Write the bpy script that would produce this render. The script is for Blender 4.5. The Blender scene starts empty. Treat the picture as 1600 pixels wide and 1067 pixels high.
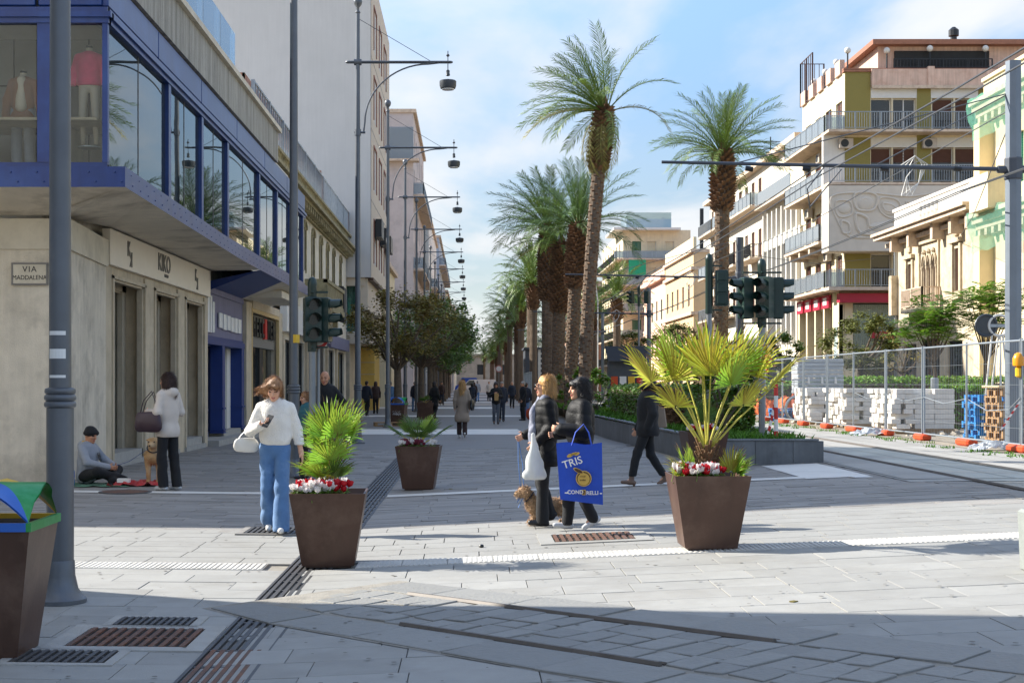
import bpy, math, random
import numpy as np
from mathutils import Vector, Matrix, Euler
random.seed(11)
sc = bpy.context.scene
COL = sc.collection
R = math.radians
# ------------------------------------------------------------------ camera
CH = 1.62                                   # eye height
cam = bpy.data.cameras.new('camera')
cam.lens = 50; cam.sensor_width = 36; cam.shift_x = .0406; cam.shift_y = .0403
cam.clip_start = .1; cam.clip_end = 4000
camo = bpy.data.objects.new('camera', cam); COL.objects.link(camo)
camo.location = (0, 0, CH); camo.rotation_euler = (R(90), 0, 0)
sc.camera = camo
# ------------------------------------------------------------------ sky and sun
EL = 33.0
TOSUN = Vector((-.935, .355, 0)).normalized() * math.cos(R(EL)) + Vector((0, 0, math.sin(R(EL))))
world = bpy.data.worlds.new('World'); sc.world = world; world.use_nodes = True
wn, wl = world.node_tree.nodes, world.node_tree.links
bg = wn['Background']; bg.inputs[1].default_value = .15
sky = wn.new('ShaderNodeTexSky'); sky.sky_type = 'NISHITA'; sky.sun_disc = False
sky.sun_elevation = R(EL); sky.sun_rotation = math.atan2(TOSUN.x, TOSUN.y); sky.air_density = 1.0; sky.dust_density = .25; sky.ozone_density = 2.0
tc = wn.new('ShaderNodeTexCoord')
sep = wn.new('ShaderNodeSeparateXYZ'); wl.new(tc.outputs['Generated'], sep.inputs[0])
zz = wn.new('ShaderNodeMath'); zz.operation = 'ADD'; zz.inputs[1].default_value = .16; wl.new(sep.outputs[2], zz.inputs[0])
mx = wn.new('ShaderNodeMath'); mx.operation = 'MAXIMUM'; mx.inputs[1].default_value = .05; wl.new(zz.outputs[0], mx.inputs[0])
cx = wn.new('ShaderNodeCombineXYZ'); wl.new(mx.outputs[0], cx.inputs[0]); wl.new(mx.outputs[0], cx.inputs[1]); wl.new(mx.outputs[0], cx.inputs[2])
dv = wn.new('ShaderNodeVectorMath'); dv.operation = 'DIVIDE'; wl.new(tc.outputs['Generated'], dv.inputs[0]); wl.new(cx.outputs[0], dv.inputs[1])
mp = wn.new('ShaderNodeMapping'); mp.inputs['Location'].default_value = (2.4, 4.4, 1.3); mp.inputs['Scale'].default_value = (1.15, .75, 1.4); wl.new(dv.outputs[0], mp.inputs[0])
nz = wn.new('ShaderNodeTexNoise'); nz.inputs['Scale'].default_value = 1.0; nz.inputs['Detail'].default_value = 9; nz.inputs['Roughness'].default_value = .52; nz.inputs['Distortion'].default_value = .25
wl.new(mp.outputs[0], nz.inputs['Vector'])
rp = wn.new('ShaderNodeMapRange'); rp.interpolation_type = 'SMOOTHSTEP'; rp.inputs[1].default_value = .41; rp.inputs[2].default_value = .61; wl.new(nz.outputs[0], rp.inputs[0])
lift = wn.new('ShaderNodeMapRange'); lift.inputs[1].default_value = .20; lift.inputs[2].default_value = .02; lift.inputs[3].default_value = .05; lift.inputs[4].default_value = .5; wl.new(sep.outputs[2], lift.inputs[0])
mm = wn.new('ShaderNodeMath'); mm.operation = 'MAXIMUM'; wl.new(rp.outputs[0], mm.inputs[0]); wl.new(lift.outputs[0], mm.inputs[1])
cm = wn.new('ShaderNodeMath'); cm.operation = 'MULTIPLY'; cm.inputs[1].default_value = .93; wl.new(mm.outputs[0], cm.inputs[0])
n2 = wn.new('ShaderNodeTexNoise'); n2.inputs['Scale'].default_value = 2.6; n2.inputs['Detail'].default_value = 6; wl.new(mp.outputs[0], n2.inputs['Vector'])
cr = wn.new('ShaderNodeMix'); cr.data_type = 'RGBA'; cr.inputs[6].default_value = (2.1, 2.16, 2.25, 1); cr.inputs[7].default_value = (2.85, 2.86, 2.88, 1); wl.new(n2.outputs[0], cr.inputs[0])
tint = wn.new('ShaderNodeMix'); tint.data_type = 'RGBA'; tint.blend_type = 'MULTIPLY'; tint.inputs[0].default_value = 1; tint.inputs[7].default_value = (1.0, 1.06, 1.13, 1); wl.new(sky.outputs[0], tint.inputs[6])
hz = wn.new('ShaderNodeMapRange'); hz.interpolation_type = 'SMOOTHSTEP'; hz.inputs[1].default_value = 0; hz.inputs[2].default_value = .6; hz.inputs[3].default_value = .25; hz.inputs[4].default_value = 1.0; wl.new(sep.outputs[2], hz.inputs[0])   # clear dry air: the horizon is not much brighter than the zenith
hs_ = wn.new('ShaderNodeVectorMath'); hs_.operation = 'SCALE'; wl.new(tint.outputs[2], hs_.inputs[0]); wl.new(hz.outputs[0], hs_.inputs['Scale'])
mi = wn.new('ShaderNodeMix'); mi.data_type = 'RGBA'; wl.new(cm.outputs[0], mi.inputs[0]); wl.new(hs_.outputs[0], mi.inputs[6]); wl.new(cr.outputs[2], mi.inputs[7])
wl.new(mi.outputs[2], bg.inputs[0])
sun = bpy.data.lights.new('sun', 'SUN'); sun.energy = 4.0; sun.angle = R(.5); sun.color = (1, .95, .87)
suno = bpy.data.objects.new('sun', sun); COL.objects.link(suno); suno.location = (-30, 10, 40)
suno.rotation_euler = TOSUN.to_track_quat('Z', 'Y').to_euler()
sc.view_settings.view_transform = 'Standard'; sc.view_settings.look = 'None'; sc.view_settings.gamma = 1
sc.view_settings.use_curve_mapping = False; sc.view_settings.exposure = 1.38
sc.cycles.max_bounces = 6; sc.cycles.transparent_max_bounces = 12; sc.cycles.diffuse_bounces = 4; sc.cycles.glossy_bounces = 3
sc.cycles.use_denoising = True; sc.cycles.caustics_reflective = False; sc.cycles.caustics_refractive = False
sc.cycles.sample_clamp_indirect = 6

# ------------------------------------------------------------------ measuring helpers (authoring only)
F, VX, HZ = 2222., 735., 598.
def clamp(x, a=0., b=1.): return max(a, min(b, x))
def sm(x): x = clamp(x); return x * x * (3 - 2 * x)
def g(X, Y):
    """height of the ground: the drain channel is the low line, the right side climbs"""
    r = .045 * clamp(X + 1.4, 0, 7.4) + .010 * clamp(-1.4 - X, 0, 5)
    s = 1 - sm((Y - 24) / 20.)
    t = sm((X - 4.2) / 2.2)
    return r * (s * (1 - t) + t * (1 - .25 * sm((Y - 24) / 60)))
def W(px, py, d): return Vector(((px - VX) / F * d, d, CH + (HZ - py) / F * d))
def G(px, py):
    d = CH * F / (py - HZ)
    for _ in range(12):
        X = (px - VX) / F * d
        d = .5 * d + .5 * (CH - g(X, d)) * F / (py - HZ)
    X = (px - VX) / F * d
    return Vector((X, d, g(X, d)))
def dX(px, X): return X * F / (px - VX)       # depth at which the plane x = X is met

# ------------------------------------------------------------------ mesh helpers
class MB:
    def __init__(s): s.v = []; s.f = []; s.m = []
    def add(s, vs, fs, mi=0):
        o = len(s.v); s.v.extend([tuple(v) for v in vs])
        for f in fs: s.f.append(tuple(i + o for i in f)); s.m.append(mi)
        return s
    def box(s, x0, x1, y0, y1, z0, z1, mi=0):
        return s.add([(x0,y0,z0),(x1,y0,z0),(x1,y1,z0),(x0,y1,z0),(x0,y0,z1),(x1,y0,z1),(x1,y1,z1),(x0,y1,z1)],
              [(3,2,1,0),(4,5,6,7),(0,1,5,4),(1,2,6,5),(2,3,7,6),(3,0,4,7)], mi)
    def cbox(s, c, sz, mi=0, rot=None, taper=1., bev=0):
        hx, hy, hz = sz[0]/2, sz[1]/2, sz[2]/2
        if bev:
            b = bev; vs = []
            for z, k in ((-hz, b), (-hz+b, 0), (hz-b, 0), (hz, b)):
                t = taper if z > 0 else 1
                X, Y = hx*t - k, hy*t - k
                vs += [(-X+b,-Y,z),(X-b,-Y,z),(X,-Y+b,z),(X,Y-b,z),(X-b,Y,z),(-X+b,Y,z),(-X,Y-b,z),(-X,-Y+b,z)]
            fs = [tuple(range(7,-1,-1)), tuple(range(24,32))]
            for l in range(3):
                for i in range(8):
                    j = (i+1) % 8; fs.append((l*8+i, l*8+j, l*8+8+j, l*8+8+i))
        else:
            t = taper
            vs = [(-hx,-hy,-hz),(hx,-hy,-hz),(hx,hy,-hz),(-hx,hy,-hz),(-hx*t,-hy*t,hz),(hx*t,-hy*t,hz),(hx*t,hy*t,hz),(-hx*t,hy*t,hz)]
            fs = [(3,2,1,0),(4,5,6,7),(0,1,5,4),(1,2,6,5),(2,3,7,6),(3,0,4,7)]
        c = Vector(c)
        vs = [((rot @ Vector(v)) if rot else Vector(v)) + c for v in vs]
        return s.add(vs, fs, mi)
    def quad(s, a, b, c, d, mi=0): return s.add([a,b,c,d], [(0,1,2,3)], mi)
    def bar(s, p, q, w, h=None, mi=0):
        p, q = Vector(p), Vector(q); d = q - p; L = d.length
        if L < 1e-6: return s
        rot = d.to_track_quat('Z', 'Y').to_matrix()
        return s.cbox((p+q)/2, (w, h or w, L), mi, rot)
    def tube(s, pts, r, n=8, mi=0, cap=True, flat=1.):
        pts = [Vector(p) for p in pts]; m = len(pts)
        rs = r if isinstance(r, (list, tuple)) else [r]*m
        vs = []; up = None
        for i, p in enumerate(pts):
            t = (pts[min(i+1,m-1)] - pts[max(i-1,0)]).normalized()
            if up is None:
                a = Vector((0,0,1)) if abs(t.z) < .9 else Vector((1,0,0))
                up = (a - t*a.dot(t)).normalized()
            else:
                up = (up - t*up.dot(t)); up = up.normalized() if up.length > 1e-6 else Vector((1,0,0))
            sd = t.cross(up)
            for k in range(n):
                a = 2*math.pi*k/n
                vs.append(p + sd*math.cos(a)*rs[i] + up*math.sin(a)*rs[i]*flat)
        fs = []
        for i in range(m-1):
            for k in range(n):
                j = (k+1) % n; fs.append((i*n+k, i*n+j, i*n+n+j, i*n+n+k))
        if cap: fs.append(tuple(range(n-1,-1,-1))); fs.append(tuple(range((m-1)*n, m*n)))
        return s.add(vs, fs, mi)
    def lathe(s, prof, n=16, c=(0,0,0), mi=0, sq=False):
        vs = []
        for r, z in prof:
            for k in range(n):
                a = 2*math.pi*(k+(.5 if sq else 0))/n
                q = r/(math.cos(math.pi/4)) if sq else r
                vs.append((c[0]+q*math.cos(a), c[1]+q*math.sin(a), c[2]+z))
        fs = []
        for i in range(len(prof)-1):
            for k in range(n):
                j = (k+1) % n; fs.append((i*n+k, i*n+j, i*n+n+j, i*n+n+k))
        fs.append(tuple(range(n-1,-1,-1))); fs.append(tuple(range((len(prof)-1)*n, len(prof)*n)))
        return s.add(vs, fs, mi)
    def prism(s, poly, z0, z1, mi=0, ax='z'):
        n = len(poly)
        P = (lambda a,b,z: (a,b,z)) if ax == 'z' else ((lambda a,b,z: (a,z,b)) if ax == 'y' else (lambda a,b,z: (z,a,b)))
        vs = [P(a,b,z0) for a,b in poly] + [P(a,b,z1) for a,b in poly]
        fs = [tuple(range(n-1,-1,-1)), tuple(range(n,2*n))] + [(i,(i+1)%n,n+(i+1)%n,n+i) for i in range(n)]
        return s.add(vs, fs, mi)
    def ball(s, c, r, n=10, m=6, mi=0, rot=None):
        r = (r,r,r) if not isinstance(r, (tuple,list)) else r; c = Vector(c); vs = []
        for i in range(1, m):
            t = math.pi*i/m
            for k in range(n):
                a = 2*math.pi*k/n; vs.append(Vector((r[0]*math.sin(t)*math.cos(a), r[1]*math.sin(t)*math.sin(a), r[2]*math.cos(t))))
        vs += [Vector((0,0,r[2])), Vector((0,0,-r[2]))]
        vs = [((rot @ v) if rot else v) + c for v in vs]
        fs = []
        for i in range(m-2):
            for k in range(n):
                j = (k+1)%n; fs.append((i*n+k, i*n+n+k, i*n+n+j, i*n+j))
        T, B = n*(m-1), n*(m-1)+1
        for k in range(n):
            j = (k+1)%n; fs.append((T,k,j)); fs.append((B,(m-2)*n+j,(m-2)*n+k))
        return s.add(vs, fs, mi)
    def mesh(s, name, mats, smooth=False, ang=40):
        me = bpy.data.meshes.new(name); me.from_pydata(s.v, [], s.f)
        for m in (mats if isinstance(mats, (list,tuple)) else [mats]): me.materials.append(m)
        if any(s.m): me.polygons.foreach_set('material_index', s.m)
        if smooth:
            me.polygons.foreach_set('use_smooth', [True]*len(s.f))
            if ang < 180: me.set_sharp_from_angle(angle=R(ang))
        me.update()
        return me
    def build(s, name, mats, parent=None, loc=(0,0,0), rz=0, smooth=False, ang=40):
        return ob(name, s.mesh(name, mats, smooth, ang), parent, loc, rz)

def ob(name, me, parent=None, loc=(0,0,0), rz=0, rot=None, scale=None):
    o = bpy.data.objects.new(name, me); COL.objects.link(o)
    if parent: o.parent = parent
    o.location = loc
    if rot is not None: o.rotation_euler = rot
    elif rz: o.rotation_euler = (0,0,rz)
    if scale: o.scale = (scale,scale,scale) if not isinstance(scale,(tuple,list)) else scale
    return o
def tag(o, label, cat, group=None):
    o['label'] = label; o['category'] = cat
    if group: o['group'] = group
    return o
def thing(name, label, cat, loc=(0,0,0), rz=0, group=None):
    return tag(ob(name, None, None, loc, rz), label, cat, group)
def struct(o, kind='structure'): o['kind'] = kind; return o
def stuff(o): o['kind'] = 'stuff'; return o
KIDS = {}
def copy_tree(o, parent=None):
    c = o.copy(); COL.objects.link(c)
    if parent: c.parent = parent
    for ch in [x for x in o.children]: copy_tree(ch, c)
    return c
def dup(o, label, loc=None, rz=None, group=None):
    c = copy_tree(o); c['label'] = label
    if loc is not None: c.location = loc
    if rz is not None: c.rotation_euler = (0,0,rz)
    if group: c['group'] = group
    return c
def text_mesh(txt, size, ext, mat_, align='CENTER', bold=0., space=1.0, sx=1.0):
    cu = bpy.data.curves.new('text', 'FONT'); cu.body = txt; cu.size = size; cu.extrude = ext; cu.align_x = align; cu.align_y = 'CENTER'
    cu.offset = bold; cu.space_character = space; cu.resolution_u = 3
    o = bpy.data.objects.new('text', cu); COL.objects.link(o)
    me = bpy.data.meshes.new_from_object(o); bpy.data.objects.remove(o)
    me.transform(Matrix.Rotation(R(90), 4, 'X') @ Matrix.Diagonal((sx,1,1,1)))
    me.materials.clear(); me.materials.append(mat_)
    return me

# ------------------------------------------------------------------ materials
def lin(h):
    h = h.lstrip('#'); c = [int(h[i:i+2],16)/255 for i in (0,2,4)]
    return tuple(x/12.92 if x <= .04045 else ((x+.055)/1.055)**2.4 for x in c)
def mat(name, col, rough=.7, var=.12, vs=4., bump=0., bs=50., metal=0., spec=.5, rnd=0., streak=0., island=0., stain=None, stainamt=.5, stainsc=1.3, coat=0., trans=0., sheen=0., vscale=None, hue=0.):
    """plain surface with noise in its own colour: var fine mottling, streak vertical runs, stain a second colour in patches, rnd/island piece to piece"""
    if isinstance(col, str): col = lin(col)
    m = bpy.data.materials.new(name); m.use_nodes = True
    n, l = m.node_tree.nodes, m.node_tree.links
    b = n['Principled BSDF']; b.inputs['Roughness'].default_value = rough; b.inputs['Metallic'].default_value = metal
    b.inputs['Specular IOR Level'].default_value = spec; b.inputs['Coat Weight'].default_value = coat
    if sheen: b.inputs['Sheen Weight'].default_value = sheen
    t = n.new('ShaderNodeTexCoord'); oi = n.new('ShaderNodeObjectInfo')
    ad = n.new('ShaderNodeVectorMath'); ad.operation = 'MULTIPLY_ADD'; ad.inputs[1].default_value = (37,23,51)
    cmb = n.new('ShaderNodeCombineXYZ')
    for i in range(3): l.new(oi.outputs['Random'], cmb.inputs[i])
    l.new(cmb.outputs[0], ad.inputs[0]); l.new(t.outputs['Object'], ad.inputs[2])
    vec = ad.outputs[0]
    if vscale:
        mp = n.new('ShaderNodeMapping'); mp.inputs['Scale'].default_value = vscale; l.new(vec, mp.inputs[0]); vec = mp.outputs[0]
    no = n.new('ShaderNodeTexNoise'); no.inputs['Scale'].default_value = vs; no.inputs['Detail'].default_value = 6; no.inputs['Roughness'].default_value = .62; l.new(vec, no.inputs['Vector'])
    mr = n.new('ShaderNodeMapRange'); mr.inputs[1].default_value = .25; mr.inputs[2].default_value = .75; mr.inputs[3].default_value = 1-var; mr.inputs[4].default_value = 1+var; l.new(no.outputs[0], mr.inputs[0])
    fac = mr.outputs[0]
    def mul(a, src, lo, hi):
        q = n.new('ShaderNodeMapRange'); q.inputs[3].default_value = lo; q.inputs[4].default_value = hi; l.new(src, q.inputs[0])
        w = n.new('ShaderNodeMath'); w.operation = 'MULTIPLY'; l.new(a, w.inputs[0]); l.new(q.outputs[0], w.inputs[1]); return w.outputs[0]
    if streak:
        ms = n.new('ShaderNodeMapping'); ms.inputs['Scale'].default_value = (7,7,.35); l.new(ad.outputs[0], ms.inputs[0])
        ns = n.new('ShaderNodeTexNoise'); ns.inputs['Scale'].default_value = 1.2; ns.inputs['Detail'].default_value = 5; l.new(ms.outputs[0], ns.inputs['Vector'])
        q = n.new('ShaderNodeMapRange'); q.inputs[1].default_value = .35; q.inputs[2].default_value = .7; q.inputs[3].default_value = 1+streak*.3; q.inputs[4].default_value = 1-streak; l.new(ns.outputs[0], q.inputs[0])
        w = n.new('ShaderNodeMath'); w.operation = 'MULTIPLY'; l.new(fac, w.inputs[0]); l.new(q.outputs[0], w.inputs[1]); fac = w.outputs[0]
    if rnd: fac = mul(fac, oi.outputs['Random'], 1-rnd, 1+rnd)
    if island:
        ge = n.new('ShaderNodeNewGeometry'); fac = mul(fac, ge.outputs['Random Per Island'], 1-island, 1+island)
    vm = n.new('ShaderNodeVectorMath'); vm.operation = 'SCALE'; vm.inputs[0].default_value = col; l.new(fac, vm.inputs['Scale'])
    cur = vm.outputs[0]
    if hue:
        hs = n.new('ShaderNodeHueSaturation'); ge = n.new('ShaderNodeNewGeometry')
        q = n.new('ShaderNodeMapRange'); q.inputs[3].default_value = .5-hue; q.inputs[4].default_value = .5+hue; l.new(ge.outputs['Random Per Island'], q.inputs[0])
        l.new(q.outputs[0], hs.inputs['Hue']); l.new(cur, hs.inputs['Color']); cur = hs.outputs[0]
    if stain is not None:
        sc_ = lin(stain) if isinstance(stain, str) else stain
        ns = n.new('ShaderNodeTexNoise'); ns.inputs['Scale'].default_value = stainsc; ns.inputs['Detail'].default_value = 8; ns.inputs['Roughness'].default_value = .65; l.new(vec, ns.inputs['Vector'])
        q = n.new('ShaderNodeMapRange'); q.inputs[1].default_value = .48; q.inputs[2].default_value = .68; q.inputs[4].default_value = stainamt; l.new(ns.outputs[0], q.inputs[0])
        mxx = n.new('ShaderNodeMix'); mxx.data_type = 'RGBA'; l.new(q.outputs[0], mxx.inputs[0]); l.new(cur, mxx.inputs[6]); mxx.inputs[7].default_value = (*sc_, 1); cur = mxx.outputs[2]
    l.new(cur, b.inputs['Base Color'])
    if bump:
        nb = n.new('ShaderNodeTexNoise'); nb.inputs['Scale'].default_value = bs; nb.inputs['Detail'].default_value = 5; l.new(vec, nb.inputs['Vector'])
        bp = n.new('ShaderNodeBump'); bp.inputs['Strength'].default_value = bump; bp.inputs['Distance'].default_value = .02; l.new(nb.outputs[0], bp.inputs['Height']); l.new(bp.outputs[0], b.inputs['Normal'])
    if trans:
        tr = n.new('ShaderNodeBsdfTranslucent'); l.new(cur, tr.inputs[0])
        ms = n.new('ShaderNodeMixShader'); ms.inputs[0].default_value = trans; l.new(b.outputs[0], ms.inputs[1]); l.new(tr.outputs[0], ms.inputs[2]); l.new(ms.outputs[0], n['Material Output'].inputs[0])
    return m
def glass(name, tint=(.75,.8,.8), ior=1.6, rough=.015, ripple=.0, rs=.8, op=0., opc=(.02,.025,.03)):
    """window glass: mirror by Fresnel over a see-through (or dark, op) pane"""
    m = bpy.data.materials.new(name); m.use_nodes = True; n, l = m.node_tree.nodes, m.node_tree.links
    n.remove(n['Principled BSDF'])
    fr = n.new('ShaderNodeFresnel'); fr.inputs[0].default_value = ior
    gl = n.new('ShaderNodeBsdfGlossy'); gl.inputs['Roughness'].default_value = rough; gl.inputs['Color'].default_value = (.92,.95,.95,1)
    tr = n.new('ShaderNodeBsdfTransparent'); tr.inputs[0].default_value = (*tint, 1)
    base = tr.outputs[0]
    if op:
        df = n.new('ShaderNodeBsdfDiffuse'); df.inputs[0].default_value = (*opc, 1)
        m2 = n.new('ShaderNodeMixShader'); m2.inputs[0].default_value = op; l.new(base, m2.inputs[1]); l.new(df.outputs[0], m2.inputs[2]); base = m2.outputs[0]
    ms = n.new('ShaderNodeMixShader'); l.new(fr.outputs[0], ms.inputs[0]); l.new(base, ms.inputs[1]); l.new(gl.outputs[0], ms.inputs[2])
    l.new(ms.outputs[0], n['Material Output'].inputs[0])
    if ripple:
        t = n.new('ShaderNodeTexCoord'); mp = n.new('ShaderNodeMapping'); mp.inputs['Scale'].default_value = (.6,.6,2.2); l.new(t.outputs['Object'], mp.inputs[0])
        nb = n.new('ShaderNodeTexNoise'); nb.inputs['Scale'].default_value = rs; nb.inputs['Detail'].default_value = 2; l.new(mp.outputs[0], nb.inputs['Vector'])
        bp = n.new('ShaderNodeBump'); bp.inputs['Strength'].default_value = ripple; bp.inputs['Distance'].default_value = .05; l.new(nb.outputs[0], bp.inputs['Height'])
        l.new(bp.outputs[0], gl.inputs['Normal']); l.new(bp.outputs[0], fr.inputs['Normal'])
    return m
# ------------------------------------------------------------------ palette
C = {}
C['joint'] = mat('joint_sand', '#8a857b', .95, .25, 9)
C['paver'] = mat('pale_paver', '#93928d', .8, .09, 4, .15, 90, rnd=.075, stain='#76726a', stainamt=.4, stainsc=1.1)
C['strip'] = mat('slate_paver', '#837f79', .72, .2, 3, .35, 26, rnd=.13, island=.15, vscale=(.6,3,1))
C['stripfar'] = mat('slate_paver_far', '#7d7a76', .75, .16, 2.2, .2, 14, vscale=(.35,2.2,1))
C['white'] = mat('white_stone', '#d6d3cb', .7, .06, 3, .05, 60, stain='#a8a49a', stainamt=.3)
C['basalt'] = mat('basalt', '#85847f', .68, .16, 5, .35, 35, rnd=.10, stain='#6b6a66', stainamt=.5, stainsc=5)
C['basaltbed'] = mat('basalt_bed', '#8c877d', .95, .25, 6, .4, 60)
C['tram'] = mat('tram_paving', '#9a9892', .8, .12, 2, .1, 60, island=.08, rnd=.04)
C['dirt'] = mat('site_dirt', '#958b7b', .95, .25, 2.5, .5, 20, stain='#6f695d', stainamt=.6)
C['iron'] = mat('cast_iron', '#4d4c4c', .55, .2, 6, .15, 80, metal=.3)
C['rust'] = mat('rusty_grate', '#5d4336', .75, .3, 5, .3, 60, stain='#8a512c', stainamt=.6, stainsc=4)
C['rail'] = mat('rail_steel', '#5c554e', .6, .25, 5, metal=.15)
C['hole'] = mat('dark_gap', '#14130f', .95, .1)
C['grass'] = mat('grass', '#4f7a1e', .7, .3, 3, island=.35, trans=.25)
C['stone_wall'] = mat('planter_slate', '#66696b', .55, .22, 2.4, .12, 40, rnd=.12, streak=.25, stain='#878b8e', stainamt=.35)
C['leafdark'] = mat('leaf_dark', '#5f7c2b', .55, .3, 3, island=.4, trans=.2, hue=.02)
C['leafmid'] = mat('leaf_mid', '#648029', .55, .3, 3, island=.4, trans=.25, hue=.03)
C['leafolive'] = mat('leaf_olive', '#6b7036', .6, .3, 3, island=.4, trans=.2, hue=.015)
C['leafrust'] = mat('leaf_rust', '#7d7038', .65, .3, 3, island=.45, trans=.25, hue=.022)
C['leaflight'] = mat('leaf_light', '#6d8f2a', .55, .25, 3, island=.4, trans=.3, hue=.03)
C['bark'] = mat('bark', '#5e5245', .9, .3, 8, .6, 30)

# ------------------------------------------------------------------ ground
gb = MB(); gb.quad((-1500,-300,-.45),(1500,-300,-.45),(1500,2500,-.45),(-1500,2500,-.45)); struct(gb.build('ground', C['dirt']))
def sheet(xs, ys, dz=0., zf=g):
    m = MB(); nx = len(xs)
    vs = [(x, y, zf(x, y) + dz) for y in ys for x in xs]
    fs = [(j*nx+i, j*nx+i+1, (j+1)*nx+i+1, (j+1)*nx+i) for j in range(len(ys)-1) for i in range(nx-1)]
    return m.add(vs, fs)
fr = lambda a, b, n: [a + (b-a)*i/n for i in range(n+1)]
PAVE = struct(sheet(fr(-45,-8,4)+fr(-7,6,26)[0:]+fr(7,26,6), fr(0,46,46), -.018).build('pavement', C['joint']))
FARP = struct(sheet(fr(-7.2,5.2,10), fr(34.4,60,10)+[100,200,420], 0).build('promenade', C['stripfar']))
# pale sawn pavers, laid one by one near the camera
paver_me = {}
def paver(w, dd):
    k = (w, dd)
    if k not in paver_me: paver_me[k] = MB().cbox((0,0,-.012), (w-.005, dd-.006, .024), bev=.0025).mesh('paver', C['paver'])
    return paver_me[k]
def lay(me, x, y, parent, dz=0, rz=0, name='paver'):
    e = .2
    sx = (g(x+e,y)-g(x-e,y))/(2*e); sy = (g(x,y+e)-g(x,y-e))/(2*e)
    o = ob(name, me, parent, (x, y, g(x,y)+dz)); o.rotation_euler = Euler((math.atan(sy), -math.atan(sx), rz), 'XYZ'); return o
DR0, DR1 = -1.60, -1.20                                     # drain channel
rowd = .42; y = 6.9; rw = random.Random(3)
TA0, TA1 = 12.28, 12.70
ystops = []
while y < 15.3:
    if y + rowd > TA0 and y < TA0: ystops.append((y, TA0-y)); y = TA1; continue
    ystops.append((y, rowd)); y += rowd
holes_ = [(-2.62,-1.70,8.12,9.86),(.66,1.72,13.3,14.35)]
nf = MB()
for y0, dd in ystops:
    dd = round(dd, 2)
    if dd < .08: continue
    lim = .40*(y0+dd) + .8
    for xa, xb, side in ((-min(7.4, .36*(y0+dd)+1.0), DR0, -1), (DR1, min(8.2, lim), 1)):
        x = xa + rw.uniform(-.5, 0)
        while x < xb:
            w = rw.choice((.5,.6,.7,.85))
            x1 = x + w
            if x1 > xb and side < 0: x1 = xb
            if xb - x1 < .25 and side < 0: x1 = xb
            w = round(x1-x, 2)
            cxx, cyy = x + w/2, y0 + dd/2
            far = cyy > 12.2 or cxx > 5.0 or cxx < -4.6
            if not far: lay(paver(w, dd), cxx, cyy, PAVE, rw.uniform(-.002,.002))
            else:
                m0 = len(nf.v); nf.cbox((0,0,-.012), (w-.01, dd-.012, .024))
                for i in range(m0, len(nf.v)):
                    v = nf.v[i]; X, Y = v[0]+cxx, v[1]+cyy; nf.v[i] = (X, Y, v[2]+g(X,Y))
            x = x1
stuff(nf.build('outer_pavers', C['paver'], PAVE))
# slate strips of the shaded promenade: rows too fine to pick apart, still real pieces
st = MB(); y = 15.3
while y < 34.4:
    dd = .24; x = -7.3 + rw.uniform(-.6,0); xe = 3.75 if y > 23 else min(8.5, .41*y+.6)
    while x < xe:
        w = rw.uniform(.45,.95); x1 = min(x+w, xe)
        if x < DR0 < x1: x1 = DR0 - .01
        if DR0 - .02 <= x < DR1: x = DR1; continue
        t = [rw.uniform(-.006,.003) for _ in range(4)]
        a, b_, c_, d_ = (x+.003,y+.003),(x1-.003,y+.003),(x1-.003,y+dd-.003),(x+.003,y+dd-.003)
        P = [(p[0],p[1],g(*p)+tt) for p,tt in zip((a,b_,c_,d_),t)]
        Q = [(p[0],p[1],p[2]-.03) for p in P]
        if x1 - x > .06: st.add(P+Q, [(0,1,2,3),(0,4,5,1),(1,5,6,2),(2,6,7,3),(3,7,4,0)])
        x = x1
    y += dd
stuff(st.build('slate_strips', C['strip'], PAVE))
# tactile strip of ribbed white tiles
tt = MB().cbox((0,0,-.012),(.395,.41,.024))
for i in range(9): tt.cbox((-.176+i*.044, 0, .0015),(.022,.38,.007))
tile = tt.mesh('tactile_tile', mat('tactile_stone', '#c3c0b8', .75, .1, 6, .05, 60, rnd=.05, stain='#8f8b82', stainamt=.5, stainsc=3))
x = -7.2
while x < 6.3:
    if not (DR0-.25 < x < DR1+.2): lay(tile, x, (TA0+TA1)/2, PAVE, .004, name='tactile_tile')
    x += .4
# white stone bands across the promenade
def band(name, poly, dz=.005, mt='white'):
    m = MB(); n = len(poly)
    (x0,y0),(x1,y1),(x2,y2),(x3,y3) = poly; k = 14
    vs = []; fs = []
    for i in range(k+1):
        a = i/k
        for (p, q) in (((x0,y0),(x1,y1)), ((x3,y3),(x2,y2))):
            X = p[0]+(q[0]-p[0])*a; Y = p[1]+(q[1]-p[1])*a; vs.append((X,Y,g(X,Y)+dz))
    for i in range(k): fs.append((2*i,2*i+2,2*i+3,2*i+1))
    return struct(m.add(vs,fs).build(name, C[mt]))
def rect(x0,x1,y0,y1): return [(x0,y0),(x1,y0),(x1,y1),(x0,y1)]
band('pavement_band', rect(-7.0,DR0-.02,20.45,20.8)); band('pavement_band', rect(DR1+.02,4.7,20.0,20.35)); band('pavement_band', rect(4.7,5.6,19.9,23.0))
for (y0,y1,x0,x1) in ((44.6,49.6,-6.4,1.68),(67.9,70.6,-6.4,3.6),(89,95,-6.4,1.7),(116,120,-6.4,2.6),(137,143,-6.4,2.6),(165,172,-6.4,2.6),(205,214,-6.4,2.6)):
    band('pavement_band', [(x0,y0),(x1+.08,y0),(x1-.05,y1),(x0,y1)])
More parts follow.
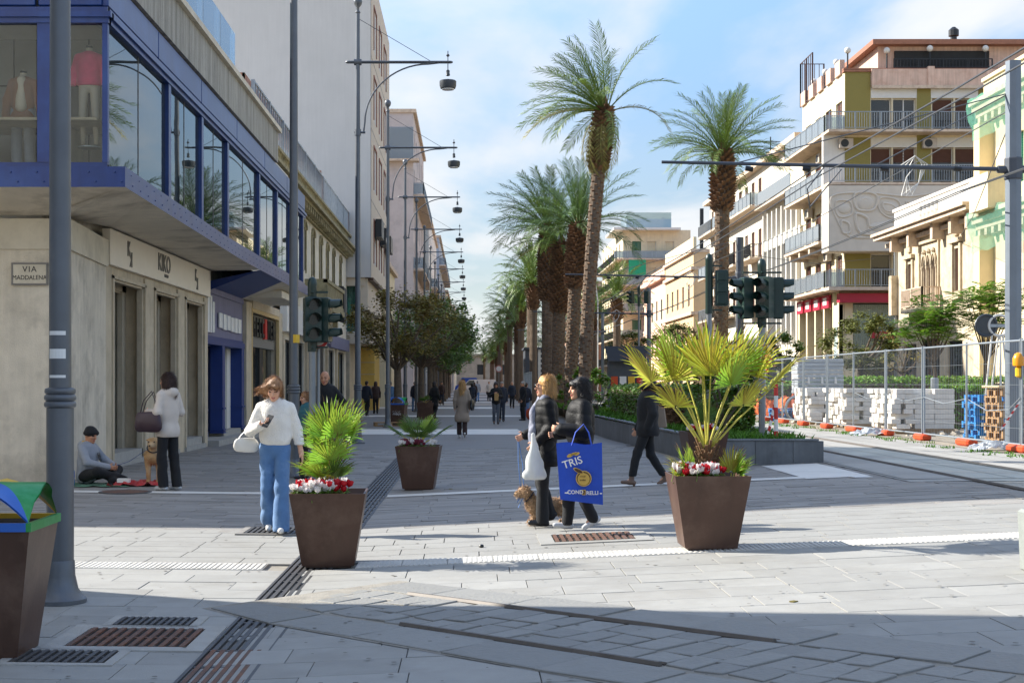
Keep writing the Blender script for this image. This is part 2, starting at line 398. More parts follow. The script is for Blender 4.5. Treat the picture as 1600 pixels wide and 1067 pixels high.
# drain channel
dr = MB(); y = 6.6
for i in range(7):
    x = DR0+.035+i*.055
    dr.box(x, x+.03, 6.6, 44.5, -.02, .004)
dr.box(DR0, DR0+.02, 6.6, 44.5, -.02, .008); dr.box(DR1-.02, DR1, 6.6, 44.5, -.02, .008)
y = 6.6
while y < 30: dr.box(DR0+.02, DR1-.02, y, y+.03, -.015, .001); y += .5
CH_ = struct(ob('drain_channel', None)); dr.build('channel_grating', C['iron'], CH_)
rr = MB()
for i in range(7):
    x = DR0+.036+i*.055; rr.box(x, x+.028, 6.55, 8.62, -.01, .0055)
rr.build('rusted_grating', C['rust'], CH_)
MB().box(DR0, DR1, 6.6, 44.5, -.03, -.019).build('channel_bed', C['hole'], CH_)
# gratings, manhole
def grating(name, label, x0, x1, y0, y1, mt, n, frame=.09, frame_mt='white', dz=.006):
    cx_, cy_ = (x0+x1)/2, (y0+y1)/2; w, h = x1-x0, y1-y0
    o = lay(None, cx_, cy_, None, dz, name=name); tag(o, label, 'drain grating')
    f = MB()
    for a in ((-w/2-frame, w/2+frame, -h/2-frame, -h/2), (-w/2-frame, w/2+frame, h/2, h/2+frame), (-w/2-frame, -w/2, -h/2, h/2), (w/2, w/2+frame, -h/2, h/2)):
        f.box(a[0], a[1], a[2], a[3], -.02, .004)
    f.build('frame', C[frame_mt], o)
    b = MB().box(-w/2, w/2, -h/2, h/2, -.02, -.004).build('pit', C['hole'], o)
    p = w/n; me = MB().cbox((0,0,0), (p*.5, h, .016), rot=None).mesh('slat', C[mt])
    for i in range(n): ob('slat', me, o, (-w/2+p*(i+.5), 0, 0))
    q = MB().box(-w/2, w/2, -h*.02, h*.02, -.004, .003).build('crossbar', C[mt], o)
    return o
C['concrete'] = mat('concrete_rim', '#a19f99', .9, .14, 5, .3, 60)
grating('drain_grating', 'large rusty drain grating in the paving at bottom left', -2.48,-1.73,8.66,9.30,'rust',12,.12,'concrete')
grating('drain_grating', 'small grey grating just behind the large rusty grating', -2.38,-1.86,9.42,9.74,'iron',11,.06,'concrete')
grating('drain_grating', 'small grey grating in front of the large rusty grating beside the recycling bin', -2.66,-2.1,8.15,8.52,'iron',11,.06,'concrete')
grating('drain_grating', 'iron drain grating at the feet of the woman with the blue bag', .80,1.58,13.5,14.15,'rust',12,.14,'paver')
grating('drain_grating', 'flat dark grating under the shoes of the woman looking at her phone', -2.42,-1.75,15.1,15.75,'iron',12,.07,'strip',.012)
mh = lay(None, -5.0, 20.6, None, .006, name='manhole_cover'); tag(mh, 'round rusty manhole cover in the paving before the seated man', 'manhole cover')
MB().lathe([(.38,-.02),(.38,.004),(.34,.006)],28).build('rim', C['iron'], mh); MB().lathe([(.33,-.02),(.33,.008)],28).build('lid', C['rust'], mh)
# basalt setts with the old curved rails in the foreground
A_ = Vector((-.50, 9.90)); dirv = Vector((.66,-.75)).normalized(); nrm = Vector((dirv.y,-dirv.x))*-1     # nrm points right/up
BAS = struct(ob('old_track', None)); bed = MB()
def strip_pt(s_, t_):
    bend = 0.0
    p = A_ + dirv*s_ + nrm*(t_+bend); return p
def stone(mb, s0, s1, t0, t1, h, jj):
    P = [strip_pt(s0+jj(),t0+jj()), strip_pt(s1+jj(),t0+jj()), strip_pt(s1+jj(),t1+jj()), strip_pt(s0+jj(),t1+jj())]
    P = [p for p in P]
    c = sum(P, Vector((0,0)))/4
    up = [(p.x-c.x, p.y-c.y, g(p.x,p.y)-g(c.x,c.y)+h) for p in P]
    sh = [((a-c.x)*1 if 0 else a, b_, z) for a,b_,z in up]
    inn = [(a*.955, b_*.955, z+.004) for a,b_,z in sh]
    lo = [(a,b_,z-.03) for a,b_,z in sh]
    mb.add(lo+sh+inn, [(8,9,10,11)]+[(i,(i+1)%4,4+(i+1)%4,4+i) for i in range(4)]+[(4+i,4+(i+1)%4,8+(i+1)%4,8+i) for i in range(4)])
    return c
vs = []
L_ = 5.6
for i in range(25):
    s_ = -1.15 + L_*i/24
    for t_ in (-.88, .92):
        p = strip_pt(s_, t_); vs.append((p.x,p.y,g(p.x,p.y)+.0035))
bed.add(vs, [(2*i,2*i+2,2*i+3,2*i+1) for i in range(24)]); bed.build('track_bed', C['basaltbed'], BAS)
jj = lambda: rw.uniform(-.022,.022)
def sett(s0,s1,t0,t1):
    m = MB(); c = stone(m, s0+.012,s1-.012,t0+.012,t1-.012,.010+rw.uniform(-.004,.004), jj)
    o = m.build('sett', C['basalt'], BAS, (c.x,c.y,g(c.x,c.y)))
for (t0,t1,ln) in ((-.87,-.43,.78),(.47,.91,.82)):                       # big kerb slabs along both sides
    s_ = -1.1 + .1*(t0>0)
    while s_ < 4.2:
        w = ln*rw.uniform(.85,1.25); sett(s_, s_+w, t0, t1); s_ += w
s_ = -1.05
while s_ < 4.3:
    w = rw.uniform(.2,.27)
    cuts = [-.40, -.13+rw.uniform(-.07,.07), .16+rw.uniform(-.07,.07), .44]
    for a, b_ in zip(cuts[:-1], cuts[1:]): sett(s_, s_+w, a, b_)
    s_ += w
for t_ in (-.415, .455):
    pts = [];
    for i in range(30):
        s2 = -.45 + 3.3*i/29 if t_ > 0 else .55 + 2.2*i/29
        p = strip_pt(s2, t_); pts.append((p.x,p.y,g(p.x,p.y)+.012))
    m = MB(); m.tube(pts, .022, 6); q = [(a+nrm.x*.05,b_+nrm.y*.05,z) for a,b_,z in pts]; m.tube(q, .012, 5)
    m.build('old_rail', C['rail'], BAS)
# tram lanes on the right
TR = struct(sheet(fr(5.75,9.7,6), fr(18.6,60,40)+[80,120,220,420], .006).build('tram_lane', C['tram']))
tj = MB(); y = 19.0
while y < 60:
    for (xa, xb) in ((5.8,6.5),(6.72,7.3),(7.3,7.86),(8.05,8.6),(8.6,9.15),(9.15,9.65)):
        z0 = g(xa,y); z1 = g(xb,y)
        tj.add([(xa+.01,y+.01,z0+.012),(xb-.01,y+.01,z1+.012),(xb-.01,y+1.19,g(xb,y+1.2)+.012),(xa+.01,y+1.19,g(xa,y+1.2)+.012)],[(0,1,2,3)])
    y += 1.2
stuff(tj.build('tram_slabs', C['tram'], TR))
for X in (6.6, 6.66, 7.94, 8.0):
    m = MB(); pts = [(X, y_, g(X,y_)+.012) for y_ in fr(14,60,46)+[100,200,400]]; m.tube(pts, .026 if X in (6.6,8.0) else .012, 6)
    m.build('tram_rail', C['rail'], TR)
dsite = struct(sheet(fr(9.7,20,4), fr(20,60,40)+[120,420], .012).build('building_site_ground', C['dirt']))
# chewing gum and small spots trodden into the paving
gq = random.Random(17); gm_ = MB()
for _ in range(420):
    y = 7.2+8.5*gq.random()**1.2; x = gq.uniform(-.36*y-.5,.4*y+.5); r = gq.uniform(.006,.02)
    if DR0-.05 < x < DR1+.05: continue
    z = g(x,y)+(.013 if y < 11.5 else .0045); a0 = gq.uniform(0,6)
    gm_.add([(x+r*gq.uniform(.7,1.2)*math.cos(a0+k*.9),y+r*gq.uniform(.7,1.2)*math.sin(a0+k*.9),z) for k in range(7)],[tuple(range(7))])
stuff(gm_.build('gum_spots', mat('gum','#6f6b65',.9,.3,3,island=.35)))
# grass and weeds
def blades(mb, x, y, z, n, r, h, rg, w=.012):
    for _ in range(n):
        a = rg.uniform(0,6.283); q = r*math.sqrt(rg.random()); X, Y = x+q*math.cos(a), y+q*math.sin(a)
        hh = h*rg.uniform(.4,1.1); b_ = rg.uniform(0,6.283); lx, ly = .5*hh*math.cos(b_), .5*hh*math.sin(b_)
        dx, dy = -math.sin(b_)*w, math.cos(b_)*w
        mb.add([(X-dx,Y-dy,z),(X+dx,Y+dy,z),(X+lx*.4+dx*.7,Y+ly*.4+dy*.7,z+hh*.65),(X+lx,Y+ly,z+hh)],[(0,1,2,3)])
rg = random.Random(5); wd = MB()
for y in fr(19,60,70):
    if rg.random() < .75:
        for _ in range(2): X = 9.5+rg.uniform(-.35,.25); blades(wd, X, y+rg.uniform(-.3,.3), g(X,y)+.01, 14, .16, .07, rg)
stuff(wd.build('weeds', C['grass']))
# ================================================================== buildings
C['blue'] = mat('blue_metal', '#0d3272', .33, .12, 3, .04, 30, streak=.15, spec=.6, stain='#2f5596', stainamt=.4)
C['bluedeep'] = mat('blue_paint', '#0d2f70', .5, .1, 4)
C['bluegrey'] = mat('lilac_board', '#6f6f8c', .6, .12, 3, streak=.15)
C['render'] = mat('roughcast', '#d6ccb9', .9, .13, 2.5, .5, 55, stain='#8d8577', stainamt=.6, stainsc=1.2, streak=.12)
C['smooth'] = mat('smooth_plaster', '#d3cab6', .85, .08, 2, .1, 40, stain='#98907f', stainamt=.4, stainsc=1.5)
C['soffit'] = mat('peeling_soffit', '#ddd3c0', .9, .12, 2, .15, 20, stain='#8a8071', stainamt=.6, stainsc=1.1)
C['fascia'] = mat('ribbed_concrete', '#a3a096', .9, .22, 5, .8, 22, streak=.35, vscale=(3,3,.5))
C['cream'] = mat('cream_sign', '#ece3d2', .5, .03)
C['stone'] = mat('shop_stone', '#c4b69d', .75, .12, 3, .1, 40, streak=.1, stain='#857a69', stainamt=.4)
C['letter'] = mat('grey_letter', '#77746f', .5, .05)
C['blackl'] = mat('black_letter', '#14161c', .35, .1)
C['redl'] = mat('red_letter', '#c4302b', .5, .05)
C['whitel'] = mat('white_letter', '#e6e4df', .55, .05)
C['dark'] = mat('dark_interior', '#2b2b2a', .8, .2, 2)
C['greyin'] = mat('grey_display_wall', '#8a8983', .7, .15, 1.5)
C['glassu'] = glass('shop_glass_upper', (.55,.62,.60), 1.75, .01, .07, .35, .35, (.05,.07,.07))
C['glassc'] = glass('shop_glass_clear', (.95,.97,.96), 1.45, .01)
C['glassd'] = glass('window_glass', (.35,.4,.42), 1.6, .02, .12, .7, .72, (.03,.035,.04))
C['glassg'] = glass('green_glass', (.2,.5,.42), 1.5, .02, .1, .7, .55, (.05,.16,.13))
C['railglass'] = glass('parapet_glass', (.62,.74,.82), 1.5, .03, 0, 1, .4, (.45,.50,.54))
C['wframe'] = mat('white_frame', '#d5d2ca', .5, .05)
C['bframe'] = mat('brown_frame', '#4a3227', .55, .12)
C['shutbrown'] = mat('brown_shutter', '#573528', .65, .15, 3)
C['shutgreen'] = mat('green_shutter', '#1f6a52', .6, .15, 3)
C['shutolive'] = mat('weathered_shutter', '#77705a', .8, .22, 4)
C['whitewall'] = mat('white_render', '#dcd9d2', .9, .05, 1.2, .08, 30, streak=.05, stain='#bdb8ae', stainamt=.35)
C['greywall'] = mat('blank_render', '#c2bfbb', .9, .04, .8, .08, 25, stain='#b9b7b3', stainamt=.5, stainsc=.25, streak=.04)
C['oldstone'] = mat('old_cornice', '#9b9170', .95, .25, 4, .6, 20, stain='#5f5a45', stainamt=.7, stainsc=2.5)
C['panel'] = mat('beige_panel', '#c9bba8', .8, .07, 1.5, .05, 30)
C['pinkpanel'] = mat('pinkish_panel', '#c3b7b2', .85, .06, 1, .06, 30, stain='#a59a96', stainamt=.5)
C['bluewall'] = mat('pale_blue_wall', '#a9b2bd', .85, .05)
C['yellow'] = mat('yellow_render', '#d5b25c', .85, .06)
C['rustfence'] = mat('rusted_sheet', '#a2705a', .8, .3, 3, .2, 20, stain='#c9a48d', stainamt=.7, stainsc=2.2, streak=.3)
C['steel'] = mat('galvanised', '#8f969c', .45, .15, 5, metal=.6)
C['redframe'] = mat('red_frame', '#8c5b4c', .6, .1)
C['ochre'] = mat('pale_cream_wall', '#dccdab', .88, .06, 1.2, .08, 30, stain='#b9ab90', stainamt=.4, streak=.08)
C['olive'] = mat('olive_tile', '#867a38', .6, .12, 12, .15, 60, vscale=(1,1,4))
C['salmon'] = mat('salmon_plaster', '#d8b8a4', .88, .12, 1.6, .1, 30, stain='#b58d79', stainamt=.5, streak=.2)
C['pink'] = mat('pink_plaster', '#dfb8a4', .88, .06, 1.3)
C['tan'] = mat('tan_block', '#d2b48c', .85, .08, 1.5, .1, 40)
C['slab'] = mat('balcony_slab', '#cdb9a3', .88, .12, 2.5, .2, 30, stain='#8e6e5c', stainamt=.5, stainsc=3)
C['carved'] = mat('carved_stone', '#c6b79d', .9, .14, 3, .35, 25, stain='#8d7a5c', stainamt=.55, stainsc=2.2, streak=.12)
C['ybuild'] = mat('warm_yellow', '#e3d0a4', .85, .07, 1.5)
C['net'] = mat('green_netting', '#7fcab2', .8, .2, 6, trans=.4)
def see_through(m, f):
    n, l = m.node_tree.nodes, m.node_tree.links; o = n['Material Output']; src = o.inputs[0].links[0].from_socket
    tr = n.new('ShaderNodeBsdfTransparent'); ms = n.new('ShaderNodeMixShader'); ms.inputs[0].default_value = f; l.new(src, ms.inputs[1]); l.new(tr.outputs[0], ms.inputs[2]); l.new(ms.outputs[0], o.inputs[0]); return m
see_through(C['net'], .66)
C['mural'] = mat('mural_plaster', '#cfc5b6', .9, .07, 2, .1, 40)
C['crimson'] = mat('crimson_band', '#b01e3c', .5, .06)
C['curtain'] = mat('pale_curtain', '#b9cdcb', .8, .1, 2, vscale=(4,4,.3))
C['acgrey'] = mat('air_conditioner', '#b8ada0', .6, .1)
C['blackp'] = mat('black_paint', '#1b1d1f', .45, .1)
C['greenpanel'] = mat('green_awning', '#1f9a6e', .7, .1)
C['farstone'] = mat('far_stone', '#9a8c7c', .95, .2, .6, .3, 6, stain='#6f6557', stainamt=.6, stainsc=.5)
C['rooftile'] = mat('roof_tile', '#9a6a54', .85, .15, 4)

def holed(W_, H_, holes, depth):
    """wall face (x 0..W, z 0..H, outside at y=0) with openings and their reveals"""
    us = sorted({0., W_} | {round(h[0],3) for h in holes} | {round(h[1],3) for h in holes})
    vs_ = sorted({0., H_} | {round(h[2],3) for h in holes} | {round(h[3],3) for h in holes})
    m = MB(); nx = len(us)
    m.v = [(u,0,v) for v in vs_ for u in us]
    for j in range(len(vs_)-1):
        for i in range(nx-1):
            cu, cv = (us[i]+us[i+1])/2, (vs_[j]+vs_[j+1])/2
            if any(h[0] < cu < h[1] and h[2] < cv < h[3] for h in holes): continue
            m.f.append((j*nx+i, j*nx+i+1, (j+1)*nx+i+1, (j+1)*nx+i)); m.m.append(0)
    for h in holes:
        a,b,c,d = h[:4]; D = depth
        m.add([(a,0,c),(b,0,c),(b,0,d),(a,0,d),(a,D,c),(b,D,c),(b,D,d),(a,D,d)], [(0,4,5,1),(1,5,6,2),(2,6,7,3),(3,7,4,0)])
    return m
WIN = {}
def win_parts(kind, w, h):
    k = (kind, round(w,2), round(h,2))
    if k in WIN: return WIN[k]
    out = []; f = MB(); t = .06
    def ring(m, a, b, c, d, t, y0, y1): m.box(a,b,y0,y1,c,c+t); m.box(a,b,y0,y1,d-t,d); m.box(a,a+t,y0,y1,c+t,d-t); m.box(b-t,b,y0,y1,c+t,d-t)
    if kind in ('glass','brown','half','halfw','red','plain'):
        ring(f, 0, w, 0, h, t, 0, .07)
        n = max(1, round(w/.9))
        if kind != 'plain':
            for i in range(1, n): f.box(w*i/n-.035, w*i/n+.035, .003, .067, t, h-t)
        out.append(('frame', f, C['redframe'] if kind == 'red' else (C['bframe'] if kind == 'brown' else C['wframe'])))
        p = MB().box(t*.5, w-t*.5, .045, .055, t*.5, h-t*.5); out.append(('pane', p, C['glassd']))
        if kind in ('half','halfw'):
            s = MB(); z0 = h*(.62 if kind == 'half' else .84); k_ = max(3, int((h-z0)/.09))
            for i in range(k_): z = z0+(h-z0)*i/k_; s.add([(.05,.02,z),(w-.05,.02,z),(w-.05,-.012,z+(h-z0)/k_),(.05,-.012,z+(h-z0)/k_)],[(0,1,2,3)])
            s.box(.04,w-.04,.0,.03,z0-.03,z0); out.append(('shutter', s, C['shutbrown']))
    elif kind == 'curtain':
        ring(f, 0, w, 0, h, .09, 0, .1); out.append(('frame', f, C['blackp']))
        out.append(('pane', MB().box(.05,w-.05,.05,.06,.05,h-.05), C['glassc']))
        q = MB(); n = int(w/.12)
        for i in range(n): a, b_ = .06+(w-.12)*i/n, .06+(w-.12)*(i+1)/n; q.add([(a,.16,.06),((a+b_)/2,.12,.06),(b_,.16,.06),(a,.16,h-.06),((a+b_)/2,.12,h-.06),(b_,.16,h-.06)],[(0,1,4,3),(1,2,5,4)])
        out.append(('curtain', q, C['curtain']))
    elif kind.startswith('shut'):
        mt = {'shutb':C['shutbrown'],'shutg':C['shutgreen'],'shuto':C['shutolive'],'shutw':C['wframe']}[kind]
        for a, b in ((0,w/2-.01),(w/2+.01,w)):
            ring(f, a, b, 0, h, .07, 0, .05)
            n = max(4, int(h/.11))
            for i in range(n):
                z = .07+(h-.14)*i/n; f.add([(a+.06,.045,z),(b-.06,.045,z),(b-.06,.005,z+(h-.14)/n*.9),(a+.06,.005,z+(h-.14)/n*.9)],[(3,2,1,0)])
        out.append(('frame', f, mt)); out.append(('backing', MB().box(.03,w-.03,.06,.07,.03,h-.03), C['dark']))
    elif kind == 'dark':
        ring(f, 0, w, 0, h, .08, 0, .08); out.append(('frame', f, C['blackp'])); out.append(('pane', MB().box(.04,w-.04,.05,.06,.04,h-.04), C['glassd']))
    elif kind == 'door':
        ring(f, 0, w, 0, h, .08, 0, .07); f.box(w/2-.04,w/2+.04,.003,.067,.08,h-.08); f.box(.08,w-.08,.01,.06,.08,.5)
        out.append(('frame', f, C['bframe'])); out.append(('pane', MB().box(.05,w-.05,.045,.055,.4,h-.05), C['glassd']))
    elif kind == 'void':
        out.append(('backing', MB().box(0,w,0,.02,0,h), C['dark']))
    r = [(nm, mb.mesh(nm if i else 'window', mt)) for i, (nm, mb, mt) in enumerate(out)]
    WIN[k] = r; return r
def place_win(b, M_, u, v, w, h, kind, depth, name='window'):
    parts = win_parts(kind, w, h); p = M_ @ Vector((u, depth-.01, v))
    o = ob(name, parts[0][1], b, p - b.location, M_.to_euler().z)
    for nm, me in parts[1:]: ob(nm, me, o)
    return o
def FM(x, y, z, rz): return Matrix.Translation((x,y,z)) @ Matrix.Rotation(rz, 4, 'Z')
FRONT, RIGHTSIDE, LEFTSIDE = 0., R(-90), R(90)   # facing the camera / facing -x / facing +x
def facade(b, org, rz, W_, H_, holes, mt, depth=.22, name='wall'):
    """holes: (u0,u1,v0,v1,kind)"""
    M_ = FM(*org, rz)
    o = holed(W_, H_, [h[:4] for h in holes], depth).build(name, mt, b, Vector(org)-b.location, rz)
    for h in holes:
        if h[4]: place_win(b, M_, h[0], h[2], h[1]-h[0], h[3]-h[2], h[4], depth, 'door' if h[4] == 'door' else 'window')
    return M_
def lpart(b, M_, mb, name, mt, smooth=False, sub=None):
    """mesh in a facade's own frame"""
    o = mb.build(name, mt, b, M_.translation - b.location, M_.to_euler().z, smooth); return o
def rail_bars(m, p, q, h, step, w=.025, top=.05, posts=1.6):
    p, q = Vector(p), Vector(q); L = (q-p).length; n = max(1, int(L/step))
    for i in range(n+1):
        a = p + (q-p)*i/n; m.bar(a+Vector((0,0,.08)), a+Vector((0,0,h)), w)
    k = max(1, round(L/posts))
    for i in range(k+1): a = p+(q-p)*i/k; m.bar(a, a+Vector((0,0,h+.02)), w*2.2)
    m.bar(p+Vector((0,0,h)), q+Vector((0,0,h)), top); m.bar(p+Vector((0,0,.1)), q+Vector((0,0,.1)), w*1.4)
    return m
def balcony(b, M_, u0, u1, v, out, rail='bars', h=1., slab=.16, sides=True):
    o = lpart(b, M_, MB().box(u0,u1,-out,.0,v-slab,v), 'balcony', C['slab'])
    m = MB(); y = -out+.06
    segs = [((u0+.05,y,v),(u1-.05,y,v))] + ([((u0+.05,y,v),(u0+.05,-.05,v)),((u1-.05,y,v),(u1-.05,-.05,v))] if sides else [])
    if rail == 'bars':
        for p, q in segs: rail_bars(m, p, q, h, .14)
        m.build('railing', C['steel'], o)
    elif rail == 'dark':
        for p, q in segs: rail_bars(m, p, q, h, .12, .02)
        m.build('railing', C['blackp'], o)
    elif rail == 'panel':
        for p, q in segs:
            L = (Vector(q)-Vector(p)).length
            if abs(p[0]-q[0]) > .01: m.box(p[0],q[0],y-.01,y+.01,v+.1,v+h-.05)
            else: m.box(p[0]-.01,p[0]+.01,y+.02,-.05,v+.1,v+h-.05)
        m.build('panel', C['railglass'], o); r_ = MB()
        for p, q in segs: rail_bars(r_, p, q, h, 1.2, .03)
        r_.build('railing', C['steel'], o)
    elif rail == 'solid':
        for p, q in segs:
            if abs(p[0]-q[0]) > .01: m.box(p[0],q[0],y-.06,y+.06,v,v+h)
            else: m.box(p[0]-.06,p[0]+.06,y+.065,-.0,v,v+h)
        m.build('parapet', C['slab'], o)
    return o

# ------------------------------------------------------------------ corner shop building on the left
LB = thing('corner_shop_building', 'low corner building with blue glazed upper floor over cream and blue shop fronts', 'building', (-6.75, 22.4, 0))
L0 = LB.location
def lb(mb, name, mt, smooth=False, parent=None):
    return mb.build(name, mt, parent or LB, -L0 if parent is None else (0,0,0), 0, smooth)
# ground floor, side street wall and corner pier
lb(MB().prism([(-40,22.4),(-6.42,22.4),(-6.36,22.55),(-6.60,25.75),(-7.4,25.75),(-7.4,46),(-40,46)], -.1, 3.72), 'ground_floor_wall', C['render'])
lb(MB().prism([(-40,22.36),(-6.38,22.36),(-6.31,22.55),(-6.56,25.78),(-7.4,25.78),(-7.4,43),(-40,43)], 3.72, 4.2), 'string_course', C['smooth'])
lb(MB().prism([(-40,22.9),(-6.9,22.9),(-6.9,43),(-40,43)], 4.2, 4.75), 'floor_slab', C['soffit'])
# sloping soffit of the canopy and its blue edge
BX = lambda Y: -5.05 - .0225*min(max(Y-20.8,0),12.5)
so = MB(); Yn = [20.83, 22.4, 26, 31, 36.3]
so.add([(-40,20.85,4.50),(BX(20.8)-.03,20.85,4.50),(-6.4,22.4,4.25),(-40,22.4,4.25)],[(0,3,2,1)])
vv = []
for Y in Yn: vv += [(BX(Y)-.02,Y,4.50),(-6.62,max(Y,22.3),4.25 if Y < 25 else 4.47)]
so.add(vv,[(2*i,2*i+1,2*i+3,2*i+2) for i in range(len(Yn)-1)])
lb(so, 'canopy_soffit', C['soffit'])
lb(MB().add([(BX(36.3)-.02,36.3,4.50),(-6.75,36.3,4.1),(-6.75,42,4.1),(BX(40.5)-.02,40.5,4.50)],[(0,1,2,3)]).add([(BX(36.3)-.02,36.3,4.50),(-6.75,36.3,3.95),(-6.75,36.3,4.2)],[(0,1,2)]), 'blue_soffit', C['bluedeep'])
lb(MB().add([(BX(40.5)-.02,40.5,4.50),(-6.75,42,4.1),(-6.75,47,4.1),(BX(47)-.02,47,4.50)],[(0,1,2,3)]).box(-6.8,-5.6,42.2,46.8,4.15,4.35), 'plaster_soffit', C['smooth'])
bb = MB()
bb.add([(-40,20.80,4.48),(-5.05,20.80,4.48),(-5.05,20.80,4.78),(-40,20.80,4.78),(-40,20.95,4.78),(-5.2,20.95,4.78)],[(0,1,2,3),(3,2,5,4)])
for a, b_ in zip([20.8,24,27,30,33.3,38,44],[24,27,30,33.3,38,44,47.6]):
    bb.add([(BX(a),a,4.48),(BX(b_),b_,4.48),(BX(b_),b_,4.78),(BX(a),a,4.78),(BX(b_)-.3,b_,4.78),(BX(a)-.3,a,4.78)],[(0,1,2,3),(3,2,4,5)])
EDGE = lb(bb, 'canopy_edge', C['blue'])
rv = MB()
for a in fr(21.2,44,40): rv.ball((BX(a)+.001,a,4.70),.011,6,4); rv.ball((BX(a)+.001,a+.1,4.56),.011,6,4)
for x in fr(-9,-5.2,10): rv.ball((x,20.797,4.70),.016,6,4); rv.ball((x+.1,20.797,4.56),.016,6,4)
stuff(rv.build('rivets', C['blue'], LB, -L0))
# upper floor: mullions, glass, panels
UX, UY = -5.38, 21.0
ZB, ZT = 4.78, 6.92
def upper_frame(name, mb): return lb(mb, name, C['blue'])
fm = MB()
ys = [21.0,25.3,28.4,31.4,36.1,39.4,42.3,45.5]
upper_frame('window_head', MB().box(UX-.12,UX+.05,UY,46,ZT,ZT+.08).box(UX-.12,UX+.09,UY,46,ZT+.08,ZT+.16).box(UX-.12,UX+.03,UY,46,ZT+.16,ZT+.24)
   .box(-40,UX+.05,UY-.05,UY+.1,ZT,ZT+.08).box(-40,UX+.09,UY-.09,UY+.1,ZT+.08,ZT+.16).box(-40,UX+.03,UY-.03,UY+.1,ZT+.16,ZT+.24))
upper_frame('window_sill', MB().box(UX-.12,UX+.02,UY,46,ZB-.01,ZB+.06).box(-40,UX+.02,UY-.02,UY+.1,ZB-.01,ZB+.09))
for i, yv in enumerate(ys): upper_frame('mullion', MB().box(UX-.10,UX+.035,yv-.10,yv+.10,ZB+.06,ZT) if i else MB().box(UX-.05,UX+.03,UY-.03,UY+.06,ZB+.09,ZT))
gl_me = {}
for a, b_ in zip(ys[:-1], ys[1:]):
    w = (b_-a)
    p = lb(MB().box(UX-.04,UX-.03,a+.08,b_-.08,ZB+.05,ZT), 'window_pane', C['glassu'])
    lb(MB().box(UX-.028,UX-.02,(a+b_)/2-.006,(a+b_)/2+.006,ZB+.06,ZT), 'pane_joint', C['letter'])
for xa, xb in ((-6.17,-5.42),(-7.4,-6.42),(-9.6,-7.6),(-12,-9.8)):
    lb(MB().box(xa,xb,UY+.03,UY+.04,ZB+.06,ZT), 'display_pane', C['glassc'])
    upper_frame('mullion', MB().box(xa-.22,xa,UY-.03,UY+.09,ZB+.09,ZT))
# blue panels between window heads and the concrete fascia
pz0, pz1 = ZT+.25, 7.66
for a, b_ in zip([21.0,24.4,28.3,32.6,37,41.5],[24.4,28.3,32.6,37,41.5,46]):
    lb(MB().cbox((UX-.02,(a+b_)/2,(pz0+pz1)/2),(.10,b_-a-.05,pz1-pz0-.02),bev=.012), 'blue_panel', C['blue'])
for a, b_ in zip([-6.4,-8.2,-10.2,-12.2],[-5.42,-6.4,-8.2,-10.2]):
    lb(MB().cbox(((a+b_)/2,UY+.02,(pz0+pz1)/2),(b_-a-.05,.10,pz1-pz0-.02),bev=.012), 'blue_panel', C['blue'])
lb(MB().prism([(-40,20.95),(-5.3,20.95),(-5.3,39.2),(-40,39.2)],7.68,8.5), 'concrete_fascia', C['fascia'])
lb(MB().prism([(-40,20.86),(-5.21,20.86),(-5.21,39.3),(-40,39.3)],8.5,8.62), 'coping', C['smooth'])
lb(MB().prism([(-40,21.3),(-5.75,21.3),(-5.75,46),(-40,46)],7.1,7.67), 'upper_ceiling', C['wframe'])
lb(MB().prism([(-40,39.3),(-5.9,39.3),(-5.9,46),(-40,46)],7.68,8.3), 'back_roof', C['smooth'])
gp = MB()
for a in fr(21.2,33.2,6)[:-1]: lb(MB().box(-5.52,-5.49,a+.02,a+1.98,8.62,9.75), 'parapet_pane', C['railglass'])
for a in fr(-25,-5.5,10)[:-1]: lb(MB().box(a+.02,a+1.93,21.05,21.08,8.62,9.75), 'parapet_pane', C['railglass'])
# interior of the upper floor
lb(MB().box(-40,-5.5,22.75,22.85,ZB,7.1).box(-9.5,-9.4,21.2,22.75,ZB,7.1), 'display_wall', C['greyin'])
lb(MB().box(-40,-6.2,22.85,46,4.76,4.80).box(-8.4,-8.3,22.85,46,4.8,7.1), 'back_wall', C['dark'])
pn = MB()
for x in fr(-9.3,-5.7,9): pn.box(x-.008,x+.008,22.735,22.75,ZB,7.1)
pn.box(-9.3,-5.6,22.737,22.75,6.35,6.37)
lb(pn, 'panel_joints', C['dark'])
lb(MB().box(-9.3,-5.55,21.12,22.4,5.52,5.56).box(-6.15,-6.1,21.15,22.4,4.8,5.52).box(-7.6,-7.55,21.15,22.4,4.8,5.52), 'display_shelf', C['stone'])
